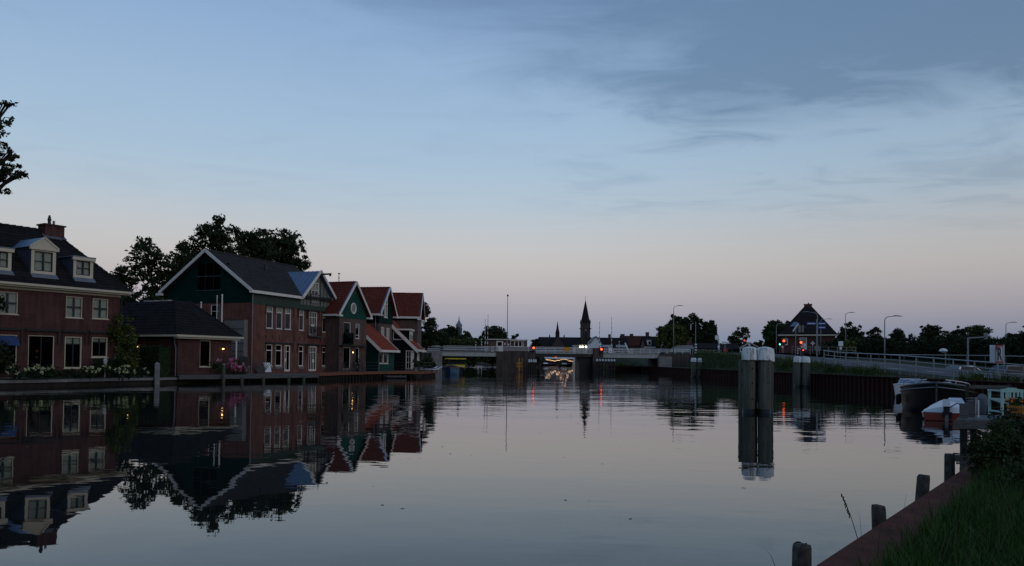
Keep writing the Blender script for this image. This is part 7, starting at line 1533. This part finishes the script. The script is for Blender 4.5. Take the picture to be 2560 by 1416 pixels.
me.from_pydata(J, Ed, []); me.materials.append(MATS['cloth_dark']); o = bpy.data.objects.new('body', me); link(o, P); md = o.modifiers.new('skin', 'SKIN'); sv_ = me.skin_vertices[0].data
for v, r in zip(sv_, Ra): v.radius = (r, r * .8)
sv_[0].use_root = True; o.modifiers.new('sub', 'SUBSURF').levels = 1; o.modifiers['sub'].render_levels = 1; MB().ball((0, -.05, 1.66), .105, 10, (.85, 1, 1.15)).build('face', 'skin', P, smooth=True); MB().ball((0, -.02, 1.70), .115, 10, (.9, 1, 1.0)).build('hair', 'black_paint', P, smooth=True)
k = thing('bicycle', 'blue bicycle held by the person on the bridge', 'bicycle', (pp.x + .15, pp.y - .4, 3.40), BA, absz=False)
for x in (-.55, .55): wv = MB().tube([(x + .34 * math.cos(t * math.pi / 10), 0, .34 + .34 * math.sin(t * math.pi / 10)) for t in range(21)], .025, 5, False).build('wheel', 'rubber', k)
MB().tube([(-.55, 0, .34), (-.15, 0, .9), (.4, 0, .92), (.55, 0, .34)], .03, 5).build('frame', 'hull_blue', k); MB().tube([(-.15, 0, .9), (0, 0, .3), (.4, 0, .9)], .03, 5).build('frame', 'hull_blue', k); MB().box(-.28, -.02, -.07, .07, .96, 1.02).build('saddle', 'rubber', k); MB().tube([(.35, -.28, 1.08), (.4, 0, 1.1), (.35, .28, 1.08)], .02, 5).build('handlebar', 'grey_metal', k); MB().box(-.5, .1, -.2, -.12, .35, .75).build('pannier', 'awning_blue', k)

# ------------------------------------------------------------------ trees
tree('broad_tree', 'spreading dark tree left of the green gable, branches showing through', (-39.5, 88, .5), [(-5.7, 0, 9.4, 1.2, 1.2, .9), (-4.9, 0, 7.6, 1.6, 1.4, 1.0), (2.6, 0, 12.2, 2.0, 1.8, 1.5), (4.4, 0, 11.4, 1.6, 1.6, 1.6), (4.4, 0, 8.4, 2.0, 1.6, 1.8), (-4.4, 0, 9.4, 2.2, 2.0, 1.4), (-5.2, 0, 10.2, 1.0, 1.2, .7), (-.6, 0, 9.2, 2.2, 1.8, 1.2), (2.2, 0, 7.6, 2.2, 1.8, 1.6), (-1.6, 0, 12.6, 2.3, 2.0, 1.7), (.9, 0, 10.8, 2.5, 2.0, 1.6), (-3.0, 0, 10.9, 1.8, 1.6, 1.1), (-3.6, 0, 6.4, 2.6, 2.0, 1.3), (0.4, 0, 7.6, 2.4, 2.0, 1.4), (3.0, 0, 9.9, 2.2, 2.0, 1.8), (-5.9, 0, 8.2, 1.0, 1.2, .7), (-2.2, 0, 14.0, 1.1, 1.2, .8), (.5, 0, 4.6, 3.6, 2.0, 1.6)], .2, 4.6, .6, 28, 'leaf_dark', .26, shell=.3)
tree('broad_tree', 'tallest dark tree standing behind the green gabled office', (-35.8, 96, .5), [(5.4, 0, 14.6, 1.4, 1.6, 1.6), (5.0, 0, 11.6, 2.0, 1.8, 2.2), (-1.6, 0, 16.2, 2.2, 2.2, 1.9), (1.4, 0, 15.4, 2.6, 2.4, 2.2), (-3.8, 0, 14.2, 1.7, 2.0, 1.3), (-3.6, 0, 12.0, 2.4, 2.2, 1.7), (3.6, 0, 13.4, 2.0, 2.2, 2.5), (0, 0, 12.6, 3.4, 2.6, 2.2), (-5.6, 0, 11.2, 1.6, 1.8, 1.2), (-.4, 0, 17.9, 1.1, 1.3, .8), (3.4, 0, 16.0, 1.2, 1.3, .9), (0, 0, 9.0, 3.5, 3, 2.5)], .2, 5.5, .6, 30, 'leaf_dark', .3, shell=.3)
tree('round_tree', 'rounded darker tree right of the tallest tree behind the office', (-30.4, 101, .5), [(-1.7, 0, 15.9, 2.2, 2.2, 2.2), (.9, 0, 15.6, 2.5, 2.3, 2.4), (2.4, 0, 12.8, 2.0, 2.1, 2.3), (-1.8, 0, 12.4, 2.6, 2.4, 2.6), (.4, 0, 11.0, 2.8, 2.6, 2.6)], .2, 8, .6, 32, 'leaf_dark', .3, shell=.25)
tree('overhanging_tree', 'leafy branches reaching in at the left picture edge', (-34.5, 46, .5), [(4.3, 0, 12.1, 1.2, 1.1, .85), (5.3, 0, 12.0, .5, .5, .5), (4.9, 0, 13.2, .45, .5, .3), (4.1, 0, 11.2, .7, .7, .4), (4.0, 0, 15.1, 1.1, 1.0, .6), (4.6, 0, 16.1, .45, .5, .3), (2.4, 0, 13.5, 2.4, 2.2, 2.4), (-.5, 0, 15.5, 2.6, 2.4, 2.4), (-.5, 0, 11.5, 2.6, 2.4, 2.2)], .105, 2.7, .24, 26, 'leaf_dark', .35, shell=.2)
for px, yt, w_, D, lb in ((330, 722, 90, 82, 'dark bush rising behind the garage roof at its left end'), (385, 735, 90, 84, 'dark bush behind the garage ridge'), (420, 728, 70, 86, 'dark bush between garage ridge and the green gable')):
    t_ = at(px, yt, D); w = w_ / FPX * D / 2; h = t_.z - .5; tree('dark_bush', lb, (t_.x, t_.y, .5), [(0, 0, h * .7, w, 1.5, h * .28), (-w * .5, 0, h * .55, w * .7, 1.4, h * .25), (w * .5, 0, h * .55, w * .7, 1.4, h * .27), (0, 0, h * .3, w, 1.5, h * .3)], .18, 6, .5, 24, 'leaf_dark', .12, shell=.3, cat='bush')
p = at(1064, 880, 114); tree('broad_tree', 'leafy tree right behind the farthest red roofed house', (p.x, p.y, .5), [(-.6, 0, 8.4, 1.3, 1.3, 1.3), (.7, 0, 6.4, 1.1, 1.2, 1.2), (-.2, 0, 4.6, 1.8, 1.5, 1.6), (1.0, 0, 4.8, .9, 1.0, .8)], .17, 7, .45, 28, 'leaf_dark', .2, shell=.3)
def far_tree(label, px, ytop, wpx, D, m_='leaf_dark', hfrac=1.0, leaf=None, dens=1.0, name='far_tree', zb=.5, shell=.4, gap=False, squash=1.0):
    """a rounded background crown whose top and width are given where the photograph shows them, standing at distance D"""
    t_ = at(px, ytop, D); w = wpx / FPX * D / 2; h = t_.z - zb; rz_ = h * .5 * hfrac; c = h - rz_ * .98; lob = [(0, 0, c, w * .78, w * .74, rz_ * .98)]; R_ = random.Random(int(px * 7 + ytop))
    for i in range(7): a = i / 7 * 6.28 + R_.uniform(-.3, .3); lob.append((w * .55 * math.cos(a), w * .5 * math.sin(a), c + rz_ * R_.uniform(-.55, .55), w * R_.uniform(.36, .52), w * .46, rz_ * R_.uniform(.34, .5)))
    if gap: lob = [(x * 1.12, y, z, a * .8, b, cc * .82) for x, y, z, a, b, cc in lob]
    L_ = leaf or max(.15, .0016 * D)
    return tree(name, label, (t_.x, t_.y, zb), lob, L_, (4.2 if gap else 11.0) * dens, max(.45, w * (.2 if gap else .16)), 22, m_, max(.15, w * .06), 'trees in the background', shell)


far_tree('dark round tree between the end house and the lantern tower', 1085, 822, 90, 150); far_tree('dark tree mass left of the lantern tower', 1118, 812, 64, 240); far_tree('greener tree just right of the lantern tower', 1172, 826, 60, 215, 'leaf_mid'); far_tree('broad dark tree behind the left booms', 1232, 815, 96, 225); far_tree('low dark tree behind the bridge cabin roof', 1290, 833, 40, 235); far_tree('small dark tree between cabin and church', 1338, 843, 34, 240); far_tree('low olive tree behind the left bridge railing', 1125, 848, 110, 205, 'leaf_olive'); far_tree('low green tree under the lantern tower', 1185, 846, 90, 200, 'leaf_mid')
far_tree('tall dark round tree behind the bridge lamp post', 1690, 783, 66, 185, zb=2); far_tree('tall dark round tree right of the bridge lamp post', 1728, 782, 60, 190, zb=2); far_tree('bright green round tree below the tall dark pair', 1680, 812, 90, 170, 'leaf_olive', zb=2); far_tree('dark round tree farther right before the pale square sign', 1770, 797, 58, 180, zb=2, dens=1.15)
far_tree('open crowned tree left of the traffic lights', 1850, 812, 60, 170, 'leaf_mid', gap=True, zb=3); far_tree('dark feathery tree left of the pyramid roof house', 1950, 800, 80, 172, 'leaf_mid', zb=3); far_tree('low dark tree behind the large pile cluster', 1905, 852, 60, 185, zb=3)
far_tree('dark tree right of the pyramid roof house', 2122, 806, 58, 140, zb=2); far_tree('loose crowned tree right of the tall road lamp', 2152, 803, 34, 150, 'leaf_mid', gap=True, zb=2); far_tree('low round tree left of the nearest street lamp', 2186, 818, 56, 138, zb=2); far_tree('neat round tree right of the nearest street lamp', 2242, 820, 42, 150, dens=1.2, zb=2, shell=.3)
far_tree('tall ragged tree with tufted top in the right background', 2318, 790, 66, 128, 'leaf_dark', gap=True, zb=1); far_tree('loose tree right of the tall ragged tree', 2362, 812, 50, 132, 'leaf_mid', gap=True, zb=1); far_tree('dark tree behind the mushroom lamp', 2395, 816, 60, 128, zb=1); far_tree('wide airy tree above the signal gantry', 2448, 804, 100, 135, 'leaf_mid', gap=True, zb=1); far_tree('dark low tree behind the far right lamp', 2530, 832, 90, 125, zb=1); far_tree('dark tree cut by the right picture edge', 2575, 806, 50, 90, zb=1)
for i, (px, yt, w_, D) in enumerate(((2090, 846, 90, 130), (2150, 842, 100, 126), (2215, 846, 100, 118), (2285, 838, 110, 112), (2360, 840, 110, 108), (2430, 838, 110, 104), (2500, 845, 110, 100), (2565, 843, 90, 96))):
    far_tree(('first', 'second', 'third', 'fourth', 'fifth', 'sixth', 'seventh', 'last')[i] + ' dark bush from the left in the belt behind the sloping road', px, yt, w_, D, 'leaf_hedge', 1.0, dens=1.0, zb=.4, name='hedge_bush', shell=.2)
far_tree('shrub before the door of the pyramid roof house', 2045, 868, 30, 140, 'leaf_mid', zb=3.3, name='garden_shrub'); far_tree('low shrub right of the white door of the pyramid roof house', 2072, 862, 44, 142, 'leaf_hedge', zb=3.3, name='garden_shrub'); far_tree('dark bush under the loose trees beside the road sign', 2118, 852, 40, 118, 'leaf_olive', zb=2.5, name='garden_shrub')
far_tree('dark shrub on the left bank before the abutment wall', 1072, 893, 26, 112, 'leaf_mid', zb=.5, name='bank_shrub'); far_tree('low dark shrub left of the bridge approach', 1064, 872, 50, 140, 'leaf_hedge', zb=.5, name='bank_shrub')
far_tree('dark bush behind the arched pavilion', 1190, 890, 60, 372, zb=.5, name='bank_shrub', dens=.8); far_tree('dark bush left of the arched pavilion', 1155, 886, 50, 372, zb=.5, name='bank_shrub', dens=.8); far_tree('dark bush behind the pale blue parasol', 1228, 886, 50, 374, zb=.5, name='bank_shrub', dens=.8)
# distant wooded horizon
P_ = []
for i in range(60):
    a = -0.95 + i * 1.9 / 59 + RND.uniform(-.01, .01); D = RND.uniform(520, 800); P_.append((D * math.tan(a) * .9, D, RND.uniform(3.5, 6.5), RND.uniform(14, 26), 10, RND.uniform(4.5, 7)))
V, Fq = leaf_quads(clump_points(P_, 1.3, 5, 2.6, 16, .3), 1.3); o = np_mesh('distant_wood', V, Fq, 'leaf_dark', None, 'stuff'); o['label'] = 'far dark belt of trees along the horizon'; o['category'] = 'wood'
# unseen trees added around the viewpoint so the window panes mirror a dark band
P_ = [(-60 + i * 4.5, -42 + RND.uniform(-4, 4), RND.uniform(4.5, 6), 4.2, 4, RND.uniform(5, 7)) for i in range(26)]
P_ += [(74 + RND.uniform(-3, 3), -36 + i * 4.6, RND.uniform(4, 5), 4, 4.2, RND.uniform(4.5, 5.5)) for i in range(27)] + [(-52 - i * 3.2 + RND.uniform(-2, 2), 34 + i * 3.4, RND.uniform(11, 13), 4.8, 4.8, RND.uniform(12, 14)) for i in range(12)]
V, Fq = leaf_quads(clump_points(P_, .8, 5, 1.6, 18, .3), .8); o = np_mesh('unseen_mirror_trees', V, Fq, 'leaf_dark', None, 'stuff'); o['label'] = 'unseen trees added around the viewpoint to darken the window reflections'; o['category'] = 'wood'
# bits of leaf and scum drifting on the water
n = 90; y_ = NR.uniform(9, 42, n); x_ = NR.uniform(-.62, .3, n) * y_; Pw = np.stack([x_, y_, np.full(n, .004)], 1); a_ = NR.uniform(0, 6.28, n); s_ = NR.uniform(.012, .035, n) * (1 + y_ / 25)
dA = np.stack([np.cos(a_), np.sin(a_), np.zeros(n)], 1) * s_[:, None]; dB = np.stack([-np.sin(a_), np.cos(a_), np.zeros(n)], 1) * (s_ * .5)[:, None]
V = np.stack([Pw - dA, Pw - dB, Pw + dA, Pw + dB], 1).reshape(-1, 3); o = np_mesh('floating_leaves', V, np.arange(4 * n).reshape(n, 4), 'leaf_float', None, 'stuff'); o['label'] = 'bits of leaf drifting on the still water'; o['category'] = 'leaves'
